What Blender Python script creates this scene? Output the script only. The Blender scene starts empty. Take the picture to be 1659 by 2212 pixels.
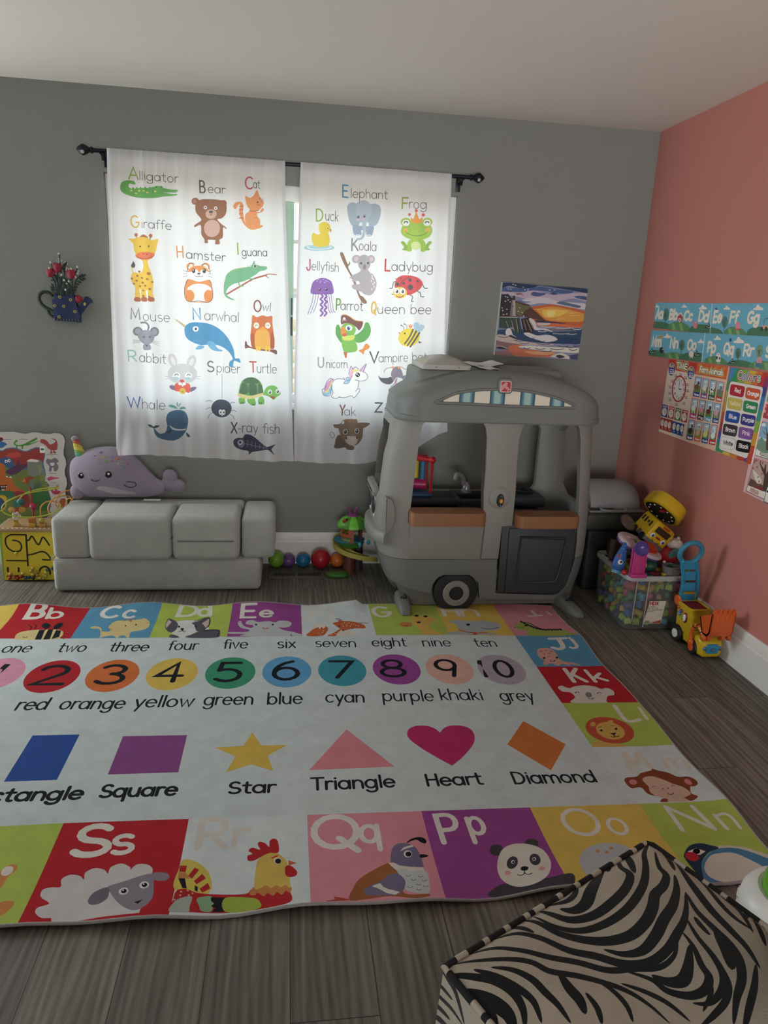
import bpy, bmesh, math, random, re
import numpy as np
from mathutils import Vector, Matrix, Quaternion
from mathutils.geometry import delaunay_2d_cdt
S = bpy.context.scene; C = S.collection
random.seed(7)
PI = math.pi
# ---------------------------------------------------------------- camera
cam_data = bpy.data.cameras.new('camera'); cam = bpy.data.objects.new('camera', cam_data); C.objects.link(cam)
cam_data.sensor_fit = 'HORIZONTAL'; cam_data.sensor_width = 36.0
cam_data.lens = 36.0 * 1533.2 / 1659.0
cam_data.clip_start = 0.05
YAW, PITCH, ROLL = 0.14135, 0.27273, 0.04444
f0 = Vector((math.sin(YAW), math.cos(YAW), 0)); r0 = Vector((math.cos(YAW), -math.sin(YAW), 0)); u0 = Vector((0, 0, 1))
fw = f0 * math.cos(PITCH) - u0 * math.sin(PITCH); up = u0 * math.cos(PITCH) + f0 * math.sin(PITCH)
rt = r0 * math.cos(ROLL) + up * math.sin(ROLL); up2 = up * math.cos(ROLL) - r0 * math.sin(ROLL)
m = Matrix((rt, up2, -fw)).transposed().to_4x4(); m.translation = Vector((-1.974, -3.990, 1.441))
cam.matrix_world = m
S.camera = cam
# ---------------------------------------------------------------- daylight and exposure
S.view_settings.view_transform = 'Standard'; S.view_settings.look = 'None'
S.view_settings.exposure = 0.0; S.view_settings.gamma = 1.0
S.view_settings.use_curve_mapping = False
world = bpy.data.worlds.new('World'); S.world = world; world.use_nodes = True
wn = world.node_tree.nodes; bg = wn['Background']
bg.inputs['Color'].default_value = (0.86, 0.94, 0.97, 1); bg.inputs['Strength'].default_value = 3.4
S.cycles.use_denoising = True
S.cycles.max_bounces = 10; S.cycles.diffuse_bounces = 6; S.cycles.transmission_bounces = 8; S.cycles.transparent_max_bounces = 16
S.cycles.sample_clamp_indirect = 6.0; S.cycles.caustics_reflective = False; S.cycles.caustics_refractive = False
def area(name, loc, target, sx, sy, power, col=(1, 1, 1)):
    l = bpy.data.lights.new(name, 'AREA'); l.shape = 'RECTANGLE'; l.size = sx; l.size_y = sy; l.energy = power; l.color = col
    o = bpy.data.objects.new(name, l); C.objects.link(o); o.location = loc
    o.rotation_euler = (Vector(target) - Vector(loc)).to_track_quat('-Z', 'Y').to_euler()
    return o
# daylight of the glass door further left in the back wall; unseen fill lamp added behind the camera, aimed at the ceiling
area('door_daylight', (-4.55, -0.06, 1.10), (-2.6, -3, 0.85), 1.7, 1.9, 125, (0.96, 1.0, 0.99))
area('rear_fill', (-1.5, -6.35, 0.9), (-0.3, -1.0, 2.44), 2.6, 1.2, 38, (1.0, 0.985, 0.96)).data.spread = math.radians(84)
sun = bpy.data.lights.new('sun', 'SUN'); sun.energy = 10; sun.angle = 0.01; sun.color = (1.0, 0.93, 0.82)
so = bpy.data.objects.new('sun', sun); C.objects.link(so); so.rotation_euler = Vector((0.25, 0.55, -1)).to_track_quat('-Z', 'Y').to_euler()
# ---------------------------------------------------------------- helpers
def lin(h):
    if not isinstance(h, str): return tuple(h) + (1,) if len(h) == 3 else tuple(h)
    v = [int(h[i:i+2], 16) / 255 for i in (0, 2, 4)]
    return tuple(x / 12.92 if x <= 0.04045 else ((x + 0.055) / 1.055) ** 2.4 for x in v) + (1,)
MATS = {}
def mat(name, col=None, rough=0.5, spec=0.4, bump=0.0, bscale=60, var=0.0, vscale=8, metal=0.0, attr=False, stretch=None, trans=0.0, sheen=0.0, coat=0.0):
    if name in MATS: return MATS[name]
    mt = bpy.data.materials.new(name); mt.use_nodes = True; MATS[name] = mt
    nt = mt.node_tree; b = nt.nodes['Principled BSDF']
    b.inputs['Roughness'].default_value = rough; b.inputs['Specular IOR Level'].default_value = spec; b.inputs['Metallic'].default_value = metal
    if sheen: b.inputs['Sheen Weight'].default_value = sheen
    if coat: b.inputs['Coat Weight'].default_value = coat
    src = None
    if attr:
        a = nt.nodes.new('ShaderNodeAttribute'); a.attribute_name = 'Col'; src = a.outputs['Color']
    else: b.inputs['Base Color'].default_value = lin(col)
    tc = nt.nodes.new('ShaderNodeTexCoord'); co = tc.outputs['Object']
    if stretch:
        mp = nt.nodes.new('ShaderNodeMapping'); mp.inputs['Scale'].default_value = stretch; nt.links.new(co, mp.inputs['Vector']); co = mp.outputs['Vector']
    if var:
        n = nt.nodes.new('ShaderNodeTexNoise'); n.inputs['Scale'].default_value = vscale; n.inputs['Detail'].default_value = 6; n.inputs['Roughness'].default_value = 0.65
        nt.links.new(co, n.inputs['Vector'])
        r = nt.nodes.new('ShaderNodeMapRange'); r.inputs['From Min'].default_value = 0.3; r.inputs['From Max'].default_value = 0.7
        r.inputs['To Min'].default_value = 1 - var; r.inputs['To Max'].default_value = 1 + var * 0.6
        nt.links.new(n.outputs['Fac'], r.inputs['Value'])
        mx = nt.nodes.new('ShaderNodeMix'); mx.data_type = 'RGBA'; mx.blend_type = 'MULTIPLY'; mx.inputs['Factor'].default_value = 1
        if src: nt.links.new(src, mx.inputs['A'])
        else: mx.inputs['A'].default_value = lin(col)
        nt.links.new(r.outputs['Result'], mx.inputs['B']); src = mx.outputs['Result']
    if src: nt.links.new(src, b.inputs['Base Color'])
    if bump:
        n2 = nt.nodes.new('ShaderNodeTexNoise'); n2.inputs['Scale'].default_value = bscale; n2.inputs['Detail'].default_value = 4
        nt.links.new(co, n2.inputs['Vector'])
        bp = nt.nodes.new('ShaderNodeBump'); bp.inputs['Strength'].default_value = bump; bp.inputs['Distance'].default_value = 0.004
        nt.links.new(n2.outputs['Fac'], bp.inputs['Height']); nt.links.new(bp.outputs['Normal'], b.inputs['Normal'])
    if trans:
        out = nt.nodes['Material Output']; t = nt.nodes.new('ShaderNodeBsdfTranslucent'); ms = nt.nodes.new('ShaderNodeMixShader'); ms.inputs[0].default_value = trans
        if src: nt.links.new(src, t.inputs['Color'])
        else: t.inputs['Color'].default_value = lin(col)
        nt.links.new(b.outputs[0], ms.inputs[1]); nt.links.new(t.outputs[0], ms.inputs[2]); nt.links.new(ms.outputs[0], out.inputs['Surface'])
    return mt
def plastic(h, rough=0.38): return mat('plastic_' + h + ('' if rough == 0.38 else '_%d' % (rough * 100)), h, rough=rough, spec=0.45)
def clear(name, col, alpha_mix=0.75, rough=0.12):
    if name in MATS: return MATS[name]
    mt = bpy.data.materials.new(name); mt.use_nodes = True; MATS[name] = mt; nt = mt.node_tree
    b = nt.nodes['Principled BSDF']; b.inputs['Base Color'].default_value = lin(col); b.inputs['Roughness'].default_value = rough
    t = nt.nodes.new('ShaderNodeBsdfTransparent'); ms = nt.nodes.new('ShaderNodeMixShader'); ms.inputs[0].default_value = alpha_mix
    t.inputs['Color'].default_value = (0.96, 0.98, 0.98, 1)
    nt.links.new(b.outputs[0], ms.inputs[1]); nt.links.new(t.outputs[0], ms.inputs[2]); nt.links.new(ms.outputs[0], nt.nodes['Material Output'].inputs['Surface'])
    return mt
def link(name, me, mt, parent=None, angle=35):
    for p in me.polygons: p.use_smooth = True
    if angle is not None and len(me.polygons): me.set_sharp_from_angle(angle=math.radians(angle))
    o = bpy.data.objects.new(name, me); C.objects.link(o)
    if mt is not None and not me.materials: me.materials.append(mt)
    if parent is not None: o.parent = parent
    return o
def tag(o, label=None, cat=None, group=None, kind=None):
    if label: o['label'] = label
    if cat: o['category'] = cat
    if group: o['group'] = group
    if kind: o['kind'] = kind
    return o
def thing(name, label, cat, loc=(0, 0, 0), group=None):
    o = bpy.data.objects.new(name, None); C.objects.link(o); o.location = loc; o.empty_display_size = 0.05
    return tag(o, label, cat, group)
def P3(u, v, w, pl):
    return Vector((u, v, w)) if pl == 'xy' else Vector((u, w, v)) if pl == 'xz' else Vector((w, u, v))
class B:
    """collects shapes into one mesh; coordinates are world unless an origin is given"""
    def __init__(s, org=(0, 0, 0)): s.bm = bmesh.new(); s.o = Vector(org); s.X = None
    def _v(s, p):
        p = Vector(p)
        if s.X is not None: p = s.X @ p
        return s.bm.verts.new(p - s.o)
    def face(s, pts):
        return s.bm.faces.new([s._v(p) for p in pts])
    def loft(s, rings, cap=True, closed=True, wrap=False):
        vs = [[s._v(p) for p in r] for r in rings]; n = len(vs[0]); k = len(vs)
        fs = []
        for i in range(k if wrap else k - 1):
            a, b = vs[i], vs[(i + 1) % k]
            for j in range(n if closed else n - 1):
                try: fs.append(s.bm.faces.new((a[j], a[(j + 1) % n], b[(j + 1) % n], b[j])))
                except ValueError: pass
        if cap and not wrap:
            for r in (vs[0][::-1], vs[-1]):
                try: fs.append(s.bm.faces.new(r))
                except ValueError: pass
        return fs
    def box(s, x0, x1, y0, y1, z0, z1, bev=0.0, seg=3, rot=None):
        c = Vector(((x0 + x1) / 2, (y0 + y1) / 2, (z0 + z1) / 2)); h = Vector((abs(x1 - x0) / 2, abs(y1 - y0) / 2, abs(z1 - z0) / 2))
        q = []
        for dz in (-1, 1):
            q.append([Vector((dx * h.x, dy * h.y, dz * h.z)) for dx, dy in ((-1, -1), (1, -1), (1, 1), (-1, 1))])
        t = bmesh.new(); vs = [[t.verts.new(p) for p in r] for r in q]
        t.faces.new(vs[0][::-1]); t.faces.new(vs[1])
        for j in range(4): t.faces.new((vs[0][j], vs[0][(j + 1) % 4], vs[1][(j + 1) % 4], vs[1][j]))
        if bev: bmesh.ops.bevel(t, geom=t.edges[:], offset=min(bev, h.x * .98, h.y * .98, h.z * .98), segments=seg, profile=0.5, affect='EDGES')
        return s._merge(t, Matrix.Translation(c) @ (rot.to_4x4() if rot else Matrix()))
    def _merge(s, t, M=None):
        mp = {}
        for v in t.verts: mp[v] = s._v(M @ v.co if M else v.co)
        for f in t.faces: s.bm.faces.new([mp[v] for v in f.verts])
        t.free(); return s
    def prism(s, poly, w0, w1, pl='xz', bev=0.0, seg=2):
        t = bmesh.new(); a = [t.verts.new(P3(u, v, w0, pl)) for u, v in poly]; b = [t.verts.new(P3(u, v, w1, pl)) for u, v in poly]
        n = len(poly); t.faces.new(a); f2 = t.faces.new(b[::-1])
        for j in range(n): t.faces.new((a[j], b[j], b[(j + 1) % n], a[(j + 1) % n]))
        bmesh.ops.recalc_face_normals(t, faces=t.faces[:])
        if bev:
            ed = [e for e in t.edges if all(len(f.verts) == n for f in e.link_faces if len(f.verts) > 4) and any(len(f.verts) == n for f in e.link_faces)]
            bmesh.ops.bevel(t, geom=ed, offset=bev, segments=seg, profile=0.5, affect='EDGES')
        return s._merge(t)
    def cyl(s, p0, p1, r0, r1=None, n=20, cap=True):
        p0, p1 = Vector(p0), Vector(p1); r1 = r0 if r1 is None else r1
        d = (p1 - p0).normalized(); a = d.orthogonal().normalized(); b = d.cross(a)
        R = lambda p, r: [p + (a * math.cos(2 * PI * i / n) + b * math.sin(2 * PI * i / n)) * r for i in range(n)]
        s.loft([R(p0, r0), R(p1, r1)], cap); return s
    def tube(s, pts, r, n=8, closed=False, smooth=0):
        pts = [Vector(p) for p in pts]
        if smooth: pts = [Vector(p) for p in spline(pts, smooth, closed)]
        k = len(pts); rings = []; a = None
        for i in range(k):
            q0 = pts[i - 1] if (i or closed) else pts[i]; q1 = pts[(i + 1) % k] if (i < k - 1 or closed) else pts[i]
            d = (q1 - q0).normalized()
            a = d.orthogonal().normalized() if a is None else (a - d * a.dot(d)).normalized()
            b = d.cross(a); rr = r[i * (len(r) - 1) // max(1, k - 1)] if isinstance(r, (list, tuple)) else r
            rings.append([pts[i] + (a * math.cos(2 * PI * j / n) + b * math.sin(2 * PI * j / n)) * rr for j in range(n)])
        s.loft(rings, True, True, closed); return s
    def lathe(s, prof, c=(0, 0, 0), n=28, axis=(0, 0, 1)):
        q = Vector((0, 0, 1)).rotation_difference(Vector(axis).normalized()); c = Vector(c)
        s.loft([[c + q @ Vector((r * math.cos(2 * PI * i / n), r * math.sin(2 * PI * i / n), z)) for i in range(n)] for r, z in prof], True); return s
    def ell(s, c, r, n=18, rot=None):
        c = Vector(c); r = (r, r, r) if not isinstance(r, (tuple, list)) else r; rings = []
        for i in range(1, n // 2 + 1 if n % 2 else n // 2):
            t = PI * i / (n // 2); rings.append([(rot @ q if rot else q) + c for q in [Vector((r[0] * math.sin(t) * math.cos(2 * PI * j / n), r[1] * math.sin(t) * math.sin(2 * PI * j / n), -r[2] * math.cos(t))) for j in range(n)]])
        vs = [[s._v(p) for p in g] for g in rings]
        q0, q1 = Vector((0, 0, -r[2])), Vector((0, 0, r[2]))
        b0 = s._v((rot @ q0 if rot else q0) + c); b1 = s._v((rot @ q1 if rot else q1) + c)
        for a, b in zip(vs, vs[1:]):
            for j in range(n): s.bm.faces.new((a[j], a[(j + 1) % n], b[(j + 1) % n], b[j]))
        for j in range(n):
            s.bm.faces.new((b0, vs[0][(j + 1) % n], vs[0][j])); s.bm.faces.new((b1, vs[-1][j], vs[-1][(j + 1) % n]))
        return s
    def disc(s, c, nrm, r, thick=0.002, n=20, ry=None, upv=None):
        c = Vector(c); d = Vector(nrm).normalized(); a = (Vector(upv) - d * Vector(upv).dot(d)).normalized() if upv else d.orthogonal().normalized(); b = d.cross(a); ry = r if ry is None else ry
        s.loft([[c + d * w + a * ry * k * math.cos(2 * PI * i / n) + b * r * k * math.sin(2 * PI * i / n) for i in range(n)] for w, k in ((0, 1), (thick * .6, .97), (thick, .8))]); return s
    def done(s, name, mt, parent=None, angle=35, sub=0):
        bmesh.ops.recalc_face_normals(s.bm, faces=s.bm.faces[:])
        if sub: bmesh.ops.subdivide_edges(s.bm, edges=s.bm.edges[:], cuts=sub, use_grid_fill=True, smooth=0.0)
        me = bpy.data.meshes.new(name); s.bm.to_mesh(me); s.bm.free()
        o = link(name, me, mt, None, angle); o.location = s.o
        if parent is not None:
            o.parent = parent; o.matrix_parent_inverse = parent.matrix_basis.inverted()
        return o
def spline(p, k=6, closed=False):
    n = len(p); out = []
    for i in range(n if closed else n - 1):
        a, b, c, d = [p[(i + j) % n] if closed else p[min(max(i + j, 0), n - 1)] for j in (-1, 0, 1, 2)]
        for t in range(k):
            t /= k; t2, t3 = t * t, t * t * t
            w = (-.5 * t3 + t2 - .5 * t, 1.5 * t3 - 2.5 * t2 + 1, -1.5 * t3 + 2 * t2 + .5 * t, .5 * t3 - .5 * t2)
            out.append(tuple(sum(w[q] * v[m] for q, v in enumerate((a, b, c, d))) for m in range(len(b))))
    if not closed: out.append(tuple(p[-1]))
    return out
def rrect(x0, x1, y0, y1, r, k=5):
    out = []
    for cx, cy, a in ((x1 - r, y0 + r, -90), (x1 - r, y1 - r, 0), (x0 + r, y1 - r, 90), (x0 + r, y0 + r, 180)):
        for i in range(k + 1):
            t = math.radians(a + 90 * i / k); out.append((cx + r * math.cos(t), cy + r * math.sin(t)))
    return out
# ---------------------------------------------------------------- flat printed artwork: planar arrangement of coloured shapes
GLY = {'a':(38,'a16,17,16,17,0,360 l33,34,33,0'),'b':(38,'l2,52,2,0 a18,17,16,17,0,360'),'c':(33,'a17,17,16,17,45,315'),'d':(38,'a16,17,16,17,0,360 l33,52,33,0'),'e':(36,'l1,18,33,18 a17,17,16,17,0,318'),'f':(22,'a19,41,10,11,50,180 l9,41,9,0 l0,33,19,33'),'g':(38,'a16,17,16,17,0,360 l33,34,33,-5 a17,-5,16,12,200,360'),'h':(35,'l2,52,2,0 a16,19,14,15,0,180 l30,19,30,0'),'i':(9,'l4,34,4,0 d4,46'),'j':(15,'l10,34,10,-8 a1,-8,9,9,270,360 d10,46'),'k':(29,'l2,52,2,0 l24,33,3,13 l10,19,26,0'),'l':(9,'l4,52,4,0'),'m':(54,'l2,34,2,0 a14,20,12,14,0,180 l26,20,26,0 a38,20,12,14,0,180 l50,20,50,0'),'n':(35,'l2,34,2,0 a16,19,14,15,0,180 l30,19,30,0'),'o':(37,'a17,17,16,17,0,360'),'p':(38,'l2,34,2,-17 a18,17,16,17,0,360'),'q':(38,'a16,17,16,17,0,360 l33,34,33,-17'),'r':(22,'l2,34,2,0 a15,20,13,14,60,180'),'s':(29,'a14,26,11,9,40,270 a14,9,12,9,90,-140'),'t':(25,'l10,48,10,8 a19,8,9,8,180,290 l0,34,22,34'),'u':(36,'l2,34,2,15 a16,15,14,15,180,360 l30,34,30,0'),'v':(31,'l1,34,15,0,29,34'),'w':(48,'l1,34,12,0,23,30,34,0,45,34'),'x':(32,'l2,34,28,0 l28,34,2,0'),'y':(32,'l1,34,16,2 l30,34,10,-17'),'z':(31,'l2,34,28,34,2,0,28,0'),
'A':(43,'l2,0,21,50,40,0 l9,17,33,17'),'B':(38,'l18,50,4,50,4,0,20,0 a18,38,12,12,90,-90 l18,26,4,26 a20,13,14,13,90,-90'),'C':(46,'a26,25,23,25,48,312'),'D':(44,'l16,50,4,50,4,0,16,0 a16,25,24,25,90,-90'),'E':(36,'l32,50,4,50,4,0,32,0 l4,26,28,26'),'F':(33,'l32,50,4,50,4,0 l4,26,28,26'),'G':(52,'a26,25,23,25,48,352 l49,22,30,22'),'H':(41,'l4,0,4,50 l36,0,36,50 l4,26,36,26'),'I':(9,'l4,50,4,0'),'J':(28,'l24,50,24,14 a13,14,11,13,180,360'),'K':(37,'l4,0,4,50 l32,50,5,20 l13,28,34,0'),'L':(32,'l4,50,4,0,30,0'),'M':(48,'l4,0,8,50,24,8,40,50,44,0'),'N':(43,'l4,0,4,50,38,0,38,50'),'O':(52,'a26,25,24,25,0,360'),'P':(36,'l4,0,4,50,20,50 a20,36,14,14,90,-90 l20,22,4,22'),'Q':(54,'a26,25,24,25,0,360 l30,14,50,-6'),'R':(38,'l4,0,4,50,20,50 a20,36,14,14,90,-90 l20,22,4,22 l18,22,36,0'),'S':(38,'a19,37,14,13,35,270 a19,12,16,12,90,-150'),'T':(39,'l0,50,38,50 l19,50,19,0'),'U':(41,'l4,50,4,17 a20,17,16,17,180,360 l36,50,36,17'),'V':(41,'l1,50,20,0,39,50'),'W':(57,'l1,50,14,0,28,46,42,0,55,50'),'X':(39,'l2,0,36,50 l2,50,36,0'),'Y':(39,'l2,50,19,24,36,50 l19,24,19,0'),'Z':(37,'l2,50,34,50,2,0,34,0'),
'0':(38,'a18,25,15,25,0,360'),'1':(26,'l6,40,18,50,18,0'),'2':(38,'a18,36,14,14,165,-40 l29,27,3,0,35,0'),'3':(36,'a17,38,12,12,150,-90 a17,13,14,13,90,-150'),'4':(41,'l28,0,28,50,2,15,38,15'),'5':(37,'l32,50,10,50,8,29 a18,16,16,16,130,-140'),'6':(37,'a18,16,15,16,0,360 a34,18,31,33,105,180'),'7':(37,'l2,50,34,50,12,0'),'8':(36,'a18,38,12,12,0,360 a18,13,15,13,0,360'),'9':(37,'a18,34,15,16,0,360 l33,34,26,0'),'-':(22,'l2,18,18,18'),'.':(8,'d2,1'),' ':(22,'')}
def strokes(txt):
    x = 0; out = []
    for ch in txt:
        w, d = GLY[ch]
        for t in d.split():
            v = [float(q) for q in t[1:].split(',')]
            if t[0] == 'l': out.append([(x + v[i], v[i + 1]) for i in range(0, len(v), 2)])
            elif t[0] == 'd': out.append([(x + v[0], v[1])])
            else:
                n = max(4, int(abs(v[5] - v[4]) / 24)); out.append([(x + v[0] + v[2] * math.cos(math.radians(v[4] + (v[5] - v[4]) * i / n)), v[1] + v[3] * math.sin(math.radians(v[4] + (v[5] - v[4]) * i / n))) for i in range(n + 1)])
        x += w + 5
    return out, x - 5
def ribbon(p, w, taper=False):
    """quads along a polyline (mitred), with rounded ends"""
    h = w / 2; q = [p[0]]
    for a in p[1:]:
        if math.hypot(a[0] - q[-1][0], a[1] - q[-1][1]) > w * 0.02: q.append(a)
    out = []; c8 = lambda c, r: [(c[0] + r * math.cos(PI * i / 4 + .39), c[1] + r * math.sin(PI * i / 4 + .39)) for i in range(8)]
    if len(q) < 2: return [c8(q[0], h * 1.15)]
    cl = len(q) > 3 and math.hypot(q[0][0] - q[-1][0], q[0][1] - q[-1][1]) < w * .3
    if cl: q = q[:-1]
    n = len(q); L, R = [], []
    for i in range(n):
        a = q[i - 1] if (i or cl) else None; b = q[(i + 1) % n] if (i < n - 1 or cl) else None
        d = []
        for s, e in ((a, q[i]), (q[i], b)):
            if s and e:
                l = math.hypot(e[0] - s[0], e[1] - s[1]) or 1; d.append(((e[0] - s[0]) / l, (e[1] - s[1]) / l))
        if len(d) == 2:
            nx, ny = -(d[0][1] + d[1][1]), d[0][0] + d[1][0]; l = math.hypot(nx, ny)
            if l < 0.25: nx, ny, k = -d[0][1], d[0][0], 1
            else: nx, ny = nx / l, ny / l; k = min(2.0, 2 / l)
        else: nx, ny, k = -d[0][1], d[0][0], 1
        hh = h * k
        if taper: hh *= max(.06, min(1, math.sin(PI * min(1, max(0, (i / (n - 1))))) ** .55))
        L.append((q[i][0] + nx * hh, q[i][1] + ny * hh)); R.append((q[i][0] - nx * hh, q[i][1] - ny * hh))
    for i in range(n if cl else n - 1):
        j = (i + 1) % n; out.append([R[i], R[j], L[j], L[i]])
    if not cl and not taper: out += [c8(q[0], h), c8(q[-1], h)]
    return out
def area2(p): return sum(p[i - 1][0] * p[i][1] - p[i][0] * p[i - 1][1] for i in range(len(p)))
def nums(s):
    v = [int(x) for x in re.findall(r'[+-]\d+', s)]; x = y = 0; out = []
    for i in range(0, len(v), 2): x += v[i]; y += v[i + 1]; out.append((x, y))
    return out
def art_shapes(text, k=0.0005):
    """decodes the artwork lines into (colour, polygons in metres)"""
    res = []
    for ln in text.strip().splitlines():
        kind, head, body = ln.split(' ', 2); hd = head.split(','); col = hd[0]
        if kind == 'T':
            a, txt = body.split(' ', 1); (x0, y0), (x1, y1) = nums(a); st, w = strokes(txt)
            dx, dy = x1 - x0, y1 - y0; l = math.hypot(dx, dy); dx, dy = dx / l, dy / l; sx = l / max(w, 9) if len(txt) > 1 or txt not in 'Il1' else 1; sy = int(hd[2]) / 50
            if len(txt) == 1 and txt in 'Il': sx = sy
            for s in st:
                pts = [(x0 + dx * u * sx - dy * v * sy, y0 + dy * u * sx + dx * v * sy) for u, v in s]
                res.append((col, ribbon(pts, int(hd[1]))))
        else:
            p = nums(body)
            if kind == 'S': res.append((col, [spline(p, 5, True)]))
            elif kind == 'P': res.append((col, [p]))
            elif kind in 'Ll': res.append((col, ribbon(spline(p, 5) if kind == 'L' and len(p) > 2 else p, int(hd[1]))))
            elif kind == 'Z': res.append((col, ribbon(spline(p, 6), int(hd[1]), True)))
    return [(c, [[(x * k, y * k) for x, y in q] for q in ps]) for c, ps in res]
def art(name, outline, base, shapes, fmap, mt, parent=None, gu=None, gv=None, depth=None, extra=None, fade=0.0, tone=None):
    """one mesh: outline filled with base, shapes painted over it in order; fmap(u, v, d) gives the 3D point; depth adds a solid back and rim"""
    V, E, F, cols = [], [], [], []
    def add(poly, c):
        q = []
        for x, y in poly:
            if not q or abs(x - q[-1][0]) + abs(y - q[-1][1]) > 2e-5: q.append((x, y))
        if len(q) > 2 and abs(q[0][0] - q[-1][0]) + abs(q[0][1] - q[-1][1]) < 2e-5: q.pop()
        if len(q) < 3 or abs(area2(q)) < 1e-9: return
        if area2(q) < 0: q.reverse()
        i = len(V); V.extend(Vector(p) for p in q); F.append(list(range(i, i + len(q)))); cols.append(c)
    add(outline, base)
    for c, ps in shapes:
        for p in ps: add(p, c)
    us = [p[0] for p in outline]; vs = [p[1] for p in outline]; u0_, u1_, v0_, v1_ = min(us) - .001, max(us) + .001, min(vs) - .001, max(vs) + .001
    def gl(a, b):
        i = len(V); V.append(Vector(a)); V.append(Vector(b)); E.append((i, i + 1))
    if gu:
        k = math.ceil(u0_ / gu)
        while k * gu < u1_: gl((k * gu, v0_), (k * gu, v1_)); k += 1
    if gv:
        k = math.ceil(v0_ / gv)
        while k * gv < v1_: gl((u0_, k * gv), (u1_, k * gv)); k += 1
    rv, re_, rf, ov, oe, of = delaunay_2d_cdt(V, E, F, 0, 1e-6, True)
    faces = [f for f, o in zip(rf, of) if o]
    # colour of each triangle: the last painted polygon that holds its centre
    P = np.array([tuple(v) for v in rv]); cen = P[np.array(faces)].mean(axis=1); top = np.full(len(faces), -1)
    Vn = np.array([tuple(v) for v in V])
    for k, f in enumerate(F):
        q = Vn[f]; lo, hi = q.min(0), q.max(0)
        sel = np.nonzero((cen[:, 0] > lo[0]) & (cen[:, 0] < hi[0]) & (cen[:, 1] > lo[1]) & (cen[:, 1] < hi[1]))[0]
        if not len(sel): continue
        x, y = cen[sel, 0], cen[sel, 1]; ins = np.zeros(len(sel), bool)
        for i in range(len(q)):
            (ax, ay), (bx, by) = q[i - 1], q[i]
            if ay == by: continue
            ins ^= ((ay > y) != (by > y)) & (x < (bx - ax) * (y - ay) / (by - ay) + ax)
        if k: ins &= top[sel] >= 0
        top[sel[ins]] = k
    fc = [cols[t] for t in top if t >= 0]; faces = [f for f, t in zip(faces, top) if t >= 0]
    used = sorted({i for f in faces for i in f}); ix = {v: i for i, v in enumerate(used)}
    pts = [fmap(rv[i][0], rv[i][1], 0.0) for i in used]; F2 = [[ix[i] for i in f] for f in faces]
    cnt = {}
    for f in F2:
        for a, b in zip(f, f[1:] + f[:1]): cnt[(a, b)] = 1
    rim = [(a, b) for a, b in cnt if (b, a) not in cnt]
    if depth:
        nb = {}
        for a, b in rim:
            for i in (a, b):
                if i not in nb: nb[i] = len(pts); pts.append(fmap(rv[used[i]][0], rv[used[i]][1], depth))
        for a, b in rim: F2.append([b, a, nb[a], nb[b]]); fc.append(extra or base)
        if depth and len(outline) < 200:
            # closed back face
            nxt = dict(rim); st = rim[0][0]; lp = [st]; w = nxt[st]
            while w != st and len(lp) < len(rim) + 2: lp.append(w); w = nxt[w]
            F2.append([nb[i] for i in reversed(lp)]); fc.append(extra or base)
    me = bpy.data.meshes.new(name); me.from_pydata([tuple(p) for p in pts], [], F2); me.update()
    ca = me.color_attributes.new('Col', 'FLOAT_COLOR', 'CORNER'); buf = []
    cache = {}; toned = set()
    for p, c in zip(me.polygons, fc):
        if c not in cache: cache[c] = tuple(x + (0.92 - x) * fade for x in lin(c)[:3]) + (1,)
        if tone and len(cache[c]) == 4 and c not in toned: g_ = sum(cache[c][:3]) / 3; cache[c] = tuple((x + (g_ - x) * tone[1]) * tone[0] for x in cache[c][:3]) + (1,); toned.add(c)
        buf.extend(cache[c] * p.loop_total)
    ca.data.foreach_set('color', buf)
    o = link(name, me, mt, None, 40)
    if parent is not None: o.parent = parent; o.matrix_parent_inverse = parent.matrix_basis.inverted()
    return o
def outline(s): return [(int(a.split(',')[0]) * .0005, int(a.split(',')[1]) * .0005) for a in s.split()]
def bake(o):
    """applies an object's modifiers"""
    dg = bpy.context.evaluated_depsgraph_get(); me = bpy.data.meshes.new_from_object(o.evaluated_get(dg)); old = o.data; o.modifiers.clear(); o.data = me; bpy.data.meshes.remove(old)
    for p in me.polygons: p.use_smooth = True
    me.set_sharp_from_angle(angle=math.radians(35))
def cut(o, cutters):
    for c in cutters:
        md = o.modifiers.new('cut', 'BOOLEAN'); md.operation = 'DIFFERENCE'; md.object = c; md.solver = 'EXACT'
    bake(o)
    for c in cutters: me = c.data; bpy.data.objects.remove(c); bpy.data.meshes.remove(me)
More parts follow.
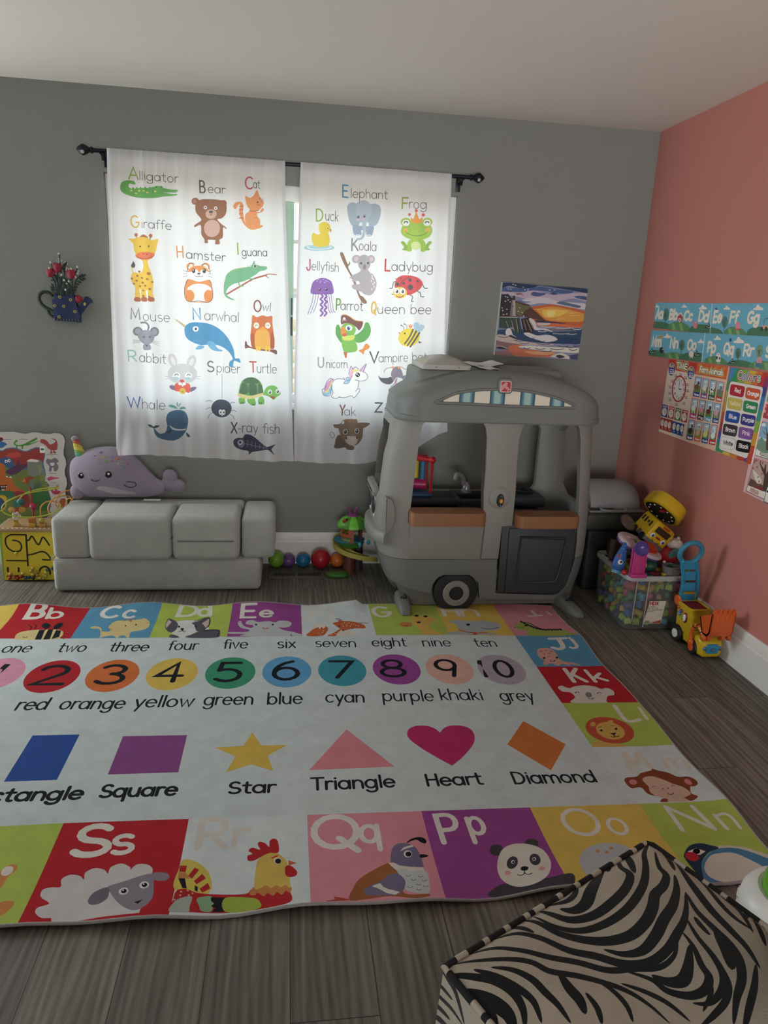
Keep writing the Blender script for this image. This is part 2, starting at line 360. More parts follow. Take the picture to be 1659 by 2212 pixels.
# ---------------------------------------------------------------- printed artwork, outlines in half millimetres on its own surface
ART_LEFT = """
T 93b23c,12,107 -5494+4033+100-1 A
T 3a3a40,6,75 -5389+4030+370-2 lligator
T 5e4a48,13,105 -4820+3952+59+1 B
T 3a3a40,6,75 -4742+3957+174-3 ear
T c2405a,13,107 -4379+4015+81+0 C
T 3a3a40,6,74 -4297+4025+67-1 at
T e2b22c,12,108 -5493+3593+87+3 G
T 3a3a40,6,78 -5390+3594+290-2 iraffe
T e2903c,13,106 -5063+3333+77+2 H
T 3a3a40,7,80 -4966+3330+387-11 amster
T 93b23c,13,106 -4461+3394+20+1 I
T 3a3a40,7,75 -4415+3383+257+8 guana
T 8a3a34,14,111 -4299+2842+76+1 O
T 3a3a40,7,81 -4213+2857+86-7 wl
S 5fb052 -5573+3949+16+45+53+25+57-2+18-25-24-4-32+3-11-23+14-17+34-5+66+11+66+2+54+16+53+11+46-15+73-8+56-2-1-15-70-9-56-9+69-6+51+1-4-11-114-17-68-17-133-12-92+9-78+18-35+25
P 5fb052 -5474+3941+20+24+17-21
P 5fb052 -5438+3944+20+24+17-22
P 5fb052 -5401+3946+20+24+17-22
P 5fb052 -5355+3949+20+24+17-22
P 5fb052 -5315+3951+20+24+17-21
S e8d878 -5419+3908-3-5-9-3-8+2-3+5+3+5+9+3+8-2
S e8d878 -5385+3932-3-6-9-2-8+1-3+5+3+6+9+3+8-2
S e8d878 -5338+3932-4-5-9-3-8+2-3+5+4+5+8+3+8-2
S e8d878 -5306+3919-4-6-8-2-8+1-4+6+4+5+9+3+8-2
S e8d878 -5232+3936-4-5-8-3-9+2-3+5+4+5+8+3+9-2
S e8d878 -5461+3931-4-6-8-2-8+1-4+5+4+6+9+3+8-2
S 77c062 -5215+3973-3-7-7-6-9-2-9+1-7+5-2+6+3+8+7+5+9+3+9-2+7-4
S 2c3a2c -5225+3972-3-5-4-2-5+2-2+4+2+5+5+2+5-2
S 77c062 -5168+3976-3-7-7-6-9-2-10+1-6+5-2+6+2+7+7+6+10+2+9-1+7-5
S 2c3a2c -5179+3975-2-5-5-2-4+2-2+4+2+5+5+2+4-2
L 3d7a38,4 -5145+3926+54+6+51+6
S 9a6243 -4826+3869-5-16-14-13-19-5-18+3-13+11-4+16+5+16+14+13+18+5+18-3+13-11
S 9a6243 -4559+3868-4-16-13-12-16-6-16+4-12+10-4+16+4+15+13+12+16+5+16-3+12-10
S b98470 -4851+3868-5-11-13-6-12+4-5+11+6+11+12+5+13-4
S 9a6243 -4860+3769+2+78+40+36+75+15+95-2+65-12+23-45-11-72-39-41-42-12+30-35+49-34+5-18-30+12-5-90-32-26+1-39-47-3+1+37-72-1+2-26-33-5-2+33-27+45-5+85-55-21-5+17+40+28+28+32
S d9aca0 -4660+3764-8-22-20-18-28-7-27+4-20+15-6+22+7+22+21+18+27+7+27-4+20-15
S d9aca0 -4629+3632-11-42-30-31-40-13-40+8-28+29-10+40+12+41+30+31+40+13+39-8+29-28
S 40424e -4694+3783-3-6-8-5-11-2-11+1-8+4-3+6+4+6+8+4+11+3+10-1+8-4
L 40424e,4 -4716+3771+0-19
L 40424e,4 -4705+3763-2-5-4-4-5-2-6+1-4+4-1+5
S ffffff -4753+3820-5-12-12-5-11+4-5+11+6+11+11+5+12-4
S 40424e -4761+3819-3-5-5-3-6+2-2+5+2+6+6+2+6-1
S ffffff -4651+3818-5-11-12-5-11+3-5+11+5+11+12+6+11-4
S 40424e -4659+3818-3-6-5-3-6+2-2+6+2+5+6+3+6-2
S f09a5e -4377+3693-6+52+10+40+42+31-33+48-13+83+46-14+39+26+31+49+27-59+38-49-11-40-37-35-35-15+41-4+28+38+17-16-24-23-46-20+25-58+7-41+24-3-10-20-77-26-55+10-49+45-27+51-13+51+5+40+6+28-17-1-28-43-23+18+13+34+39+19+36-5+11-35-5-52+8-52
L c8683a,8 -4436+3846+36+8
L c8683a,8 -4436+3814+36+7
L c8683a,8 -4437+3775+36+7
L c8683a,8 -4437+3737+36+7
L a84a34,5 -4246+3823-9-6-17-5-21-3-21+1-16+2-9+5
L 3c3c44,4 -4240+3942+9-8-9-8
S 3c4450 -4245+3897-4-6-7-3-8+2-3+5+3+6+8+3+7-2
L 3c3c44,4 -4237+3879-2-6-5-4-5-1-6+2-3+4-2+6
L c07a4a,4 -4293+3751+55-10+0-53
L b86a48,3 -4223+3927+30+9
L b86a48,3 -4223+3916+30+10
L b86a48,3 -4223+3906+30+9
S b8643c -5432+3527-5-13-12-5-11+4-4+12+5+12+12+6+11-5
S b8643c -5289+3524-2-9-6-7-9-3-7+2-6+6-2+9+3+10+6+7+8+3+8-2+6-7
L b8643c,9 -5446+3509+4-22
L b8643c,9 -5307+3508-6-24
S b8643c -5417+3502+42+30+45-26-48-21
S f2c83c -5518+3483+47+5+54+19+80-5+40-20+61+16-9-50-23-80-30-55-41-22+4-59+18-46+17-73+0-68-8-68+8-61-49-3-7+89-17-14+1-82-49-2-4+88-16+20+4-95-50-5+6+111-31+59-2+47+27+42+67-4+30+62-10+59-46+31-28+64-6+59
S ee7a4e -5466+3331+42+31+68+8+67-6+13-23-42-37-69-11-53+13
L 8a3a2c,4 -5295+3332-18-12-27-9-32-4-33+1-26+6-17+10
S 8a3a2c -5377+3349-2-4-5-2-5+1-2+4+2+4+5+2+5-2
S 8a3a2c -5341+3348-2-4-5-2-5+2-1+3+2+4+5+2+4-1
S 2e3a1c -5404+3420-2-6-6-2-6+2-2+5+3+6+6+2+5-2
S 2e3a1c -5318+3424-3-5-6-3-6+2-2+6+3+5+6+3+5-2
S b06a34 -5444+3135-5-5-9+0-7+5-1+7+6+6+9+0+7-6
S b06a34 -5397+3117-6-5-9+0-7+5-1+8+6+5+9+0+7-5
S b06a34 -5321+3159-5-6-8-3-10+1-8+5-4+7+0+7+5+6+9+3+9-1+8-4+5-7
S b06a34 -5495+3106-6-5-9+0-7+5-1+7+6+5+9+0+7-5
S b06a34 -5453+3088-6-5-9+0-7+5+0+7+5+5+10+0+6-5
S b06a34 -5391+3070-6-5-11+0-7+5-1+8+6+6+10+0+8-6
S b06a34 -5342+3106-6-5-10+0-8+5-1+8+7+6+10+0+7-6
S b06a34 -5479+3057-6-5-9+0-7+5+0+7+6+5+9+0+7-5
S b06a34 -5421+3035-6-5-9+0-7+6-1+7+6+5+9+0+7-5
S b06a34 -5365+3043-6-6-11+0-7+6-1+8+6+6+10+0+8-6
S b06a34 -5321+3013-7-6-10+0-8+6-1+8+7+5+10+0+8-5
S b06a34 -5390+2942-7-6-10+0-8+6+0+8+6+5+10+0+8-5
S b06a34 -5330+2938-6-5-9+0-7+5-1+7+6+5+9+0+7-5
S b06a34 -5420+3176-6-6-11+0-7+6-1+8+6+6+10+0+8-6
S b06a34 -5296+3082-6-5-9+0-7+5-1+7+6+5+9+0+7-5
S b06a34 -5390+2997-5-5-8+0-7+5+0+6+5+5+8+0+6-5
S b8643c -5488+2928+51+0+0-36-55+1
S b8643c -5421+2931+52+0+0-36-55+1
S b8643c -5351+2934+52+0+0-36-55+1
L f2c83c,8 -5488+3157-12+33+5+34
S 4a4650 -5509+3230+13+27+11+18+15-30-7-27-21-3
S f0944a -4888+3254-6-19-14-15-20-6-19+5-14+13-4+18+5+19+15+15+19+6+20-4+13-13
S fbeee0 -4902+3253-4-13-9-11-13-4-12+3-9+10-3+13+4+13+10+11+12+4+12-3+9-9
S f0944a -4740+3261-5-19-15-14-20-6-19+4-14+13-5+19+6+19+15+14+19+6+19-4+14-13
S fbeee0 -4754+3261-3-14-10-10-12-4-13+3-9+9-3+13+4+14+9+10+13+4+12-3+9-9
S fdfdfd -4733+3194-16-38-43-30-57-13-57+7-41+26-14+37+17+39+42+29+57+13+57-7+41-26
S f0944a -4953+3204+36+42+62+18+69-8+41-42-41+11-28+6-28-29-27+26-43-22
S f0944a -4955+3129-35-83+1-95+41-40+182+2+47+50-2+96-23+74-101-25
S fdfdfd -4965+3034+50+43+70+14+69-7+48-39-29-56-23-63-140-7-12+62
S f0944a -4896+2971-7-29-18-22-24-9-24+7-16+21-6+28+7+29+18+22+24+9+24-7+16-20
S f0944a -4713+2977-6-31-17-23-23-9-22+7-16+22-5+30+6+30+17+23+23+9+22-7+16-21
L 3a3a40,5 -4955+3129-35-83+1-95+41-40+98+13+84-13+49+52-4+96-23+74
L 3a3a40,5 -4960+3197+11+54+26+36+38-9
L 3a3a40,5 -4820+3271+42+15+31-32+8-60
S 3c3640 -4881+3214-2-12-7-8-8-4-8+3-6+8-2+11+2+12+7+9+8+3+8-3+6-8
S ffffff -4896+3221-2-4-4-3-3+2-2+5+2+5+4+2+4-2
S 3c3640 -4777+3219-2-11-7-9-8-4-8+3-6+8-2+12+2+11+7+9+8+3+8-2+6-8
S ffffff -4792+3227-2-5-4-2-4+1-1+5+2+5+4+2+4-2
S 3c3640 -4829+3190-5-6-12-3-12+1-4+6+5+6+12+3+11-2
L 3a3a40,4 -4846+3183+0-21-25-4-17+10
L 3a3a40,4 -4846+3162+27-2+15+12
P ffffff -4858+3158+25+2-3-17-19-1
L 3a3a40,3 -4960+3199-44+17
L 3a3a40,3 -4961+3180-44+2
L 3a3a40,3 -4961+3162-45-14
L 3a3a40,3 -4759+3209+45+21
L 3a3a40,3 -4760+3190+45+6
L 3a3a40,3 -4760+3171+44-9
L b0543c,15 -4581+2997+128+77+142+86+142+48
L b0543c,8 -4183+3208+42+11+71-3
L b0543c,8 -4183+3202+35-20
S 72b58a -4564+3203+57+40+84+24+87+15+19+17+24+42+14-32+53-15+57-4-3-30-68-21-43-36-54-30-17-15-63-27-78-23-57-38-26-46+17-40+71-38-64+11-42+39-5+82+15+76
L 72b58a,12 -4453+3124+14-31+31-3
L 72b58a,12 -4346+3166+49-2
S f0f0f0 -4272+3290-2-10-5-8-7-3-7+3-6+7-1+10+2+10+5+8+7+3+7-2+5-8
S 2c3434 -4275+3289-3-12-7-5-7+5-3+11+3+12+7+5+7-5
P a8c860 -4557+3208+12+15+11-8
P a8c860 -4530+3218+11+14+11-8
P a8c860 -4503+3227+11+14+11-7
P a8c860 -4477+3237+12+14+11-8
P a8c860 -4450+3246+12+14+11-7
P a8c860 -4423+3256+11+14+11-8
P a8c860 -4396+3265+11+14+11-7
P a8c860 -4370+3275+12+14+11-8
P a8c860 -4343+3284+12+14+11-7
T 8a8696,13,106 -5542+2716+101-1 M
T 3a3a40,6,93 -5417+2704+269-3 ouse
T 3a8fc0,13,110 -4920+2739+87+2 N
T 3a3a40,6,94 -4801+2737+350-8 arwhal
T 94c6c6,13,108 -5589+2293+94+1 R
T 3a3a40,6,93 -5473+2289+269-11 abbit
T 6a6a70,14,107 -4789+2211+74+0 S
T 3a3a40,6,95 -4692+2209+247-5 pider
T c8402e,14,106 -4344+2220+69+2 T
T 3a3a40,6,95 -4272+2217+210-1 urtle
T 2a62b0,14,109 -5614+1814+136+3 W
T 3a3a40,6,101 -5471+1804+244-6 hale
T 1e2a4e,14,113 -4551+1567+68-1 X
T 3a3a40,7,102 -4478+1574+452-4 -ray fish
L 7a8494,19 -5369+2612+6+43-27+30-48-2
S 7c7c8c -5429+2597-7-22-18-17-24-7-23+5-16+16-5+22+7+22+18+17+24+7+22-5+17-16
S a8a4b2 -5444+2597-4-15-12-11-15-5-14+3-10+11-3+14+4+15+12+12+14+4+15-3+10-11
S 7c7c8c -5263+2600-6-23-17-18-23-7-22+5-15+17-5+23+7+23+17+18+22+7+22-5+15-17
S a8a4b2 -5280+2597-4-16-11-12-13-5-14+4-9+11-3+16+4+16+11+12+13+5+14-4+9-11
S 9a98aa -5478+2552+29+45+62+16+54-16+25-44-16-50-39-33-31-7-42+17-29+36
S 9a98aa -5428+2462+35+13+39-11+3-43-45-12-32+7
P 5a5a66 -5408+2466+34+1-18-28
S 4c4c5a -5408+2545-4-9-8-5-8+4-2+9+3+10+8+4+8-3
S f4f4f8 -5418+2550-1-3-3-1-2+1-1+3+1+2+3+1+2-1
S 4c4c5a -5342+2548-4-10-8-4-7+3-3+10+3+10+8+4+8-4
S f4f4f8 -5352+2552-1-2-3-1-2+1-1+2+1+3+3+1+2-1
L 6a6a76,3 -5453+2504-73+2
L 6a6a76,3 -5333+2506+69-7
L 6a6a76,3 -5454+2495-73-4
L 6a6a76,3 -5333+2497+68-19
L 6a6a76,3 -5454+2486-74-9
L 6a6a76,3 -5334+2488+68-31
S d8c08c -5118+2741+66-30+61-38-18-16-49+40
L 7a6a4c,5 -5082+2720-7-10
L 7a6a4c,5 -5064+2709-7-11
L 7a6a4c,5 -5046+2697-7-12
L 7a6a4c,5 -5028+2686-7-14
L 7a6a4c,5 -5010+2674-7-15
S 3f93c6 -5006+2608+8+56+57+39+87+7+87-9+86-33+75-57+61-85+37-87+9-76+43-5+15-44-37+12-32+5-13-60-38+4+7+48+32+29-31+60-56+49-75+28-88+1-76-7-86+28-55+42
S 6fb0dc -4782+2511+36+14+37-18+30-49+54-21-23-13-75+7-40+34
S 6fb0dc -4866+2476+56-4-26-30-65-5
S ffffff -4863+2644-5-13-11-11-15-4-15+3-10+10-4+13+4+14+12+10+15+4+14-3+11-9
S 1e3a4e -4879+2644-4-10-9-4-9+3-3+10+4+10+9+4+8-4
S d9713c -4314+2803+44-17+57+21+50-10+51+6+3-66+13-106+10-75-13-70-38-21-141-5-45+36-16+88+14+113
S f0b04c -4284+2624+32+39+76+3+32-37+13-88-19-74-122+0-21+68
S b8542c -4335+2597+32+26+10-100-5-64-31+37
S b8542c -4118+2643+29-62-2-101-34-2-6+89
S fdf4e4 -4247+2704-3-16-11-12-14-4-14+3-10+11-3+16+3+15+11+12+14+5+13-4+11-11
L 3c2c28,5 -4287+2698+3+4+4+3+5+2+5-1+5-3+2-4
S fdf4e4 -4128+2709-4-16-10-12-14-5-14+4-11+11-3+15+3+16+11+12+14+5+14-4+10-11
L 3c2c28,5 -4168+2703+2+4+5+3+5+1+5+0+4-3+3-4
S f0a02c -4239+2673+28+21+29-16-29-33
S 7a4640 -4393+2532+16+0+9-31+64-29+115-11+116+0+5-47-57+26-115+9-109+21-44-4
S f0c83c -4255+2468-2-14-5-10-6-4-7+4-4+10-2+14+2+14+5+10+6+4+6-4+5-10
S f0c83c -4230+2469-2-14-4-10-7-4-6+4-5+10-1+13+1+14+5+11+7+4+6-4+5-10
S f0c83c -4161+2472-1-14-5-10-6-4-7+3-5+10-1+14+2+14+4+10+7+4+6-3+5-10
S f0c83c -4130+2473-1-14-5-10-7-4-6+3-5+10-1+14+1+14+5+11+6+4+7-4+5-10
S d6d6da -5099+2330+4-35-8-30-18-16-23+2-22+19-15+31-4+35+8+30+18+16+23-1+22-19
S d6d6da -4904+2289-20-33-25-20-25-3-17+17-5+31+7+37+20+33+25+20+24+2+18-16+5-31
S f4f0f2 -5116+2316+4-23-2-19-7-10-11+3-11+15-9+21-4+24+2+18+7+10+11-3+11-14
S f4f0f2 -4928+2291-12-23-13-16-12-3-7+9+0+20+7+25+11+24+14+15+12+3+7-9+0-20
S d6d6da -4891+2184-22-54-56-41-77-17-75+12-54+38-18+53+22+54+57+41+75+16+75-11+54-38
S 8a6a94 -5181+2047+32+12+43-22-7-33-50+12
S 8a6a94 -4903+2045-38+3-33-23+12-29+45+23
S e85a44 -5124+2068+51+15+24-38+39+40+45-18-10-78-50+5-26-20-38+18-35+8
S e8c03c -5014+2001-5-16-13-13-17-5-17+4-12+12-4+16+5+16+13+12+17+5+17-4+12-11
L 5a4a20,4 -5038+1996-2-4-4-3-4-1-5+1-3+3-2+3
S fbfbfb -5068+2160-5-17-15-13-19-5-18+4-14+12-4+16+5+17+15+13+19+5+18-4+14-12
L 3a3a44,7 -5123+2159+4+8+6+6+8+2+7-2+6-5+4-7
S b8d4d8 -5086+2130-4-9-11-7-14-3-14+2-9+6-4+9+4+9+11+7+13+3+14-2+10-6
S fbfbfb -4941+2164-5-17-14-13-19-5-19+4-14+12-4+16+5+17+15+13+19+5+18-4+14-12
L 3a3a44,7 -4996+2163+4+8+7+6+7+2+8-2+6-5+3-7
S b8d4d8 -4959+2134-4-9-10-7-14-3-14+2-10+6-4+9+4+9+11+7+14+3+13-2+10-6
S e04c4c -5026+2103-3-8-10-6-12-3-13+2-9+6-3+8+4+8+9+7+13+2+12-2+9-5
S fdfdfd -5053+2074-3-7-8-6-10-3-10+2-7+6-2+7+3+8+7+6+10+2+10-2+7-5
S fdfdfd -5010+2076-3-8-8-6-10-2-10+1-7+6-3+7+3+8+8+6+10+2+10-1+7-6
L 6a7a8a,4 -5051+2090-1-21
L b8b8c0,4 -5184+2143-35+6
L b8b8c0,4 -5184+2128-36-10
L b8b8c0,4 -4897+2152+36+8
L b8b8c0,4 -4897+2137+35-8
S 66a05a -4455+2050+26+72+58+38+78+2+58-41+26-71-7-65-117-23-123+22
S 3e6a44 -4420+2122+49+34+78+2+51-43-64-18-65+3
S 3e6a44 -4449+2030+24+71+47-11+6-97-75-2
S 3e6a44 -4358+2085+77+2+6-98-78-6
S 3e6a44 -4257+2093+31-4+15-85-44-14
S 78be52 -4463+1938+52+21+12-45-3-27-52-4
S 78be52 -4372+1943+71+2+14-70-47-7-39+33
S 78be52 -4255+1951+45+14+15-72-61-8
S ecd890 -4478+1977+28+14+104-23+130+36+13-19-131-50-103+11
S 78be52 -4206+1988+29+70+52+31+59-15+44-71-37-34-39-31-33+23-46+18
S b8402e -4138+1971+53-2-13-23
S ffffff -4113+2019-3-13-8-10-11-4-11+3-8+10-3+13+3+13+8+10+11+4+11-4+8-9
S 2c3c2c -4122+2016-4-12-9-5-9+4-4+12+4+13+9+5+9-5
S ffffff -4134+2022-1-3-4-2-4+1-1+4+1+4+4+1+4-1
S ffffff -4030+2027-3-14-9-9-11-4-11+3-8+9-3+13+3+14+8+9+11+4+11-3+9-9
S 2c3c2c -4040+2024-3-12-10-6-9+5-4+12+4+12+9+5+10-4
S ffffff -4051+2030-2-4-4-1-3+1-2+4+2+3+3+2+4-1
S 2c3c2c -4433+1892-1-6-4-2-4+2-1+6+2+5+3+3+4-3
S 2c3c2c -4414+1892-2-5-4-3-3+2-2+6+2+6+3+2+4-2
S 2c3c2c -4313+1877-2-6-3-2-4+2-2+5+2+6+4+2+3-2
S 2c3c2c -4295+1877-1-6-4-2-4+2-1+6+1+5+4+3+4-2
S 2c3c2c -4237+1897-2-6-4-2-3+2-2+6+2+5+4+3+3-2
S 2c3c2c -4219+1898-2-6-3-2-4+2-1+5+1+6+4+2+4-2
L 3a4258,5 -4634+2190+0-10
L 3a4258,5 -4635+2170+0-10
L 3a4258,5 -4635+2150+0-10
L 3a4258,5 -4635+2130+0-10
L 3a4258,5 -4636+2110+0-10
L 3a4258,5 -4636+2090+0-10
L 3a4258,5 -4636+2070-1-10
L 3a4258,5 -4637+2050+0-10
L 3a4258,5 -4637+2030+0-10
L 3a4258,5 -4637+2010-1-11
L 3a4258,5 -4638+1990+0-11
L 3a4258,5 -4638+1969+0-10
L 3a4258,5 -4639+1949+0-10
L 2e3a52,5 -4745+1894-28+16-39-14
L 2e3a52,5 -4552+1883+24+14+25-7
L 2e3a52,5 -4754+1828-27+3-27-17
L 2e3a52,5 -4543+1805+26+7+26-14
L 2e3a52,5 -4740+1780-30-21-23-40
L 2e3a52,5 -4563+1764+32-12+16-37
S 2e3a52 -4541+1831-15-49-40-36-54-14-54+11-38+35-13+47+15+49+40+36+53+14+54-11+38-34
S f4f4f4 -4639+1789-3-15-7-11-10-4-9+4-7+10-3+15+3+14+8+11+9+4+10-3+7-11
S 1c2434 -4648+1786-2-8-6-3-5+3-2+8+2+7+5+3+6-3
S f4f4f4 -4607+1790-2-15-8-11-9-4-10+4-7+10-2+15+3+14+7+11+10+4+9-3+7-11
S 1c2434 -4616+1787-2-8-6-3-5+3-2+7+2+8+6+3+5-3
S f4f4f4 -4633+1757-3-4-6-3-7+2-2+5+3+5+6+2+6-2
S 3a6c92 -5226+1709+28+59+77+27+89-13+34-68-7-80-34-80-67-68-90-18-89+21-56+45-18+79+17-19+46-48+52+10+25+60-6+53
S 2c4258 -5419+1636+38-3+25-13+26+14+35-6-30-22-38-1-38+7
S 2c4258 -5024+1561+36-26+2-20-29+2
S 2c4258 -5221+1563+35+25+6-24-33-22
S f2f4f4 -5193+1633+53-35+63-8+52+10-20-20-58-6-63+17
S 1c2c3c -5156+1660-3-6-5-2-5+2-2+6+2+5+6+3+5-2
S 1c2c3c -5026+1647-3-5-5-3-5+2-2+6+2+6+5+2+6-2
S 5aa6a0 -5198+1840+29+14+37-15+24-29-50+12
S 5aa6a0 -5016+1816-27+18-32-10-14-18+45+4
S 5aa6a0 -5110+1884+7-28-4-27-9+26
S 5aa6a0 -5070+1872-16-29-11-16+6+29
S 263058 -4529+1464+15+34+39+17+46-2+27+34+52-3+60-28+46-40+66-53+40+7+61+22-41-55+31-58-64+46-40-1-80-15-60-17-34-28-6+38-72+22-66+33
P 263058 -4416+1527+11+30+13-38
P 263058 -4399+1522+11+28+13-36
P 263058 -4381+1517+10+27+13-35
P 263058 -4364+1512+10+26+13-34
P 263058 -4347+1507+10+24+13-32
P 263058 -4330+1502+11+23+13-31
P 263058 -4313+1496+11+22+13-29
P 263058 -4296+1491+11+21+13-28
S 8c92a8 -4408+1452-5-23-13-17-17-6-17+5-13+17-4+23+5+23+13+17+17+7+17-6+12-17
S e8eaf0 -4424+1464-4-13-11-10-14-4-15+3-10+10-4+13+4+14+11+10+14+4+15-3+10-10
S 1a2040 -4441+1467-5-11-10-4-10+4-4+10+4+11+10+4+11-4
L a8acc0,5 -4406+1446+95-19+146-20
L a8acc0,5 -4376+1484-4-76
L a8acc0,5 -4333+1472-3-69
L a8acc0,5 -4289+1459-3-60
L a8acc0,5 -4246+1446-3-52
L a8acc0,5 -4202+1433-3-44
"""
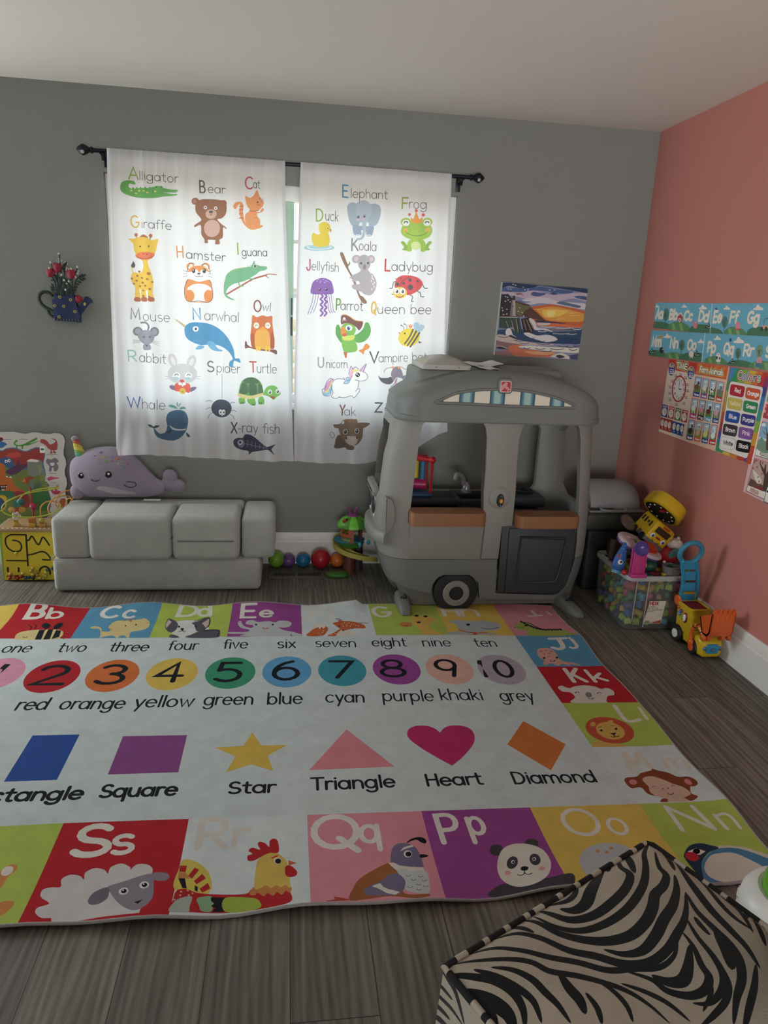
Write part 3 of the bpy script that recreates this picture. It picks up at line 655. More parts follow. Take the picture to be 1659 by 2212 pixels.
ART_RIGHT = """
T 93b23c,13,112 -3673+3756+76+2 D
T 3a3a40,6,91 -3579+3766+136-2 uck
T 3a8fc0,14,110 -3413+3997+66+1 E
T 3a3a40,6,82 -3326+3995+382+11 lephant
T 9cb23c,14,105 -2802+3922+68+1 F
T 3a3a40,6,87 -2724+3931+189+7 rog
T 8a8a90,15,114 -3306+3493+76+1 K
T 3a3a40,6,88 -3227+3500+186+0 oala
T b84c84,14,108 -3761+3273+44+2 J
T 3a3a40,6,86 -3709+3280+284-3 ellyfish
T c83040,16,112 -2948+3313+58+0 L
T 3a3a40,7,90 -2876+3314+443+14 adybug
T 5a9a3a,14,110 -3450+2898+48-1 P
T 3a3a40,7,91 -3397+2897+235+3 arrot
T d8b040,16,115 -3075+2878+54-1 Q
T 3a3a40,7,96 -3005+2876+580+19 ueen bee
S a8d0e0 -3477+3511-20-17-58-14-79-8-78+0-58+8-21+14+21+16+57+14+78+9+79+0+58-8
S e8f4f8 -3505+3512-17-12-47-11-65-6-64-1-47+6-18+10+17+12+47+10+64+7+65+0+47-5
S a8d0e0 -3526+3513-14-9-40-9-54-5-54+0-40+4-14+7+14+10+39+8+54+5+55+1+39-4
S ecd03a -3697+3644+28-13+41+3-16+49+8+43+45+24+49-13+21-41-23-49+14-42-3-61-34-28-103-6-38+49-4+48
L ecd03a,6 -3629+3720-16+11
S e07a2c -3528+3687+15-6-7-25-10+10
S fff6d0 -3541+3694-3-8-7-4-8+3-3+8+3+8+7+3+7-3
S 3a3020 -3544+3693-2-6-4-2-5+2-2+5+2+5+5+2+4-2
S a8b8cc -3357+3879+5+48+44+27+58-11+63+39+53-32+65+4+50-25+8-65-25-86-44-41-46-3-14+38-78-4-25-40-58+5-34+52
S 98aac4 -3295+3739+65-8+91+5+58-3-1-42-17-44-47-6-17+51-46-2+2-43-72-1
S b4c2d4 -3269+3932+82+47+73-44-3-101-39-63-7-97-24-62-51-20-21+10+46+21+19+49-11+96-40+34
S 2c3444 -3231+3817-4-9-8-5-8+4-4+9+3+9+9+5+8-4
S f0f4f8 -3242+3821-1-2-3-1-2+1-2+2+1+3+3+1+3-1
S e0b8c8 -3232+3791-4-7-11-4-11+3-5+6+4+7+11+4+11-3
S 2c3444 -3171+3828-3-9-8-5-8+4-4+9+3+9+8+5+8-4
S f0f4f8 -3181+3832-1-2-3-2-3+1-1+3+1+2+3+2+2-1
S e0b8c8 -3171+3802-5-7-10-4-12+2-4+7+4+7+11+3+11-2
S e4eaf2 -3244+3644-2-4-7-3-6+2-3+4+3+4+6+3+6-2
S e4eaf2 -3224+3645-3-4-6-3-7+2-3+4+3+4+6+3+7-2
S e4eaf2 -3127+3650-2-4-7-2-6+1-3+4+3+5+6+2+7-1
S e4eaf2 -3107+3652-3-5-6-2-7+1-2+5+2+4+7+2+6-1
S a4cc4a -2797+3707+24+62+64+30+72+8+86-1+62-27+23-54-30-57-71-32-66-9-81+11-57+27
S a4cc4a -2693+3801-7-20-19-15-28-7-27+4-21+13-9+19+7+20+19+15+27+7+28-4+21-13
S a4cc4a -2471+3814-6-20-19-15-26-7-27+4-20+13-8+19+6+20+18+15+26+7+27-4+20-13
S a4cc4a -2724+3588+24+38+66+10+74-2+28-36+4-68-46-6-11+71-86-4-3-68-54-3
S 8cb842 -2791+3597+26+13+35-35+9-49-53+0+18+29
S 8cb842 -2464+3614-29+11-34-39-5-50+53+6-20+27
S d8e8a0 -2577+3577-6-21-19-17-26-7-27+5-20+14-9+21+6+21+19+16+26+7+27-4+20-14
S f0a040 -2701+3846+30-13+28+69+35-65+31+16-10-52-95-5
S e86a6a -2700+3871-4-10-11-5-11+3-5+10+4+11+11+5+11-4
S e86a6a -2627+3915-4-11-12-5-13+4-5+10+4+12+12+5+12-4
S e86a6a -2552+3879-5-12-11-5-13+4-5+11+4+11+12+5+12-4
S fdfdfd -2711+3792-4-16-13-12-19-5-18+3-14+11-6+15+4+15+13+12+18+5+19-3+14-10
L 3c4040,10 -2767+3788+3+7+7+5+8+2+9-1+7-4+4-7
S fdfdfd -2489+3804-4-15-13-12-19-5-18+3-15+10-5+15+4+16+12+12+19+5+19-3+14-11
L 3c4040,10 -2546+3801+4+7+7+4+8+2+8-1+7-4+5-6
S e8c060 -2727+3720-3-12-7-10-12-3-11+2-9+9-3+12+2+12+8+9+11+4+11-2+9-9
S e8c060 -2493+3733-2-12-8-9-11-4-12+2-8+9-4+12+2+12+8+10+11+3+11-2+9-9
L 5a7a20,5 -2510+3723-14-18-26-16-36-12-42-5-42+1-37+7-28+13-15+17
S 8a6650 -3419+3453+31+9+52-104+19+28+5-27-16-38+70-121+53-136+38-24+45-55-40-11-51+64-79+185-83+133
S b2aab4 -3209+3412-5-21-15-16-22-6-21+4-17+14-6+20+5+21+15+16+22+6+22-4+16-14
S d6c4d0 -3222+3411-3-12-9-10-13-4-13+3-10+8-4+12+3+13+9+9+13+4+13-2+10-9
S b2aab4 -3055+3420-4-20-14-16-20-6-20+4-15+14-6+20+5+20+14+15+19+6+20-4+15-14
S d6c4d0 -3069+3419-3-13-8-9-12-4-12+3-9+8-4+12+3+13+8+9+12+4+12-2+9-9
S b2aab4 -3230+3351+4+75+58+32+53-27+14-73-22-51+61-47+34-74-14-77-45-50-61+5-47+26-81+27-7+38+72+10-14+30-59-9+5+38-33-8+13+26+71+35+26+26
S eae4ec -3089+3285+0-8-3-5-6+2-4+7-1+8+4+5+5-2
S eae4ec -3072+3255+0-9-3-4-6+2-4+7-1+8+4+4+5-1
S eae4ec -3058+3224+1-8-4-5-5+2-5+7+0+8+3+5+6-2
S eae4ec -3046+3187+1-9-4-4-5+2-4+7-1+8+3+5+6-2
S eae4ec -3047+3149+1-8-4-5-5+2-5+7+0+8+3+5+6-2
S eae4ec -3072+3236+1-8-3-5-6+2-4+7-1+8+4+5+5-2
S eae4ec -3061+3173+0-8-3-4-6+1-4+7-1+9+4+4+5-2
S eae4ec -3078+3204+0-8-3-5-6+2-4+7-1+8+4+5+5-2
S eae4ec -3070+3122+1-8-4-4-5+1-5+7+0+9+3+4+6-2
S 8a8290 -3143+3338-2-14-6-10-9-4-10+3-7+10-3+13+2+14+7+10+9+5+9-4+7-9
S 4c4854 -3189+3372-3-9-7-4-8+3-3+9+3+9+7+4+8-4
S 4c4854 -3115+3378-3-9-7-4-8+3-3+9+2+9+8+4+7-3
L 8a5cb4,6 -3685+3048-17-95-30-84-7-32
L 8a5cb4,6 -3659+3049-16-95-31-84-7-22
L 8a5cb4,6 -3632+3051-17-96-30-84-8-12
L 8a5cb4,6 -3551+3054+15-94+18-82+16-18
L 8a5cb4,6 -3528+3055+16-94+17-82+17-11
L 8a5cb4,6 -3504+3056+16-94+17-82+16-3
L 8a5cb4,19 -3613+3051+24-26-23-29+24-27-23-29+24-27-23-29+25-27-24-29
L 8a5cb4,19 -3573+3053+24-26-23-29+24-27-23-29+24-27-23-29+24-27-23-29
S 8a5cb4 -3708+3047-1+69+25+57+64+31+53+2+59-24+24-55+1-70-107-11
S c8b0e0 -3631+3188-2-3-6-2-5+1-3+4+3+3+5+2+6-1
S c8b0e0 -3605+3177-2-3-5-2-6+1-2+3+2+4+5+2+6-1
S c8b0e0 -3579+3191-2-4-6-1-5+1-3+3+3+4+5+2+6-2
S c8b0e0 -3552+3180-3-4-5-2-6+2-2+3+2+4+6+1+5-1
S c8b0e0 -3533+3174-2-3-5-2-6+1-2+4+2+3+5+2+6-1
S c8b0e0 -3611+3164-2-3-6-2-5+1-3+4+3+3+5+2+6-1
S c8b0e0 -3565+3163-2-4-6-2-6+2-2+3+2+4+6+1+5-1
S c8b0e0 -3644+3172-2-4-6-2-5+1-2+4+2+3+5+2+6-1
S 2c2438 -3607+3093-4-10-12-4-11+3-4+10+4+10+11+4+11-3
S ffffff -3623+3098-1-4-4-2-4+2-1+3+1+4+4+1+4-1
S 2c2438 -3539+3096-4-10-11-4-12+3-4+10+4+10+11+4+11-3
S ffffff -3555+3101-1-4-4-2-4+2-1+3+1+4+4+1+4-1
L 3a3c4a,8 -2819+3215-33-21-11-51-24-4
L 3a3c4a,8 -2787+3248-20-14-20+2
L 3a3c4a,8 -2542+3203+23-44+34-1
L 3a3c4a,8 -2592+3124+35-18+9-35+30-2
L 3a3c4a,8 -2671+3082+35-18-11-45+23-1
L 3a3c4a,8 -2822+3120-25-40-16-1
S d8444c -2837+3157+17+77+58+38+94+4+82-18+46-49-19-58-72-55-74-16-76+41
L 8a2430,7 -2782+3134+23+77+91+62
S 4a4450 -2657+3233-2-9-7-7-9-3-10+2-7+6-3+9+2+9+7+7+9+2+9-2+8-6
S 4a4450 -2728+3195-4-9-9-4-10+3-4+9+3+9+10+4+9-3
S 4a4450 -2577+3224-4-9-9-4-10+3-4+9+3+9+10+4+9-3
S 4a4450 -2636+3161-3-14-10-11-15-4-15+3-12+10-4+13+3+15+10+10+15+5+15-3+11-10
S 4a4450 -2790+3185-2-9-6-7-10-3-9+2-7+6-3+9+2+9+6+7+10+2+9-2+7-6
S 4a4450 -2766+3243-2-6-5-2-6+2-3+5+2+5+6+3+6-2
S f0cc5c -2703+3102-9-30-26-22-36-10-38+6-28+20-11+29+8+30+26+23+37+9+37-6+28-20
S ffffff -2782+3114-3-16-10-12-14-5-14+3-11+11-5+16+3+16+10+12+14+5+14-3+11-12
S 2a2430 -2794+3111-2-9-4-7-7-3-7+2-5+7-2+8+1+9+5+7+7+3+6-2+6-7
S ffffff -2808+3118-1-4-4-2-4+2-2+3+2+4+3+1+4-1
S ffffff -2722+3117-2-17-10-12-14-5-15+4-11+11-4+16+3+16+10+12+14+5+14-4+11-11
S 2a2430 -2734+3113-1-9-4-6-7-3-7+2-5+6-2+9+1+9+4+7+7+3+7-2+5-7
S ffffff -2747+3120-2-3-4-2-3+1-2+4+1+4+4+1+4-1
L 7a3a20,7 -2738+3071-8-9-13-6-16-3-16+1-14+5-9+9
T a89aac,14,104 -3629+2294+70+2 U
T 3a3a40,6,87 -3537+2292+231+3 nicorn
T 3a3e4a,16,113 -3070+2363+100+3 V
T 3a3a40,6,90 -2968+2369+524+34 ampire bat
T 3a3e4a,16,98 -2993+1830+85+2 Z
T 3a3a40,6,91 -2886+1837+223+1 ebra
T 8a3a34,15,110 -3382+1786+61-1 Y
T 3a3a40,6,93 -3326+1782+124+6 ak
S 5aa850 -3394+2706-25+40-23-19-4-69+19-45+49-57+10+70
S 5aa850 -3261+2631+59+37+47+48+21+58+36+2+27-68-15-71-53-54-72-15-42+28
S 7cbc50 -3387+2672+4+58+47+36+72-8+31-57-16-58+14-58+23-57-8-48-71-20-55+4-29+69-5+93
S d8e070 -3374+2626+53+8+72+9+1-35-47-25-66+9
S e8903c -3388+2718+29+4+25-36-11-33-36-10-10+40
S d84a4a -3375+2647+42+13+3-26-32-7
S 7a4a44 -3389+2753-2+80+26+19+50-10+61-38+60-11+34-6-6-48-31-42-31+28-48+30-60+11
L e0a040,7 -3386+2842+36+8+47-16+61-36+79-9
S f4f0ea -3345+2812-3-9-9-4-10+3-4+9+4+9+9+4+9-4
L f4f0ea,3 -3378+2785+43+18
L f4f0ea,3 -3379+2801+45-14
S ffffff -3269+2717-5-15-12-12-18-4-18+3-13+10-6+15+5+15+12+12+18+5+18-4+14-10
S 3a78b8 -3291+2713-2-11-6-8-9-3-9+3-7+7-2+10+2+11+6+8+9+3+9-3+7-7
S 14203c -3299+2712-2-8-7-3-7+3-3+8+3+8+6+4+7-3
S fff6ff -3297+2722-1-4-3-1-4+1-1+3+1+4+3+1+4-1
S e8903c -3196+2487+42+19+34+54+41-22-9-29-41-25-11-36-25+17
P c86a3c -3358+2464+42+1-4-61-16-1
S b4d4ec -2605+2738-3+52+36+13+22-28-30-60
S b4d4ec -2580+2715+39+66+45-10-11-41-47-28
S f0d83c -2543+2670-2-49-32-44-53-26-60-1-50+23-27+42+2+49+32+43+53+26+59+1+50-23
L 4c4a50,17 -2613+2726-31-72-54-79
L 4c4a50,17 -2579+2711-34-72-53-80
L 4c4a50,17 -2545+2696-38-72-50-80
P 4c4a50 -2553+2611+38-13-29-13
P e07a4c -2775+2694+22-4-6-17
S 3a3424 -2694+2683-3-6-6-3-7+2-4+6+3+6+7+3+7-2
L 4c4a50,5 -2714+2724-11+30-20+11
S 4c4a50 -2737+2765-2-5-5-2-5+2-3+5+2+5+5+2+5-2
L 4c4a50,5 -2682+2732-7+37-22+11
S 4c4a50 -2704+2780-2-5-5-2-5+2-3+5+2+5+5+2+6-2
P f0903c -2658+2742-12+40+18-20+7+30+10-30+19+20-13-39
S 565462 -2969+2227+28-23+73+3+31+13+33-48-36-31-56+2-50+31
S 8a8294 -2835+2244+18+60+42+28+45-25+27-59-16-37-50+5-35-44
S 8a8294 -2720+2223+61+20+101-27-21-73-76+16-51+41
S f0a060 -2803+2323-4-9-10-4-10+3-5+9+4+8+10+4+11-3
S f0a060 -2730+2322-2-7-6-5-8-2-9+1-7+5-2+6+2+7+6+5+8+2+9-1+7-5
L 4a4a52,5 -2830+2321-54-13-21-25-2-20
L 4a4a52,5 -2725+2329+38-20+50-18
S e0a8c8 -2791+2161+22+49+7-36-15-57
L 4a4a52,5 -2832+2111+41+38+30+61
S fdfdfd -3473+2116+20+48+73+17+49-13+46+61+23+49+73-4+74-21+26-47-29-37-55-6-20-63+23-23-23-43-35-50-98-3-61-20-73+17+5+48
L 6a4a8c,6 -3332+2174-73+6-53-28-17-60+16-60-14-49+50-17+38+22
L 6a4a8c,6 -3387+1980+61-2+67+23+31-17+53+68+3+25-22+1-24-27
L 6a4a8c,6 -3192+2088+7+73-40+15
L 6a4a8c,6 -3185+2163+67+7+32+39-29+44-61+18
S e0a0c8 -3477+2176+22-6-32-79-36-46-33-4+13+73
S f0e08c -3469+2164-2-48-15-61-36-31-34+11+45+32
S 8cc8e8 -3471+2116-3-72-33-44-49-1-12+42+46-17
L 6a4a8c,6 -3462+2164-27+17-42-43-16-60-27-16+6-51+41-20+42+16+12+109
S f0b8d0 -3285+2229+13+60+34+1-16-66-29-54-30-13
S a8d4f0 -3331+2156+35+49+21-35-31-40-39+2
S f0e8a0 -3238+2290+61-9-24-16-48-6
L 6a4a8c,5 -3282+2182-5-14-12-6-14+4-7+12+2+13+12+9+14-2
L 6a4a8c,5 -3350+2197+19-41-14-24+51+4+40+88
P e0b8e0 -3174+2274+66+71-29-87
L 6a4a8c,6 -3177+2273+69+74-31-91
L 6a4a8c,6 -3291+2229+10+60+12+31+17-30+26+22+37-22
S 241c34 -3173+2231-3-13-9-9-12-3-13+3-10+8-4+12+3+12+9+9+13+4+13-3+10-9
S ffffff -3198+2238-3-6-6-3-6+3-3+6+3+6+6+2+6-2
S ffffff -3183+2223-2-4-4-2-5+1-2+5+2+4+4+2+5-2
L 4a4038,5 -3432+1542-30-9-16+33+9+30+33-20+6-34
S 6e5848 -3413+1529+36+39+64-62+76-48+28-19-14-32-62-3-26+21-74-11-45+8+6+45
S 8a6a50 -3443+1678+70+8+35+44+68+16+74+0+51-39+97-5-40-38-28-16-5-87-29-64-62-39-87+11-52+62-26+62-14+43-39+8
S f4f0ea -3355+1692-16+37+8+25+32-36+1-25
S f4f0ea -3185+1715+25+56+21-12-1-43
P a0764e -3319+1743+49-11+24+22+38-21-1+25+28-24-39-26-62+5
S fbf6f0 -3287+1602-3-16-9-11-12-5-12+4-10+11-4+16+3+16+9+11+12+5+13-4+9-11
S 1e1a1c -3293+1602-2-13-7-9-9-3-9+3-8+9-2+12+2+13+6+9+9+3+10-3+7-9
S ffffff -3311+1610-2-4-4-2-4+2-2+4+1+4+5+2+4-1
S fbf6f0 -3162+1620-3-16-9-12-12-4-12+4-10+11-4+16+3+15+9+12+12+4+13-4+9-11
S 1e1a1c -3168+1620-2-13-7-9-9-4-10+3-7+9-3+13+3+12+6+10+9+3+10-3+7-9
S ffffff -3186+1628-2-5-4-1-4+1-2+5+1+4+5+2+4-2
S dcc8c0 -3313+1513+24+38+74+10+40-14-3-50-34-36-62+2
S 3a2c2a -3289+1529-2-8-7-4-7+3-4+9+3+9+7+4+7-4
S 3a2c2a -3174+1544-3-9-7-3-7+3-3+9+2+9+7+4+7-4
L 3a302a,5 -3443+1678+70+8+35+44
L 3a302a,5 -3145+1707+97-5-40-38-30-18-7-98-38-64-49-28
"""
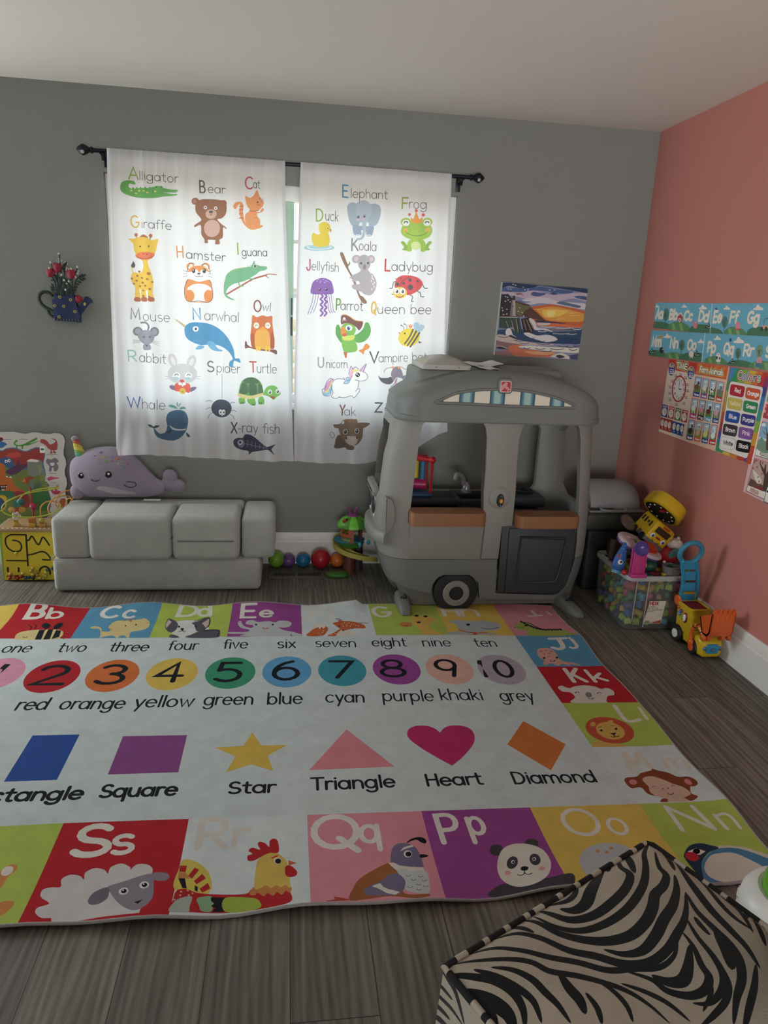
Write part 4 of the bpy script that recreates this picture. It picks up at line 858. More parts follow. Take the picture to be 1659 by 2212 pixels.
ART_RUG = """
P e0c25a -7150-1930+670-20+0+750-670+0
P b9252f -6480-1950+652-26+0+776-652+0
P 5b9bbf -5828-1976+672-12+0+788-672+0
P b3c95a -5156-1988+680-6+0+794-680+0
P 9c4a96 -4476-1994+674-12+0+806-674+0
P d4e0e2 -3802-2006+682-10+0+816-682+0
P b3c95a -3120-2016+690-24+0+840-690+0
P e0c25a -2430-2040+614-36+0+876-614+0
P dd92a0 -1816-2076+656-24+0+900-656+0
P 5b9bbf -1810-2688+650-24+0+608-650+24
P b9252f -1810-3280+650-24+0+592-650+24
P b3c95a -1810-3864+650-24+0+584-650+24
P d4e0e2 -1810-4480+650-24+0+616-650+24
P d4e0e2 -7150-5200+650+0+0+824-650+0
P 9c4a96 -6500-5200+640+0+0+824-640+0
P b3c95a -5860-5200+664+0+0+824-664+0
P b9252f -5196-5200+696+0+0+806-696+18
P d4e0e2 -4500-5200+682+0+0+788-682+18
P dd92a0 -3818-5200+682+0+0+770-682+18
P 9c4a96 -3136-5200+672+0+0+752-672+18
P e0c25a -2464-5200+698+0+0+733-698+19
P b3c95a -1766-5200+606+0+0+717-606+16
T e2e0d8,51,252 -6364-1536+165-1 B
T e2e0d8,37,180 -6165-1540+139+8 b
T e2e0d8,45,216 -5696-1538+168+0 C
T e2e0d8,36,199 -5477-1553+111+4 c
T e2e0d8,44,243 -4993-1527+197-6 D
S dcc98c -6303-1926-3+71+43+46+111+25+150-1+60-32+25-54+1-71-36-45-301+3
P 23262e -6145-1789+49+3+28-201-53+2
P 23262e -6071-1782+43+3+31-202-54-7
P 23262e -5999-1795+47-16+21-130-52-40
S 23262e -6075-1703+4-29-8-20-17-7-21+8-21+22-14+29-4+29+7+21+17+8+22-9+21-22
S 23262e -6030-1774-9+80+18+45+37+4+11-64-14-57
L 23262e,13 -6099-1729+4-62
L 23262e,9 -6223-1786-10+62-38+43
L 23262e,9 -6188-1778-9+77-34+39
L 23262e,8 -6201-1929+0-8-5-5-7-2-9+2-8+6-6+8
L dcc98c,6 -6291-1868+0+6+3+4+7+2+7-2+7-5+4-6
L 23262e,8 -5915-1876+43-6
L 23262e,6 -5911-1923+35-21
L 23262e,6 -5921-1942+42-44
S dcc98c -5580-1979-18+108-34+82-48+12-35+8+13+37+53-7+38-46+17-55+71+2-36+88+34+127+97+10+122+27+34+20+57-81+13-103-38-74-94-41+2-112-27+12-22+30-34-4-15-46-20+24-32+30-43-8-41-17
P b07a5a -5428-1587+47+4+3-68
P b07a5a -5470-1612+32+26+7-38
P b07a5a -5369-1589+30+10-6-27
S 23262e -5405-1730+0-11-3-4-6+5-4+10+0+11+3+5+6-5
S 23262e -5317-1708+0-12-4-5-6+5-5+13+0+12+4+6+6-6
L 23262e,6 -5553-1775+27-8
L 23262e,6 -5544-1802+30-11
L 23262e,6 -5229-1685+22+12
S dcdcdc -5004-1808+12+127+78+50+108+1+69-34+78-132+1-105-63-89-142-9-93+78
S 5c5a66 -5058-1743+0+143+25+13+57-55+34-92-6-101-34-53-43+43
P d0b8b4 -5056-1730+6+125+39-49-27-138
S 5c5a66 -4978-1992-2+60+48-14+38-49
S 5c5a66 -4833-1998+53+70+149+68+72+10+10-50-16-109
S 23262e -4919-1766-1-16-6-6-7+7-5+16+0+16+6+7+8-7
S 23262e -4876-1818-1-10-5-7-9-2-8+3-7+7-4+10+1+10+5+8+8+2+9-3+7-8
L 23262e,10 -4892-1838-1-15-6-10-8-3-9+5
L 23262e,10 -4858-1864-8-4-9+4-8+10-6+16
T e2e0d8,40,244 -4780-1534+124+12 d
S 5c5a66 -4794-1740-28+53+59+51+48+57+43+4+11-157-36-113-60-22
P d0b8b4 -4730-1695+57+103+8-140-18-68
S 23262e -4767-1766-2-11-7-4-8+5-4+11+1+10+7+5+8-5
S 5c5a66 -4805-1982+88+126+125+17+40-31-15-122
L 23262e,9 -4805-1648+59+51+52+25+26-20+7-153-35-110+83+17+59-32-9-108
T e2e0d8,43,243 -4388-1580+155+0 E
T e2e0d8,34,180 -4195-1575+127+6 e
T e2e0d8,42,225 -3720-1613+107+1 F
T e2e0d8,34,180 -3533-1609+68+3 f
S c0c6c8 -4399-1676+29+12+15-66+25-52+66-34+8+57-66+28+7+73+54+15+46-39+109+9+56-28+33+33+77-3+42-49-14-73-49-29-55+7+44-57+108-60+47-75-517+20+13+41-137+13-3+34+138-5+40+44-78+48-32+71
S 23262e -4216-1745-3-13-8-5-9+6-4+13+3+12+8+5+9-5
S 23262e -4061-1751-4-13-8-5-8+6-4+13+3+13+8+5+9-6
L c8404a,14 -4114-1820-8-11-15-5-16+6-8+12
L 23262e,8 -3907-1970+10-34
S 23262e -4382-1682-1-5-3-2-3+2-1+6+1+5+2+2+4-2
S 23262e -4364-1682-1-6-3-2-3+2-2+6+1+6+3+2+3-3
S c8683a -3761-2005+32+86+62+86+79+36+31-53-15-76-48-84
S e8e0d0 -3685-1728+44-15+54-41+3-39-18-33-14+42-19-51-18+52-18-25
S c8683a -3572-2012+64+66+65+79+1-38-43-106
S e2d8cc -3486-2016+46+111+53-28+45+24+13-108
S c8683a -3507-1739+59+43-19+52+56-45+87-14+75-46+40-49-1-68-105+4-103-47-35+55-34+66
S f0dcc8 -3413-1764-2-6-4-2-4+3-1+5+2+6+4+2+3-2
S f0dcc8 -3389-1733-2-6-4-2-4+3-1+5+2+6+4+2+4-2
S f0dcc8 -3369-1771-2-5-4-3-4+3-1+6+2+5+4+2+4-2
S f0dcc8 -3344-1740-2-6-4-2-4+3-1+5+2+6+4+2+4-2
S f0dcc8 -3324-1773-2-5-5-2-3+2-1+6+2+5+4+3+4-3
S f0dcc8 -3372-1808-2-5-4-2-4+2-1+6+2+5+4+2+4-2
S f0dcc8 -3406-1817-2-5-4-2-4+2-1+6+2+5+4+2+4-2
S f0dcc8 -3339-1814-2-5-4-3-4+3-1+5+2+6+4+2+4-2
S f0dcc8 -3301-1768-3-6-4-2-3+3-2+5+2+6+5+2+3-2
S f0dcc8 -3281-1795-3-6-4-2-3+3-2+5+3+6+4+2+3-3
S f0dcc8 -3260-1809-3-6-4-2-3+3-2+5+3+6+4+2+4-2
S f0dcc8 -3644-1960-2-5-4-2-4+2-1+5+2+5+3+2+4-2
S f0dcc8 -3611-1942-2-5-4-2-4+3-1+5+2+5+4+2+3-2
S f0dcc8 -3630-1995-2-5-4-3-3+3-2+5+2+5+4+2+4-2
S f0dcc8 -3598-1902-2-5-4-2-4+2-1+6+2+5+3+2+4-2
S f0dcc8 -3527-1990-2-5-4-2-4+3-1+5+2+5+4+2+3-2
S f0dcc8 -3493-1966-2-5-4-2-4+2-1+5+2+5+4+3+3-3
S 23262e -3407-1902-4-8-8-4-7+4-3+9+4+9+8+4+8-4
S 23262e -3439-1810-3-8-8-2-6+3-3+7+4+8+7+2+7-3
S 23262e -3316-1862-4-7-7-2-7+3-2+7+3+7+7+3+7-3
L 23262e,10 -3469-1644+20+10+31-44
L 23262e,10 -3248-1743+78-11
T e2e0d8,43,236 -3093-1607+184+6 G
T e2e0d8,42,232 -2399-1605+183-6 H
T e2e0d8,37,233 -2204-1618+192+0 h
S dcb85a -2747-1707+57+99+122+2+92-79-53-61-57-90+21-90+70-102-178+7-17+114-33+107
S cd8a4a -2868-1789+36+48+66-3+21-44-24-53-54-10-38+19
L 23262e,9 -2791-1811-9-10-12-3-11+4-6+10
S 23262e -2646-1597-5-11-10-8-11-2-10+3-6+9-1+11+4+11+10+8+11+3+10-4+7-8
S 23262e -2560-1616-5-11-9-7-11-3-10+3-7+9+0+11+5+11+9+8+11+3+10-4+7-8
S 23262e -2653-1751-5-11-9-7-11-3-10+4-6+8-1+11+5+10+9+8+11+2+10-3+6-8
S b0babe -2371-1745+78+38+153-37+111+12+122-52+17-78-35-74-87-26-137-24-127+13-40+52-2+106
S b0babe -2432-2030+53+61+101-12+121-34+132+3+54-37
S 23262e -2179-1820-6-12-9-9-11-3-9+4-5+9+0+12+6+12+9+9+11+3+9-4+5-9
L 23262e,9 -1915-1883-24-21-32-14-35-5-33+3-28+13-18+19
L c04a44,15 -2316-1930+64-52+97-24+90+2
P c04a44 -2177-1994-39-51+60+4
L e2e0d8,36 -1453-1510+6-120
L e2e0d8,30 -1534-1647+148+22
L e2e0d8,26 -1307-1541+23-68
S a8b45a -1759-1897+44+75+66+38+62-21+26-84+56-72+184-13+77-77+20-50-444+17+3+88-69+32
S 23262e -1635-1792-9-8-11+5-6+15+2+17+10+8+11-5+6-15
S 23262e -1616-1827-9-8-11+5-6+15+2+16+10+8+11-5+6-15
S 23262e -1597-1861-9-8-11+5-6+15+3+16+9+8+11-5+6-15
S 23262e -1577-1892-10-8-10+5-6+15+2+16+10+8+11-5+6-15
S 23262e -1556-1919-10-8-10+5-6+15+2+16+10+7+11-5+5-14
S 23262e -1534-1942-10-8-10+5-6+15+3+16+9+8+11-5+6-15
S 23262e -1510-1959-10-8-10+5-6+15+3+15+9+8+11-5+6-14
S 23262e -1484-1971-10-7-10+5-6+14+3+16+9+8+11-5+6-15
S 23262e -1456-1976-10-7-10+4-6+15+3+16+10+8+10-5+6-15
S 23262e -1427-1977-9-8-11+5-5+15+3+16+9+7+11-5+5-14
S 23262e -1397-1978-10-8-10+5-6+15+3+15+10+8+11-5+5-14
S 23262e -1367-1979-10-8-11+5-5+15+3+15+10+8+10-5+6-14
S 23262e -1338-1980-9-8-11+5-5+14+3+16+10+8+10-5+6-15
S 23262e -1308-1982-10-7-10+5-6+14+4+16+9+8+11-5+5-15
L 23262e,13 -1649-1784+64-14+40-82+57-69+171-13
S 23262e -1611-1863-5-9-9-6-10-2-9+3-5+7+1+9+5+9+9+6+11+2+8-2+5-7
L 23262e,7 -1664-1890-12-13-17-9-20-2-17+5
S 23262e -1745-1897-4-7-7-2-4+3-1+6+5+7+6+2+5-3
L e2e0d8,43 -1500-2159+159+4
L e2e0d8,48 -1416-2166-14-152-52-51-53+29
L e2e0d8,32 -1297-2185-1-139-47-38-21+21
S e2e0d8 -1292-2157-9-12-11-5-7+6+1+12+8+12+12+5+7-5
S dba99a -1701-2389+51+47+76-10+27-77-9-128+27-48+78-34+41-51-80+28-24-23-47+36-57-31-42+51-60-40-17+28+33+60-23+64
S c07a78 -1658-2401-7-9-10-4-7+5-1+9+7+9+10+3+8-4
S c07a78 -1608-2394-7-9-10-3-7+4-1+10+7+9+10+3+8-4
S c07a78 -1597-2450-7-8-10-4-7+4-1+10+7+8+10+4+8-4
S c07a78 -1647-2467-7-8-10-4-7+4+0+9+6+9+10+4+8-5
S c07a78 -1567-2412-7-9-11-3-7+4+0+9+7+9+10+4+7-4
S c07a78 -1626-2506-6-9-10-3-8+4+0+9+7+9+10+3+7-4
S 23262e -1675-2535-8-13-11-5-6+5+1+14+8+13+11+5+6-6
S 23262e -1557-2535-9-13-10-5-7+6+1+14+9+13+11+5+6-6
L 23262e,9 -1606-2581-13-16-16-6-11+7-1+17
T e2e0d8,40,219 -1594-2959+131-1 K
T e2e0d8,34,190 -1406-2969+125+5 k
S ddd8d0 -1752-3040+42+25+25-29+30-15+45+25+92+14+77-23+42-43+45+11+38-42-18-65-62-17-41-66-29-28-263+15+59+77-7+70-49+18-21+19
S 8a8288 -1525-3189-14-15-14-5-13+4-6+14+1+20+9+20+13+15+15+6+13-5+6-14-1-20
L 23262e,7 -1643-3140+10+13+12+5+9-4+2-11
L 23262e,7 -1465-3157+11+12+13+6+8-4+2-12
L 23262e,7 -1524-3219-14-13-14-4-11+6-2+13
L e2e0d8,33 -1402-3341-6-213+109+5
L e2e0d8,27 -1221-3384-20-168
S c4573a -1441-3744-66-64-86-26-86+17-64+56-25+82+22+87+65+70+91+30+91-19+65-61+21-86
S d9b25a -1794-3860+39+63+79-20+108-37-9-20
S c4573a -1441-3744-66-64-86-26-86+17-64+56-25+82+22+87+65+70+91+30+91-19+65-61+21-86
S d9b25a -1665-3585-9-14-12-10-11-3-9+5-3+10+3+15+9+14+12+9+12+4+9-5+2-11
S d9b25a -1518-3563-9-13-12-9-12-3-8+5-4+10+4+13+8+13+12+9+12+3+9-4+3-10
S d9b25a -1505-3726-42-43-54-17-50+12-35+38-10+55+18+58+42+44+56+19+52-12+35-41+9-56
S 23262e -1647-3667-7-10-9-4-5+4+1+11+8+10+9+4+5-5
S 23262e -1527-3655-8-11-9-3-5+4+2+11+7+10+10+4+5-5
P 23262e -1610-3706+54+5-33-32
L 23262e,8 -1587-3729-9-25-20+6
L 23262e,8 -1596-3754+40+10
L 23262e,5 -1666-3629+34+11
L 23262e,5 -1560-3618+25+7
L a84a34,4 -1477-3700+34-23
L a84a34,4 -1507-3741+27-31
L a84a34,4 -1549-3771+16-34
L a84a34,4 -1597-3786+3-31
L a84a34,4 -1644-3784-11-24
L a84a34,4 -1684-3765-23-13
L a84a34,4 -1710-3731-32-1
L a84a34,4 -1719-3688-36+12
L a84a34,4 -1709-3642-35+24
L a84a34,4 -1681-3599-28+33
L a84a34,4 -1638-3567-17+37
L a84a34,4 -1588-3550-3+34
L a84a34,4 -1539-3552+12+26
L a84a34,4 -1498-3573+25+15
L a84a34,4 -1472-3608+34+1
L a84a34,4 -1464-3653+36-12
L d8d4c6,37 -1609-3941-50-190
L d8d4c6,37 -1615-3941+23-134+78+128
L d8d4c6,37 -1514-3947+10-177
L d8d4c6,30 -1380-4034-5-111
L d8d4c6,30 -1377-4062+57+24+0-99
L d8d4c6,27 -1313-4057+73+20+3-113
S 8a4a30 -1753-4243+32+33+67+4+52+35+83+23+15+17+31-21+57-27+45-48+69-4+31-38-9-42-40-23-23+2-31-64+25-35-66-35-41+27-190+46-29+77-68-1
S d8888c -1678-4267-11-12-14-6-14+1-9+7-3+13+5+14+11+12+14+6+14-1+9-8+3-12
S d8888c -1320-4308-12-7-11+2-9+9-4+14+2+15+8+13+11+7+12-1+9-9+4-15-2-15
S 8a4a30 -1619-4459+33+29+28-10-6-23
S d8b8a4 -1566-4460+34+26+80+3+13-38
S d8b8a4 -1628-4243+34+29+55+3+59-43+33-37+52-41+19-48-18-31-84-27-88+4-58+40-12+41+15+41
L 23262e,4 -1598-4317+5+4+7+2+6-2+2-4
L 23262e,4 -1465-4318+6+5+8+2+5-2+1-5
S 23262e -1496-4336-3-3-4-2-2+2+1+3+3+4+4+1+2-2
S 23262e -1533-4338-3-4-4-1-2+2+1+3+3+3+4+2+2-2
L 23262e,5 -1490-4385-13-9-15-3-10+5-1+10
T 23262e,16,163 -6317-2220+230-3 one
T 23262e,16,164 -5867-2230+227-3 two
T 23262e,16,165 -5445-2238+323-7 three
T 23262e,15,168 -4958-2234+249-4 four
T 23262e,15,170 -4491-2229+211-1 five
T 23262e,15,171 -4023-2238+164+0 six
T 23262e,18,154 -5887-3141+216-2 red
T 23262e,17,155 -5586-3146+459-16 orange
T 23262e,17,157 -5060-3150+430-14 yellow
T 23262e,16,160 -4555-3149+365-11 green
T 23262e,16,161 -4085-3166+265-4 blue
S e09ab4 -6012-2589-15+100-44+85-64+57-77+20-77-20-64-57-44-85-15-100+15-101+44-85+64-56+77-20+77+20+64+56+44+85
S b9252f -5575-2646-15+100-43+85-65+57-77+20-76-20-65-57-44-85-15-100+15-101+44-85+65-56+76-20+77+20+65+56+43+85
S d8743a -5116-2657-16+100-43+85-65+57-76+20-77-20-65-57-43-85-15-100+15-100+43-85+65-57+77-20+76+20+65+57+43+85
S e0c25a -4656-2655-15+100-43+85-65+57-77+20-76-20-65-57-43-85-16-100+16-100+43-85+65-57+76-20+77+20+65+57+43+85
S 3f9c78 -4195-2659-15+100-44+85-64+57-77+20-76-20-65-57-44-85-15-100+15-100+44-85+65-57+76-20+77+20+64+57+44+85
S 62a6d8 -3739-2662-15+100-44+85-64+57-77+20-77-20-64-57-44-85-15-100+15-100+44-85+64-57+77-20+77+20+64+57+44+85
T 23262e,49,306 -6203-2737+128-1 1
T 23262e,45,294 -5913-2771+265-8 2
T 23262e,43,296 -5458-2786+265-8 3
T 23262e,42,300 -4987-2777+223-6 4
T 23262e,41,302 -4543-2794+244-7 5
T 23262e,41,305 -4065-2794+237-6 6
T 23262e,14,162 -3690-2232+366-16 seven
T 23262e,14,163 -3181-2239+315-14 eight
T 23262e,13,164 -2722-2259+262-12 nine
T 23262e,13,164 -2242-2287+204-9 ten
T 23262e,15,158 -3645-3161+300-18 cyan
T 23262e,14,159 -3204-3168+400-23 purple
T 23262e,14,161 -2750-3180+337-19 khaki
T 23262e,14,161 -2274-3218+267-16 grey
S 3f9db0 -3283-2666-15+100-43+85-65+57-77+20-76-20-65-57-43-85-16-100+16-100+43-85+65-57+76-20+77+20+65+57+43+85
S 9c4a9c -2826-2667-15+101-43+85-65+57-77+19-76-19-65-57-43-85-16-101+16-100+43-85+65-57+76-20+77+20+65+57+43+85
S e0b4a4 -2376-2686-15+101-43+85-65+57-77+19-76-19-65-57-43-85-16-101+16-100+43-85+65-57+76-20+77+20+65+57+43+85
S b4aab8 -1931-2717-15+100-44+85-65+57-76+20-77-20-65-57-43-85-15-100+15-101+43-85+65-56+77-20+76+20+65+56+44+85
T 23262e,38,278 -3602-2784+215-11 7
T 23262e,37,281 -3181-2787+230-12 8
T 23262e,37,282 -2708-2805+203-11 9
T 23262e,37,283 -2314-2832+75-4 1
T 23262e,36,282 -2203-2844+178-9 0
P 2f55a4 -5655-3476+308-6-3-494-311+4
P 8f4f90 -5053-3523+430-14+0-414-432+7
P dcbc54 -4178-3528+66-164+178-7-129-113+38-166-146+79-154-77+48+170-141+108+189+9
T 262830,23,111 -5870-4150+716-18 Rectangle
T 262830,22,113 -5061-4162+459-11 Square
T 262830,19,107 -4298-4183+291-7 Star
P dd8c98 -3516-3536+282-452-560+1
P cf7a3c -2198-3509+209-310-212-281-207+306
S bf2f6e -2852-3616-22+44-54+43-83+5-64-47-15-94+60-117+95-126+63-72+20-22+25+19+75+73+98+125+40+101-5+92-58+50-84+5-56-33
T 262830,18,116 -3786-4187+532-6 Triangle
T 262830,18,115 -3056-4200+369-7 Heart
T 262830,17,115 -2489-4218+556-20 Diamond
T e2e0d8,46,224 -5107-4635+215-7 S
T e2e0d8,34,191 -4888-4639+124+1 s
T d6d4cc,41,228 -4440-4635+170-3 R
T d6d4cc,32,199 -4235-4637+88-2 r
S cf8a4e -5409-4752+9+52+29+24+35-14+1-35-22-44-9-74
S e0dcd4 -5354-4700+7-17-1-17-8-14-13-8-15+2-12+10-7+16+0+18+8+15+13+7+15-2
S cf8a4e -5309-5023-22+81+50+8+22-26-19-55
S d2d0d0 -5138-5027+0+34+45+25-53+46-8+49+37+15+45+0-11+53+34+28+50-11+28-26-5+46+40+29+52-17+24-28+5+45+49+22+49-30+7-20+24+35+49-1+36-30+6-43-25-72+18-192-14-19-71+1-106+3-185-19-30+22-7+16-44+4
S 8e8794 -4840-4881+71+31+134+44+25-89+11-86-22-57-43-30-55+27-59+63-34+51
S 8e8794 -4634-4811+26+13+50-12+17-30-18-24-48+7
S 77707e -4837-4883+17-67-27-39-44-5-22+34+19+52
S e4e2e0 -4730-4913+2-13-4-12-10-6-12+0-12+7-8+11-2+13+5+11+9+7+12+0+12-7
S 23262e -4737-4916+1-9-2-7-6-4-7+1-7+4-5+7-1+9+2+7+6+4+7+0+7-5
S f4f4f4 -4751-4914-1-3-2-1-3+1-2+4+1+3+2+2+3-2
S e4e2e0 -4636-4880+2-14-5-11-10-7-12+0-12+7-7+12-2+13+4+12+10+6+13+0+11-7
S 23262e -4643-4883+1-9-3-7-5-4-7+0-7+5-5+7-2+9+3+7+6+4+7+0+7-5
S f4f4f4 -4657-4881-1-3-2-1-3+1-2+4+0+3+3+2+3-2
P 23262e -4683-5007+39+13-18-29
S d8c85a -4484-4715+62-19+67-66+32-81+2-63-35-22-146+37+2+154
P b8282e -4499-4759+37-3-1-48-34+8
P b8282e -4420-4779+25-18-29-63-22+23
P b8282e -4376-4827+23-33-43-40-16+24
P b8282e -4340-4892+16-39-37-27-16+26
P c88a50 -4499-4804+39-11+30-44-66+11
P 23262e -4494-4851+34-3+19-75-22+4
P 23262e -4403-4905+17-16+0-32-15+13
S b8282e -4498-5013+8+71+45+11+69-30+143-15+95-2+36+28+155-26+28-27-2-72-147-17-338+3-99+2
S e8d8a0 -4490-4942-1-3-3-1-4+1-2+4+1+3+3+1+4-1
S e8d8a0 -4461-4949-1-4-3-1-4+2-2+3+1+4+3+1+4-2
S e8d8a0 -4429-4942-1-4-4-1-3+2-2+4+1+3+3+1+4-2
S e8d8a0 -4404-4962-1-3-3-1-3+2-2+3+1+4+3+1+4-2
S e8d8a0 -4462-4975-1-3-3-1-4+2-2+3+1+3+3+2+4-2
S e8d8a0 -4486-5005-1-3-3-1-3+1-2+4+1+3+3+1+3-2
S e8d8a0 -4421-4975+0-3-4-1-3+2-2+3+1+3+3+2+4-2
S b0b8ae -4503-5087+15+67+33+29+47+6-3-65-4-40
S 8fb890 -4383-5005+20+18+56-2+4-88-50+0-12+29
P 23262e -4315-4989+74-6+25-19-23-10+25-20-22-16-7-24-59+0+16+23-23+14+15+18-18+14
S a4b84a -4243-4995+135-16+39-33-8-43-157+2
S c8884a -4123-4985+21+47+96+5+88-26-1-49-23+17-19-25-25+24-18-23-29+24-19-18-29+26-19-12
S d8bc5a -4102-4938+7+171+34+50+51+18+41-26+36-69+15-172-25+17-24-13-24+21-24-17-30+23-28-18
S b8282e -4143-4750-5+36+25+12-22+26+20+21+42-18-14+41+11+21+32-18+20-27+3+48+24+14+21-25+4-82-49-2-40-22-40-27
S e4e0d4 -3965-4767-2-12-7-9-11-2-10+4-7+10-3+12+2+13+8+8+10+3+10-5+8-9
S 23262e -3967-4770-2-9-5-7-9-2-8+4-6+7-2+10+2+10+6+6+8+2+8-3+6-8
P c8683a -3928-4767+45-25-43-14
S b8282e -3943-4814+25+7+34-45-4-33-30-9-25+20
L b8282e,9 -4016-4741+29+15
T e2e0d8,41,251 -3800-4682+277-12 Q
T e2e0d8,31,191 -3518-4661+112-1 q
T e2e0d8,34,227 -3069-4702+129+3 P
T e2e0d8,30,198 -2882-4647+99+1 p
S b04c3a -3737-5085+40+10-2+17+62-16+16-10-102-6
S a0643c -3623-5084+26+84+41+65+87+62+88+41+47-52-10-181+126-22-12-20-70-5-116+32-112-4
S c2c8cc -3354-4894+38+9+114-28+3-98-15-65-46-5-72+37+1+67
S 77708e -3546-5026+28+31+65+28+59+47+45-4+27-54-19-65-39-30-69+4-76+11
P dcd8d0 -3499-4995+44+17+14-29+20-19+28-13+31-19-27-16-41+18-30+32
S 77708e -3376-4832+18+99+34+42+48+3+44-23+23-60+5-75-4-36-53+2-71+14
P dcd4ca -3391-4833+28+0+32-27+53-14+70-11+0-31-38+13-30-12-40+30-38-11-23+34
P e0d8d0 -3314-4750+24+30+50+16+11-14-44-12
S e4e0d8 -3251-4775-6-14-10-9-12-3-11+5-6+11-1+14+5+13+10+10+12+2+11-4+7-11
S 23262e -3254-4776-4-10-7-7-9-2-8+4-5+7+0+11+3+9+8+7+9+2+7-3+5-8
S 1e2026 -3269-4691+26+29+42+16+37-8+12-28-11-18-22+11-20+22-30-6
S 1e2026 -3208-4784+29-2+17-12-26-10-21-1
L 34384a,3 -3287-4937-5-6-9-2-7+3-3+7
L 34384a,3 -3224-4948-5-6-9-2-7+3-3+7
L 34384a,3 -3264-4971-5-6-9-2-7+3-3+7
L 34384a,3 -3208-4980-6-7-8-2-8+4-3+7
L 34384a,3 -3244-5009-5-6-9-2-7+3-3+7
L 34384a,3 -3291-5025-5-6-8-2-8+3-3+7
L 34384a,3 -3208-5023-5-7-8-1-8+3-3+7
L 34384a,3 -3249-5048-5-6-9-2-7+4-3+6
S 4a464c -2733-4786-12-21-18-15-21-4-17+7-9+17+1+22+11+21+18+15+21+4+18-7+9-17
S 4a464c -2516-4754-12-19-20-13-21-3-19+7-10+15+1+19+12+20+20+13+22+3+19-7+10-15
S 4a464c -2888-5108+46+67+95+15+184-4+139+23-9-69-80-64
S e0dcd2 -2795-4880+57+97+80+39+94-14+59-57+2-101-52-92-83-50-93-6-60+41-19+60
S 4a464c -2690-4905-18-18-18-9-15+4-7+14+2+22+12+24+18+19+19+9+14-4+7-15-3-22
S 4a464c -2548-4864-4-24-12-21-16-12-16-2-12+11-5+19+4+24+11+21+17+13+16+1+13-11
S f4f2ee -2697-4883-6-9-8-3-6+4+0+10+6+9+8+3+6-4
S 23262e -2699-4884-4-6-5-2-4+3+0+6+4+6+5+2+4-3
S f4f2ee -2574-4876-6-9-9-3-6+4+1+10+6+9+9+4+6-5
S 23262e -2579-4876-4-6-5-2-4+3+0+6+4+6+6+2+3-3
S 23262e -2639-4941-6-8-10-6-11-1-11+3-6+7+0+8+6+8+10+6+11+1+11-3+6-7
L 23262e,5 -2666-4953-6-19
L 23262e,5 -2672-4973-9-9-12-4-12+2-6+8
L 23262e,5 -2634-4980-11-7-13+0-9+6-2+10
S e0a4a0 -2742-4959-5-7-8-5-10-2-8+3-5+6+0+8+4+7+9+5+9+2+9-3+5-6
S e0a4a0 -2550-4956-5-7-9-5-9-1-9+2-5+6+1+8+5+8+8+5+10+1+9-3+5-6
T e2e0d8,28,218 -2317-4699+222-11 O
T e2e0d8,23,193 -2052-4713+121-6 o
L e2e0d8,29 -1609-4505-5-209
L e2e0d8,29 -1609-4505+197-213
L e2e0d8,29 -1438-4514+26-204
L e2e0d8,24 -1345-4604+9-123
L e2e0d8,21 -1344-4619+59+18+32-34-1-95
S b8c0c4 -2341-4925+55+89+94+49+101+3+80-42-16-109-114-110-186+1
S c88a5a -2188-4841-7-7-10-3-7+4+0+8+7+8+10+2+7-4
S c88a5a -2140-4854-7-8-10-2-7+4+0+8+7+7+10+3+7-4
S c88a5a -2100-4825-7-8-10-2-7+4+0+8+7+7+10+3+7-4
S d8d0c4 -1504-4867+105+5+99-46+76-109-91-127-117+191
S 4f86ac -1737-5108+82+127+108+85+90+22+99-24+83-83+46-111-136-187-248+48
S 2c3c52 -1717-5095-12+151+27+53+61+52+72+14+52-21+35-26-82-30-91-79
S d8d0c4 -1646-4997+80+71+85+15+76-20+66-107+41-150-125-139-138+175-88+51-20+45
P e8e0d4 -1682-4885+67+24+41-29-47-24-39+8
S 14161c -1606-4888-9-10-13-7-12-2-9+3-3+9+3+11+9+10+13+8+12+2+10-4+3-9
S c02a38 -1646-4942-17-13-21-5-19+4-13+12-2+18+8+18+17+14+21+5+20-4+13-13+2-18
"""
PICS = {}
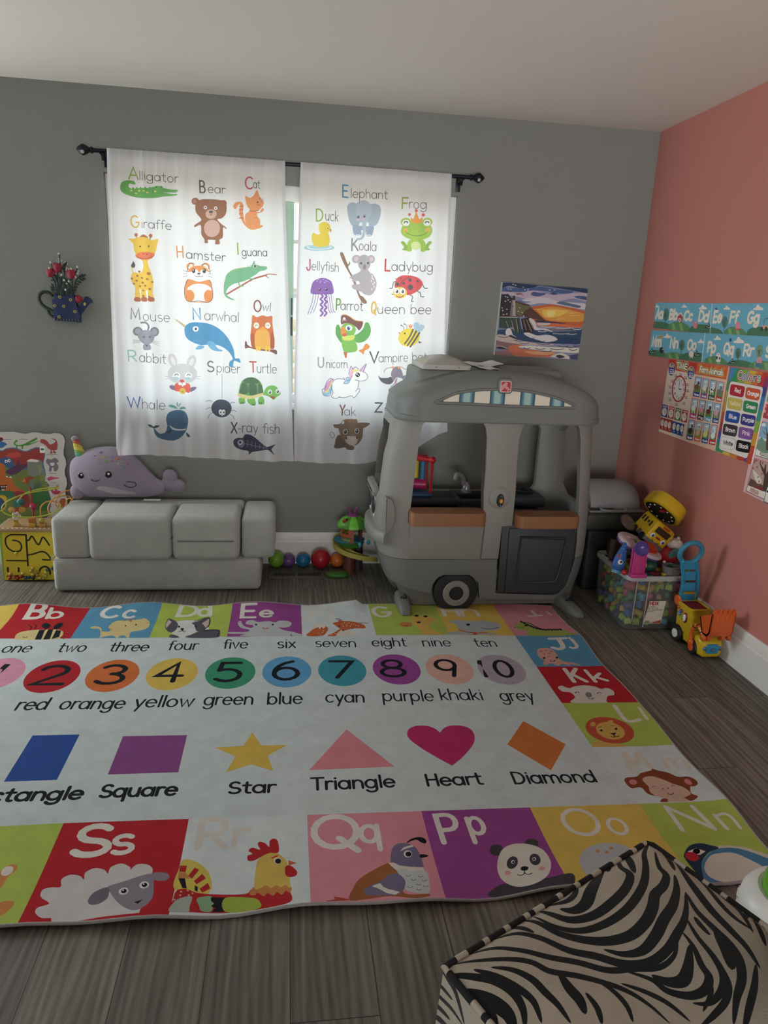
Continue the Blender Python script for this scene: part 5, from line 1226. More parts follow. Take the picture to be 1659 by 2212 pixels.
PICS['STRIP_AD'] = ('426,3119 1495,3103 1540,2827 445,2854', '6fb2cc', '''
P 4c7a5e +364+2861+2+16+15+14+28+12+38+10+47+7+52+3+56+0+56-4+53-6+48-9+41-12+32-13+22-15+10-15+14-46-499+9
P 5c8e62 +754+2847+1+20+12+18+23+16+34+13+41+9+47+5+51+1+51-4+49-8+45-12+39-14+30-17+21-19+11-19+13-44-454+8
P 84ae6e +820+2907+50+2+78-92-73-2
P 84ae6e +969+2910+48+2+76-91-71-2
P 4c7a5e +1166+2838+2+18+15+17+28+14+38+12+48+8+54+4+57+0+57-4+54-7+50-11+42-14+33-15+22-16+11-18+13-41-511+8
S 567f72 +743+2994-4-31-20-21-31-8-34+9-28+23-13+31+4+31+21+22+31+7+34-10+26-23
L 2c4a44,10 +667+3011+31-126
L 2c4a44,6 +676+2972+26+31
L 2c4a44,6 +673+2980-35+19
S f0e4d4 +422+3070+2+8+17+3+9+12+17+2+13-9+24-5+7-12
S f0e4d4 +968+3067+2+9+19+3+9+15+19+2+14-11+26-6+8-13
S f0e4d4 +1293+3052+2+12+25+4+11+20+24+3+19-15+33-8+11-18
S e8a48c +626+3073+0-6-5-4-8-1-8+1-7+4-4+6+0+5+5+4+8+2+8-2+8-4
T efe3d2,30,95 +471+2957+150+1 Aa
T efe3d2,29,90 +752+2953+166-4 Bb
T efe3d2,27,86 +1045+2945+152+0 Cc
T efe3d2,25,89 +1309+2944+173-7 Dd
P b04a5a +913+2986+53+24+53-28-6-61-83+7
P f0e4d4 +901+2984+62+36+68-39-14-4-50+29-52-28
P f0e4d4 +941+2963+51-2+5-37-52+4
L b04a5a,7 +945+2959+48-32
L b04a5a,7 +990+2959-39-30
S d8828c +1208+2937+19+6+19-17+42+1+17-25-8-31-45+1-19+28
L a85868,7 +1296+2923+19-29-16-7
S f0c8c8 +1281+2922-2-4-6-2-8+2-3+3+1+4+7+2+7-2
S 1f3f3e +428+2899+4+18+19+0+4+18+20-17+24-5+9-15
S f0e4d4 +449+2908-1-2-3-1-3+1-2+2+0+2+3+1+4-1
S f0e4d4 +465+2917-1-2-3-1-3+1-2+2+0+2+4+1+3+0
S f0e4d4 +483+2905-1-2-3-1-3+1-3+2+1+2+3+1+4-1
S f0e4d4 +499+2905-1-3-3-1-3+1-2+2+0+3+3+1+4-1
S f0e4d4 +467+2903+0-2-3-1-4+1-2+2+1+2+3+1+3-1
S 1f3f3e +1455+2876+5+29+26+0+5+29+28-27+34-9+12-24
S f0e4d4 +1484+2891-1-4-4-1-6+1-2+4+0+3+5+2+5-2
S f0e4d4 +1505+2906-1-4-4-1-5+1-3+3+1+4+4+2+5-2
S f0e4d4 +1530+2886+0-3-5-2-5+2-2+3+0+4+5+1+5-1
S f0e4d4 +1553+2885-1-3-4-2-5+2-3+3+1+4+4+1+5-1
S f0e4d4 +1509+2883+0-4-5-1-5+1-3+4+1+3+4+2+5-2
''')
PICS['STRIP_EG'] = ('1495,3103 2410,3099 2489,2828 1540,2827', '6fb2cc', '''
P 5c8e62 +1762+2832+0+17+8+15+18+14+25+11+32+7+35+4+39+1+39-3+38-7+35-9+30-13+23-14+17-15+9-16+11-39-347+6
P 84ae6e +1810+2882+39+2+61-78-56-2
P 84ae6e +1924+2885+37+2+60-76-54-2
P 4c7a5e +2092+2846+1+16+12+14+22+13+31+10+39+7+43+3+46+0+46-3+45-7+40-9+35-12+27-13+18-15+10-15+10-37-413+9
P 4c7a5e +1388+2841+1+11+11+10+20+9+27+7+34+5+38+3+40+0+40-3+39-5+35-6+30-9+23-9+16-11+8-11+12-41-361+7
S 567f72 +1789+2937-2-25-14-18-22-6-24+7-20+19-11+25+2+25+14+19+22+6+24-8+20-19
L 2c4a44,7 +1734+2951+26-104
L 2c4a44,4 +1742+2919+17+26
L 2c4a44,4 +1740+2925-26+16
S f0e4d4 +1694+3049+1+9+19+4+8+16+19+2+14-12+25-6+9-15
S f0e4d4 +2133+3045+1+14+24+5+10+21+23+3+19-16+32-8+11-20
S 3c5a8c +1597+3051-1-7-5-5-9-2-10+2-9+5-4+7+0+7+6+5+9+2+10-2+8-5
T efe3d2,25,97 +1553+2934+137+2 Ee
T efe3d2,23,93 +1813+2935+121+1 Ff
T efe3d2,25,90 +2070+2938+161+2 Gg
S e08c9c +1917+2908-2+26+26+9+32-11+18-43-31-12-36+7
S c05a5a +2005+2880-7-3-19-2-27-2-27+0-21+2-8+3+6+3+20+2+27+2+27+0+21-2
S d8b088 +2266+2909+47+14+73-11+16-19-131-3
S 3c4a50 +2305+2892+0-9-6-7-10-3-12+2-11+7-5+9+0+10+6+7+11+2+12-2+10-6
S 3c4a50 +2366+2893+0-10-6-7-10-3-12+2-10+7-6+9+0+10+6+7+11+3+11-3+10-6
L 3c4a50,5 +2303+2922+5+51+69+4
''')
PICS['STRIP_MO'] = ('443,2830 1479,2832 1497,2562 448,2559', '6fb2cc', '''
P 4c7a5e +364+2560+3+14+15+15+28+13+39+10+47+8+53+6+57+1+56-1+54-4+48-8+41-9+32-12+22-13+10-14+14-47-504-9
P 5c8e62 +788+2568+2+13+13+12+24+10+33+9+39+7+45+4+48+2+47-1+46-4+41-6+35-8+27-10+18-11+9-11+13-45-426-8
P 84ae6e +856+2605+47+4+67-64-69-4
P 84ae6e +995+2613+46+4+65-63-67-4
P 4c7a5e +1086+2563+3+19+20+18+36+16+49+13+59+10+67+6+70+3+70-2+67-6+59-9+51-12+39-14+26-16+13-17+12-42-628-12
S 567f72 +1156+2705-3-27-16-20-25-7-28+7-22+19-12+26+3+27+17+20+25+7+28-7+22-19
L 2c4a44,8 +1094+2717+27-109
L 2c4a44,5 +1102+2683+20+29
L 2c4a44,5 +1100+2690-29+16
S f0e4d4 +725+2761+3+12+27+6+13+21+28+4+20-15+36-6+12-19
S f0e4d4 +1381+2737+2+10+20+5+10+18+20+3+16-12+28-6+9-15
T efe3d2,29,94 +491+2668+199+1 Mm
T efe3d2,27,94 +873+2669+160+2 Nn
T efe3d2,24,91 +1208+2667+159+3 Oo
S d8a84c +693+2769-1-10-10-7-16-3-17+2-14+6-7+10+2+9+10+8+15+3+17-2+14-7
S 5a3a30 +672+2770-2-4-8-2-9+1-4+4+2+4+8+2+8-1
S 26282c +762+2634-1-15-13-12-22-5-24+2-19+11-11+14+2+16+13+12+21+5+24-3+20-10
S d8949c +754+2642-3-7-11-3-12+2-7+6+3+7+11+4+12-3
L 26282c,7 +705+2609-3-14
L 26282c,7 +740+2611+7-11
S ecd8d0 +1349+2629-2-16-13-12-23-6-24+3-21+10-11+15+2+16+14+13+22+5+25-3+20-10
L ecd8d0,9 +1283+2596+9-11
L ecd8d0,9 +1327+2599+6-11
S 1f3f3e +457+2584+7+30+30+2+7+30+33-27+39-8+13-24
S f0e4d4 +491+2601-1-4-5-2-6+1-3+4+1+3+5+2+6-1
S f0e4d4 +517+2617-1-4-5-2-6+2-3+3+1+4+5+2+6-2
S f0e4d4 +546+2598-1-4-5-2-6+1-3+4+1+4+5+1+6-1
S f0e4d4 +572+2598-1-4-5-2-5+1-4+4+1+4+5+1+6-1
S f0e4d4 +521+2593-1-3-5-2-6+1-3+3+1+4+5+2+6-1
S 1f3f3e +1346+2611+5+30+27+1+5+30+30-26+35-8+12-24
S f0e4d4 +1376+2628-1-4-5-2-5+1-3+4+1+3+4+2+6-1
S f0e4d4 +1398+2644-1-4-4-2-5+1-3+4+1+4+4+1+5-1
S f0e4d4 +1424+2625+0-4-5-2-5+1-3+4+1+3+4+2+5-1
S f0e4d4 +1447+2624+0-3-5-2-5+1-3+4+1+3+4+2+5-1
S f0e4d4 +1402+2620+0-3-5-2-5+1-3+3+1+4+4+2+5-1
''')
PICS['STRIP_PS'] = ('1479,2832 2488,2834 2566,2566 1497,2562', '6fb2cc', '''
P 5c8e62 +1536+2565+1+15+10+13+20+13+28+10+34+8+39+5+42+2+42-2+40-4+37-7+31-10+25-11+17-13+9-13+11-41-374-8
P 84ae6e +1592+2609+41+4+63-69-61-4
P 84ae6e +1714+2617+40+4+60-68-58-4
P 4c7a5e +1882+2545+2+17+13+16+26+14+35+12+44+10+49+5+52+3+52-2+50-5+45-8+38-10+30-13+21-15+10-15+11-38-466-12
P 5c8e62 +2219+2564+0+15+12+16+21+13+31+12+37+8+42+6+45+2+45-2+43-5+40-7+33-11+27-12+18-14+9-15+11-36-403-9
P 84ae6e +2280+2611+44+5+67-71-65-5
P 84ae6e +2411+2621+43+4+64-70-62-5
S 567f72 +2079+2678-1-23-12-17-19-7-21+6-18+17-10+23+2+24+12+17+19+6+21-6+18-16
L 2c4a44,6 +2032+2689+24-95
L 2c4a44,4 +2038+2660+15+25
L 2c4a44,4 +2037+2666-23+13
S 7c9a80 +2373+2714-1-27-13-20-21-7-24+6-21+20-11+27+2+28+13+20+21+7+24-7+20-20
L 2c4a44,7 +2319+2727+28-111
L 2c4a44,4 +2327+2693+17+29
L 2c4a44,4 +2325+2700-25+16
S f0e4d4 +1639+2777+2+11+20+5+9+17+20+4+16-13+27-5+10-16
S f0e4d4 +1952+2763+2+15+27+7+11+25+27+4+21-18+37-7+13-22
T efe3d2,25,90 +1558+2661+134+4 Pp
T efe3d2,23,91 +1822+2661+149+6 Qq
T efe3d2,23,91 +2111+2663+142+4 Rr
T efe3d2,22,87 +2407+2669+89+3 S
S 3c4a70 +1913+2786+0-7-5-6-9-2-10+1-8+5-5+8+0+7+6+6+8+2+10-1+9-5
S f0e8e4 +1719+2652+31+13+31-23+13-54-61-3-16+39
S 26282c +1720+2631+21-3+4-23-20+1
S 26282c +1766+2627+18-3+3-21-16+5
S e0a0a4 +1761+2651-3-5-10-3-10+2-6+4+3+4+10+3+11-1
S d898a0 +2311+2648+26+18+35-14+11-37-61-4
P 4a7a9c +2307+2613+76+2+2-35-74-3
S 1f3f3e +1938+2581+4+25+20+1+3+25+23-22+27-6+10-20
S f0e4d4 +1961+2595-1-3-3-2-4+1-3+3+1+3+3+2+4-1
S f0e4d4 +1978+2608-1-3-3-1-4+1-3+3+1+3+3+1+4-1
S f0e4d4 +1998+2593-1-3-3-2-4+1-2+3+0+3+3+1+4-1
S f0e4d4 +2015+2593+0-3-3-2-4+1-3+3+1+3+3+1+4+0
S f0e4d4 +1981+2589+0-3-4-2-4+1-2+3+1+3+3+2+4-1
''')
PICS['TIME'] = ('869,2556 1409,2548 1394,1782 871,1791', 'ecd6c8', '''
P c83a34 +870+2554+536-6-7-108-540+10
T f0dc70,40,51 +1031+2478+207-6 TIME
T 2c2428,29,51 +1031+2478+207-6 TIME
T f4ecd8,15,51 +1031+2478+207-6 TIME
S f0e4dc +1021+2452-4-33-22-26-34-11-38+8-30+23-15+33+5+34+22+26+35+10+37-8+30-23
S 2c3c8c +1014+2452-4-31-19-24-31-10-34+7-27+21-14+31+4+32+20+24+32+10+33-7+27-22
T e8d870,10,26 +903+2471+84+2 A.M.
T e8e4ec,5,11 +912+2440+84+3 is from
T e8e4ec,5,11 +917+2422+84+2 noon until
T e8e4ec,5,12 +923+2403+83+2 midnight
S f0e4dc +1381+2448-3-32-20-24-31-11-34+7-27+22-14+32+3+32+21+25+31+10+33-8+28-22
S 2c3c8c +1375+2448-3-30-18-23-27-10-31+7-25+21-13+29+3+31+18+22+28+9+31-6+25-21
T e8d870,9,25 +1274+2465+76+2 P.M.
T e8e4ec,4,11 +1282+2436+76+3 is from
T e8e4ec,4,11 +1288+2418+75+3 noon until
T e8e4ec,5,11 +1293+2401+76+2 midnight
S b8303c +1277+2279-9-67-42-51-64-23-70+12-57+46-26+67+10+69+44+51+66+21+69-15+54-45
S ece4de +1253+2278-7-59-34-46-52-20-57+12-47+41-22+58+8+61+36+45+53+18+56-13+45-40
T 3c3436,5,20 +1107+2353+28+1 12
T 3c3436,5,19 +1155+2342+27+1 1
T 3c3436,5,19 +1197+2309+27+2 2
T 3c3436,5,20 +1222+2264+27+1 3
T 3c3436,5,19 +1224+2217+27+1 4
T 3c3436,5,20 +1203+2181+27+2 5
T 3c3436,5,20 +1162+2166+28+2 6
T 3c3436,5,19 +1114+2177+28+1 7
T 3c3436,5,20 +1071+2209+28+2 8
T 3c3436,5,20 +1045+2256+28+2 9
T 3c3436,5,20 +1043+2304+28+1 10
T 3c3436,5,20 +1066+2339+28+2 11
L 26222a,7 +1146+2270-11+75
L 26222a,9 +1146+2270+43+0
T 8a7470,4,12 +1106+2416+55+0 min
T 8a7470,4,11 +1115+2402+47+0 past
T 8a7470,4,13 +1018+2395+57+0 min
T 8a7470,4,12 +1028+2381+48+1 past
T 8a7470,4,13 +1212+2392+54+0 min
T 8a7470,4,11 +1221+2378+46+1 past
T 8a7470,4,12 +1261+2328+53+2 min
T 8a7470,4,11 +1270+2315+45+1 past
T 8a7470,4,12 +1281+2270+53+1 min
T 8a7470,4,11 +1290+2257+45+1 past
T 8a7470,4,12 +1270+2204+54+2 min
T 8a7470,4,11 +1279+2191+46+2 past
T 8a7470,4,12 +1247+2143+54+3 min
T 8a7470,4,11 +1256+2130+46+2 past
T 8a7470,4,13 +1113+2112+56+2 min
T 8a7470,4,12 +1123+2098+47+3 past
T 8a7470,4,13 +975+2147+58+2 min
T 8a7470,4,12 +985+2133+49+2 past
T 8a7470,4,13 +950+2211+58+2 min
T 8a7470,4,11 +960+2198+49+1 past
T 8a7470,4,13 +935+2273+58+2 min
T 8a7470,4,12 +945+2260+49+1 past
T 8a7470,4,13 +966+2336+58+1 min
T 8a7470,4,11 +976+2322+49+1 past
P 2c4a94 +871+2081+117+1+10-125-123-1
S efe8e0 +977+2013-3-22-16-18-22-8-24+4-20+14-9+21+4+23+16+17+22+8+24-4+19-14
L 3c3438,5 +933+2007-6+28
L 3c3438,5 +933+2007+26+2
T efe4e0,5,13 +890+2057+84+4 time
P c8503c +1008+2080+113+2+10-124-119-1
S efe8e0 +1110+2014-3-22-15-17-21-8-24+3-18+14-9+21+3+22+15+17+22+8+23-4+19-14
L 3c3438,5 +1067+2007-5+28
L 3c3438,5 +1067+2007+26+2
T efe4e0,5,13 +1026+2057+81+3 time
P 3a7a4c +1140+2080+109+1+11-121-116-1
S efe8e0 +1239+2014-3-21-14-17-21-8-23+3-18+14-8+21+3+21+14+17+21+8+23-4+18-14
L 3c3438,5 +1198+2008-6+27
L 3c3438,5 +1198+2008+24+2
T efe4e0,5,12 +1158+2057+77+3 time
P b03044 +1267+2079+106+1+11-119-112-1
S efe8e0 +1364+2015-3-22-14-16-20-8-22+4-18+13-8+20+3+22+14+16+20+8+22-4+17-14
L 3c3438,5 +1324+2009-6+26
L 3c3438,5 +1324+2009+23+2
T efe4e0,5,13 +1285+2057+75+3 time
P b03a34 +875+1943+247+3-3-129-241+3
S efe6dc +954+1894-2-19-11-14-15-7-17+3-13+12-7+18+2+18+11+15+15+6+17-3+13-12
L 4c4440,5 +922+1890-5+26
L 4c4440,5 +922+1890+19-5
T e8d8b0,5,13 +926+1834+21+2 o
S efe6dc +1026+1893-2-19-10-14-15-7-17+3-13+12-6+18+2+18+10+14+15+7+17-3+13-12
L 4c4440,5 +994+1889-4+25
L 4c4440,5 +994+1889+20-5
T e8d8b0,5,13 +999+1833+20+2 o
S efe6dc +1097+1891-2-18-10-14-15-6-16+3-13+11-6+18+2+18+10+14+15+7+16-4+13-11
L 4c4440,5 +1066+1888-4+25
L 4c4440,5 +1066+1888+19-5
T e8d8b0,5,13 +1071+1833+20+1 o
P 2c4a94 +1117+1941+234-1-3-122-227+3
S efe6dc +1192+1893-2-18-10-14-14-7-16+3-13+12-6+17+2+18+9+14+15+7+16-3+13-12
L 4c4440,5 +1161+1890-4+24
L 4c4440,5 +1161+1890+19-5
T e8d8b0,5,13 +1166+1835+20+2 o
S efe6dc +1268+1893-2-18-9-13-15-7-15+3-13+12-6+17+2+17+9+14+15+7+15-3+13-12
L 4c4440,5 +1238+1890-4+24
L 4c4440,5 +1238+1890+18-5
T e8d8b0,5,12 +1243+1836+19+1 o
S efe6dc +1342+1893-1-17-9-14-14-6-16+3-12+11-6+17+2+18+9+13+14+7+15-3+12-12
L 4c4440,5 +1313+1890-4+24
L 4c4440,5 +1313+1890+18-4
T e8d8b0,5,13 +1318+1837+19+1 o
''')
PICS['FARM'] = ('1410,2551 1926,2553 1935,1781 1395,1781', 'ecc8ac', '''
P d8663a +1411+2550+513+3-6-117-516+5
S e08048 +1499+2534-3-9-11-7-18-4-19+1-16+5-7+9+2+9+12+7+18+4+19-1+15-6
S e08048 +1616+2469-2-9-11-7-18-4-18+0-15+6-8+8+3+9+11+7+17+4+19-1+15-5
S e08048 +1783+2542-2-9-11-7-16-3-18+1-14+5-7+8+2+9+11+7+16+3+18-1+14-5
S e08048 +1888+2531-2-9-10-7-16-3-17+1-14+5-7+8+2+8+11+7+16+4+17-1+13-5
S e08048 +1896+2467-2-9-10-7-16-4-17+1-14+5-7+8+2+9+10+7+16+3+17+0+14-5
S e08048 +1481+2464-2-9-12-7-17-4-20+0-15+6-8+8+2+9+12+8+18+4+20-1+15-5
T f0dc70,30,47 +1470+2470+383-3 Farm Animals
T 2c2428,22,47 +1470+2470+383-3 Farm Animals
T f4ecd8,12,47 +1470+2470+383-3 Farm Animals
P 2c4a94 +1416+2420+114-1+5-189-112-1
P a8cce0 +1425+2415+96-1+0-74-97-1
S f0f4f4 +1505+2392-3-4-11-4-15-3-17+0-13+2-5+3+3+5+11+4+16+2+16+1+13-2
P 6a9a4c +1424+2339+97+1+1-65-95+2
S 7a4a30 +1504+2329-2-12-11-10-18-5-19+1-16+7-9+11+2+12+11+10+18+5+19-1+16-7
S 7a4a30 +1508+2360-3-8-8-6-11-2-10+2-8+6-2+8+3+8+8+6+10+3+11-3+7-6
L 7a4a30,12 +1450+2312+4-32
L 7a4a30,12 +1490+2313+4-30
P 7a4a30 +1474+2370+0+17+17-15
S 2c2428 +1493+2364+0-3-4-1-3+0-2+3+0+2+4+1+3+0
T f4ecec,7,18 +1442+2242+82+1 Horse
P 8c4a9c +1548+2417+110-1+6-186-108-1
P a8cce0 +1557+2412+93-1-1-73-93-1
S f0f4f4 +1634+2390-3-5-10-4-15-2-16-1-12+2-5+4+3+4+10+4+15+3+16+0+12-2
P 6a9a4c +1556+2337+93+1+2-63-92+2
S efe8d8 +1633+2327-1-12-11-9-17-5-19+1-15+7-8+11+1+11+11+10+17+5+19-1+15-7
S efe8d8 +1637+2358-3-8-7-6-10-2-11+2-7+6-3+8+3+8+8+6+10+2+10-2+8-6
L efe8d8,11 +1582+2311+4-31
L efe8d8,11 +1621+2312+3-29
P efe8d8 +1604+2368+0+16+17-15
S 2c2428 +1623+2361+0-2-4-1-3+0-2+2+0+3+4+1+3+0
T f4ecec,6,17 +1574+2242+79+1 Goat
P 1f5a3c +1676+2414+106-1+7-183-105-1
P a8cce0 +1684+2409+90-1+0-71-90-2
S f0f4f4 +1759+2387-3-4-10-4-14-3-16+0-11+2-6+3+3+4+10+4+15+3+15+0+12-1
P 6a9a4c +1684+2335+90+2+2-63-89+2
S f4f4f4 +1758+2326-1-12-10-9-17-5-18+1-15+7-8+10+2+12+10+9+16+5+19-1+15-7
S f4f4f4 +1762+2356-3-8-7-6-10-2-10+2-7+6-2+8+2+8+8+6+10+2+9-2+8-6
L f4f4f4,11 +1709+2309+4-30
L f4f4f4,11 +1746+2311+4-29
P f4f4f4 +1730+2365+0+16+16-14
S 2c2428 +1748+2359+0-2-3-1-4+0-2+2+1+3+3+1+3-1
S 2c2428 +1731+2327-2-7-8-3-10+1-6+6+2+6+9+4+9-2
S 2c2428 +1757+2321-1-4-6-3-7+1-4+5+1+4+6+3+7-1
T f4ecec,6,17 +1702+2242+76+1 Cow
P c83a3c +1799+2411+102-1+8-180-101+0
P a8cce0 +1807+2406+87+0+0-71-87-1
S f0f4f4 +1879+2385-2-5-10-4-14-2-15+0-11+1-5+4+3+4+9+4+15+2+14+1+12-2
P 6a9a4c +1807+2334+87+1+2-61-85+1
S 7c7c88 +1879+2324-1-11-10-9-16-5-17+1-15+6-8+11+2+11+10+10+15+4+18-1+14-6
S 7c7c88 +1882+2354-2-8-7-5-10-2-9+2-7+5-3+8+3+8+7+5+10+3+9-2+7-6
L 7c7c88,11 +1831+2308+4-30
L 7c7c88,11 +1867+2310+4-29
P 7c7c88 +1852+2363+0+16+15-14
S 2c2428 +1869+2357+0-2-3-1-4+0-1+2+0+3+3+1+3-1
T f4ecec,6,17 +1825+2243+73+0 Donkey
P c8308c +1417+2211+115+3+6-193-114-4
P a8cce0 +1426+2207+98+2-1-76-97-4
S f0f4f4 +1508+2186-4-5-10-4-16-3-17-1-13+1-5+4+3+4+11+5+16+3+16+1+13-2
P 6a9a4c +1426+2129+97+4+1-66-96+0
S f0ece4 +1506+2121-2-12-11-10-17-6-20+1-16+6-9+11+2+12+11+11+18+5+20+0+16-7
S f0ece4 +1510+2153-3-8-8-6-10-3-11+2-8+6-2+8+3+8+8+7+11+2+10-2+8-5
L f0ece4,12 +1452+2103+4-32
L f0ece4,12 +1493+2105+4-30
P f0ece4 +1476+2162+0+17+17-15
S 2c2428 +1496+2156-1-2-3-2-4+1-2+2+1+3+3+1+4+0
T f4ecec,7,18 +1444+2032+82+3 Sheep
P 3c3440 +1551+2212+111+2+6-189-110-3
P a8cce0 +1559+2208+94+1+0-74-94-4
S f0f4f4 +1638+2187-3-5-11-4-15-3-16-1-12+2-6+3+3+5+11+4+15+3+16+1+12-2
P 6a9a4c +1559+2131+94+4+2-64-93-1
S e89aa4 +1637+2123-2-12-11-10-17-5-19+0-15+7-9+11+2+12+11+10+17+5+19+0+16-7
S e89aa4 +1641+2155-3-8-8-7-10-2-11+2-7+6-3+8+3+8+8+6+10+3+11-2+7-6
L e89aa4,12 +1585+2105+4-31
L e89aa4,12 +1624+2108+4-30
P e89aa4 +1607+2164+0+16+17-14
S 2c2428 +1626+2158+0-3-3-1-4+0-2+3+1+2+3+2+3-1
T f4ecec,6,18 +1577+2036+79+3 Pig
P 4aa8c8 +1679+2213+107+2+7-186-105-3
P a8cce0 +1688+2208+90+2+0-73-90-4
S f0f4f4 +1763+2188-3-5-10-4-14-3-16-1-12+2-5+3+3+5+10+4+15+3+15+1+12-2
P 6a9a4c +1688+2133+90+4+2-63-89-1
S 6a3428 +1763+2125-2-11-10-10-17-6-18+1-15+6-8+11+1+12+11+10+16+5+19-1+15-6
S 6a3428 +1766+2157-3-9-7-6-10-2-10+2-7+5-2+8+2+8+8+6+10+3+10-2+7-6
L 6a3428,11 +1712+2108+5-31
L 6a3428,11 +1750+2110+4-29
P 6a3428 +1734+2165+0+16+16-14
S 2c2428 +1753+2159-1-2-3-1-4+0-2+2+1+3+3+1+4+0
T f4ecec,6,17 +1706+2039+76+4 Dog
P 2c4a94 +1803+2213+103+2+8-182-102-4
P a8cce0 +1811+2209+88+2+0-72-87-4
S f0f4f4 +1885+2189-3-5-10-4-14-3-15-1-11+2-5+3+2+5+10+4+14+3+15+1+12-2
P 6a9a4c +1812+2135+87+4+2-62-86-1
S d8b0a8 +1884+2128-1-12-10-10-16-5-18+1-14+6-8+10+1+12+10+10+16+5+18-1+14-6
S d8b0a8 +1888+2158-3-8-7-6-10-2-9+1-7+6-3+8+3+8+7+6+10+2+9-2+7-5
L d8b0a8,11 +1836+2110+4-30
L d8b0a8,11 +1872+2113+4-29
P d8b0a8 +1856+2166+0+16+16-13
S 2c2428 +1874+2161+0-3-3-1-4+1-2+2+1+2+3+1+3+0
T f4ecec,6,16 +1830+2043+73+3 Cat
P 2c4a94 +1419+1999+116+6+6-195-115-7
P a8cce0 +1428+1995+98+5+0-77-98-7
S f0f4f4 +1510+1976-3-5-11-4-16-4-17-1-13+1-5+3+3+5+11+5+16+3+17+2+12-1
P 6a9a4c +1428+1916+98+7+1-67-97-3
S 4a2c28 +1514+1898-5-16-14-13-20-5-19+3-13+10-5+15+5+17+15+12+19+5+19-3+14-10
L 4a2c28,15 +1493+1911+4+29
S 4a2c28 +1512+1947+0-7-5-5-8-3-8+1-7+3-4+5+0+7+5+5+8+3+8-1+7-3
P e0762c +1505+1948+22-2-19-7
S c83030 +1500+1957-2-4-7-3-7+1-4+3+2+5+6+2+8+0
L c88a3c,5 +1484+1869-1-16
T f4ecec,7,18 +1446+1818+83+6 Rooster
P d8663a +1553+2004+112+6+7-192-111-7
P a8cce0 +1562+2000+95+4-1-75-94-7
S f0f4f4 +1641+1981-3-5-10-4-16-4-16-1-12+1-6+3+3+5+11+5+16+3+15+2+13-2
P 6a9a4c +1562+1922+94+7+2-66-93-3
S d8b8a0 +1646+1904-6-16-13-12-19-5-18+3-13+10-5+15+5+16+14+12+19+5+18-3+13-10
L d8b8a0,15 +1625+1917+4+28
S d8b8a0 +1643+1952+0-6-5-5-7-3-8+0-7+4-4+5+1+6+4+5+7+3+9+0+7-4
P e0762c +1637+1954+20-3-18-7
S c83030 +1631+1963-1-5-7-2-7+0-4+4+2+4+6+3+8-1
L c88a3c,5 +1617+1876-1-16
T f4ecec,6,18 +1580+1826+80+5 Hen
P 2c4a94 +1683+2008+108+6+7-189-107-6
P a8cce0 +1691+2004+92+5+0-74-91-7
S f0f4f4 +1768+1986-3-5-10-5-15-3-16-1-12+1-5+3+3+5+10+4+15+4+16+1+11-1
P 6a9a4c +1692+1928+91+7+2-65-90-3
S e8d88a +1772+1910-5-15-13-12-17-6-18+3-13+10-5+15+5+16+14+12+18+5+17-3+13-10
L e8d88a,14 +1752+1923+4+28
S e8d88a +1770+1957+0-6-5-5-7-2-8+0-7+3-3+5+0+6+4+5+8+3+8+0+6-4
P e0762c +1763+1959+20-2-17-7
S e8d88a +1758+1968-1-4-6-3-7+0-4+4+1+4+7+2+7+0
L c88a3c,5 +1744+1883+0-16
T f4ecec,6,17 +1710+1833+77+6 Duck
P c8283c +1808+2012+104+6+7-185-102-7
P a8cce0 +1816+2008+88+5+0-73-87-7
S f0f4f4 +1890+1990-3-4-10-5-14-3-15-2-12+2-5+3+3+4+10+5+14+3+15+2+12-2
P 6a9a4c +1817+1933+87+7+3-63-87-3
S f4f4f4 +1895+1916-5-15-13-12-17-5-17+3-13+10-4+14+5+15+13+12+17+5+17-3+12-10
L f4f4f4,14 +1875+1928+4+28
S f4f4f4 +1892+1962+0-6-4-4-7-3-8+0-6+3-4+5+0+6+4+5+7+3+8+0+6-4
P e0762c +1886+1964+19-2-17-7
S f4f4f4 +1881+1973-2-5-6-2-6+0-4+4+1+4+6+2+7+0
L c88a3c,5 +1868+1889-1-15
T f4ecec,6,17 +1834+1840+75+6 Goose
''')
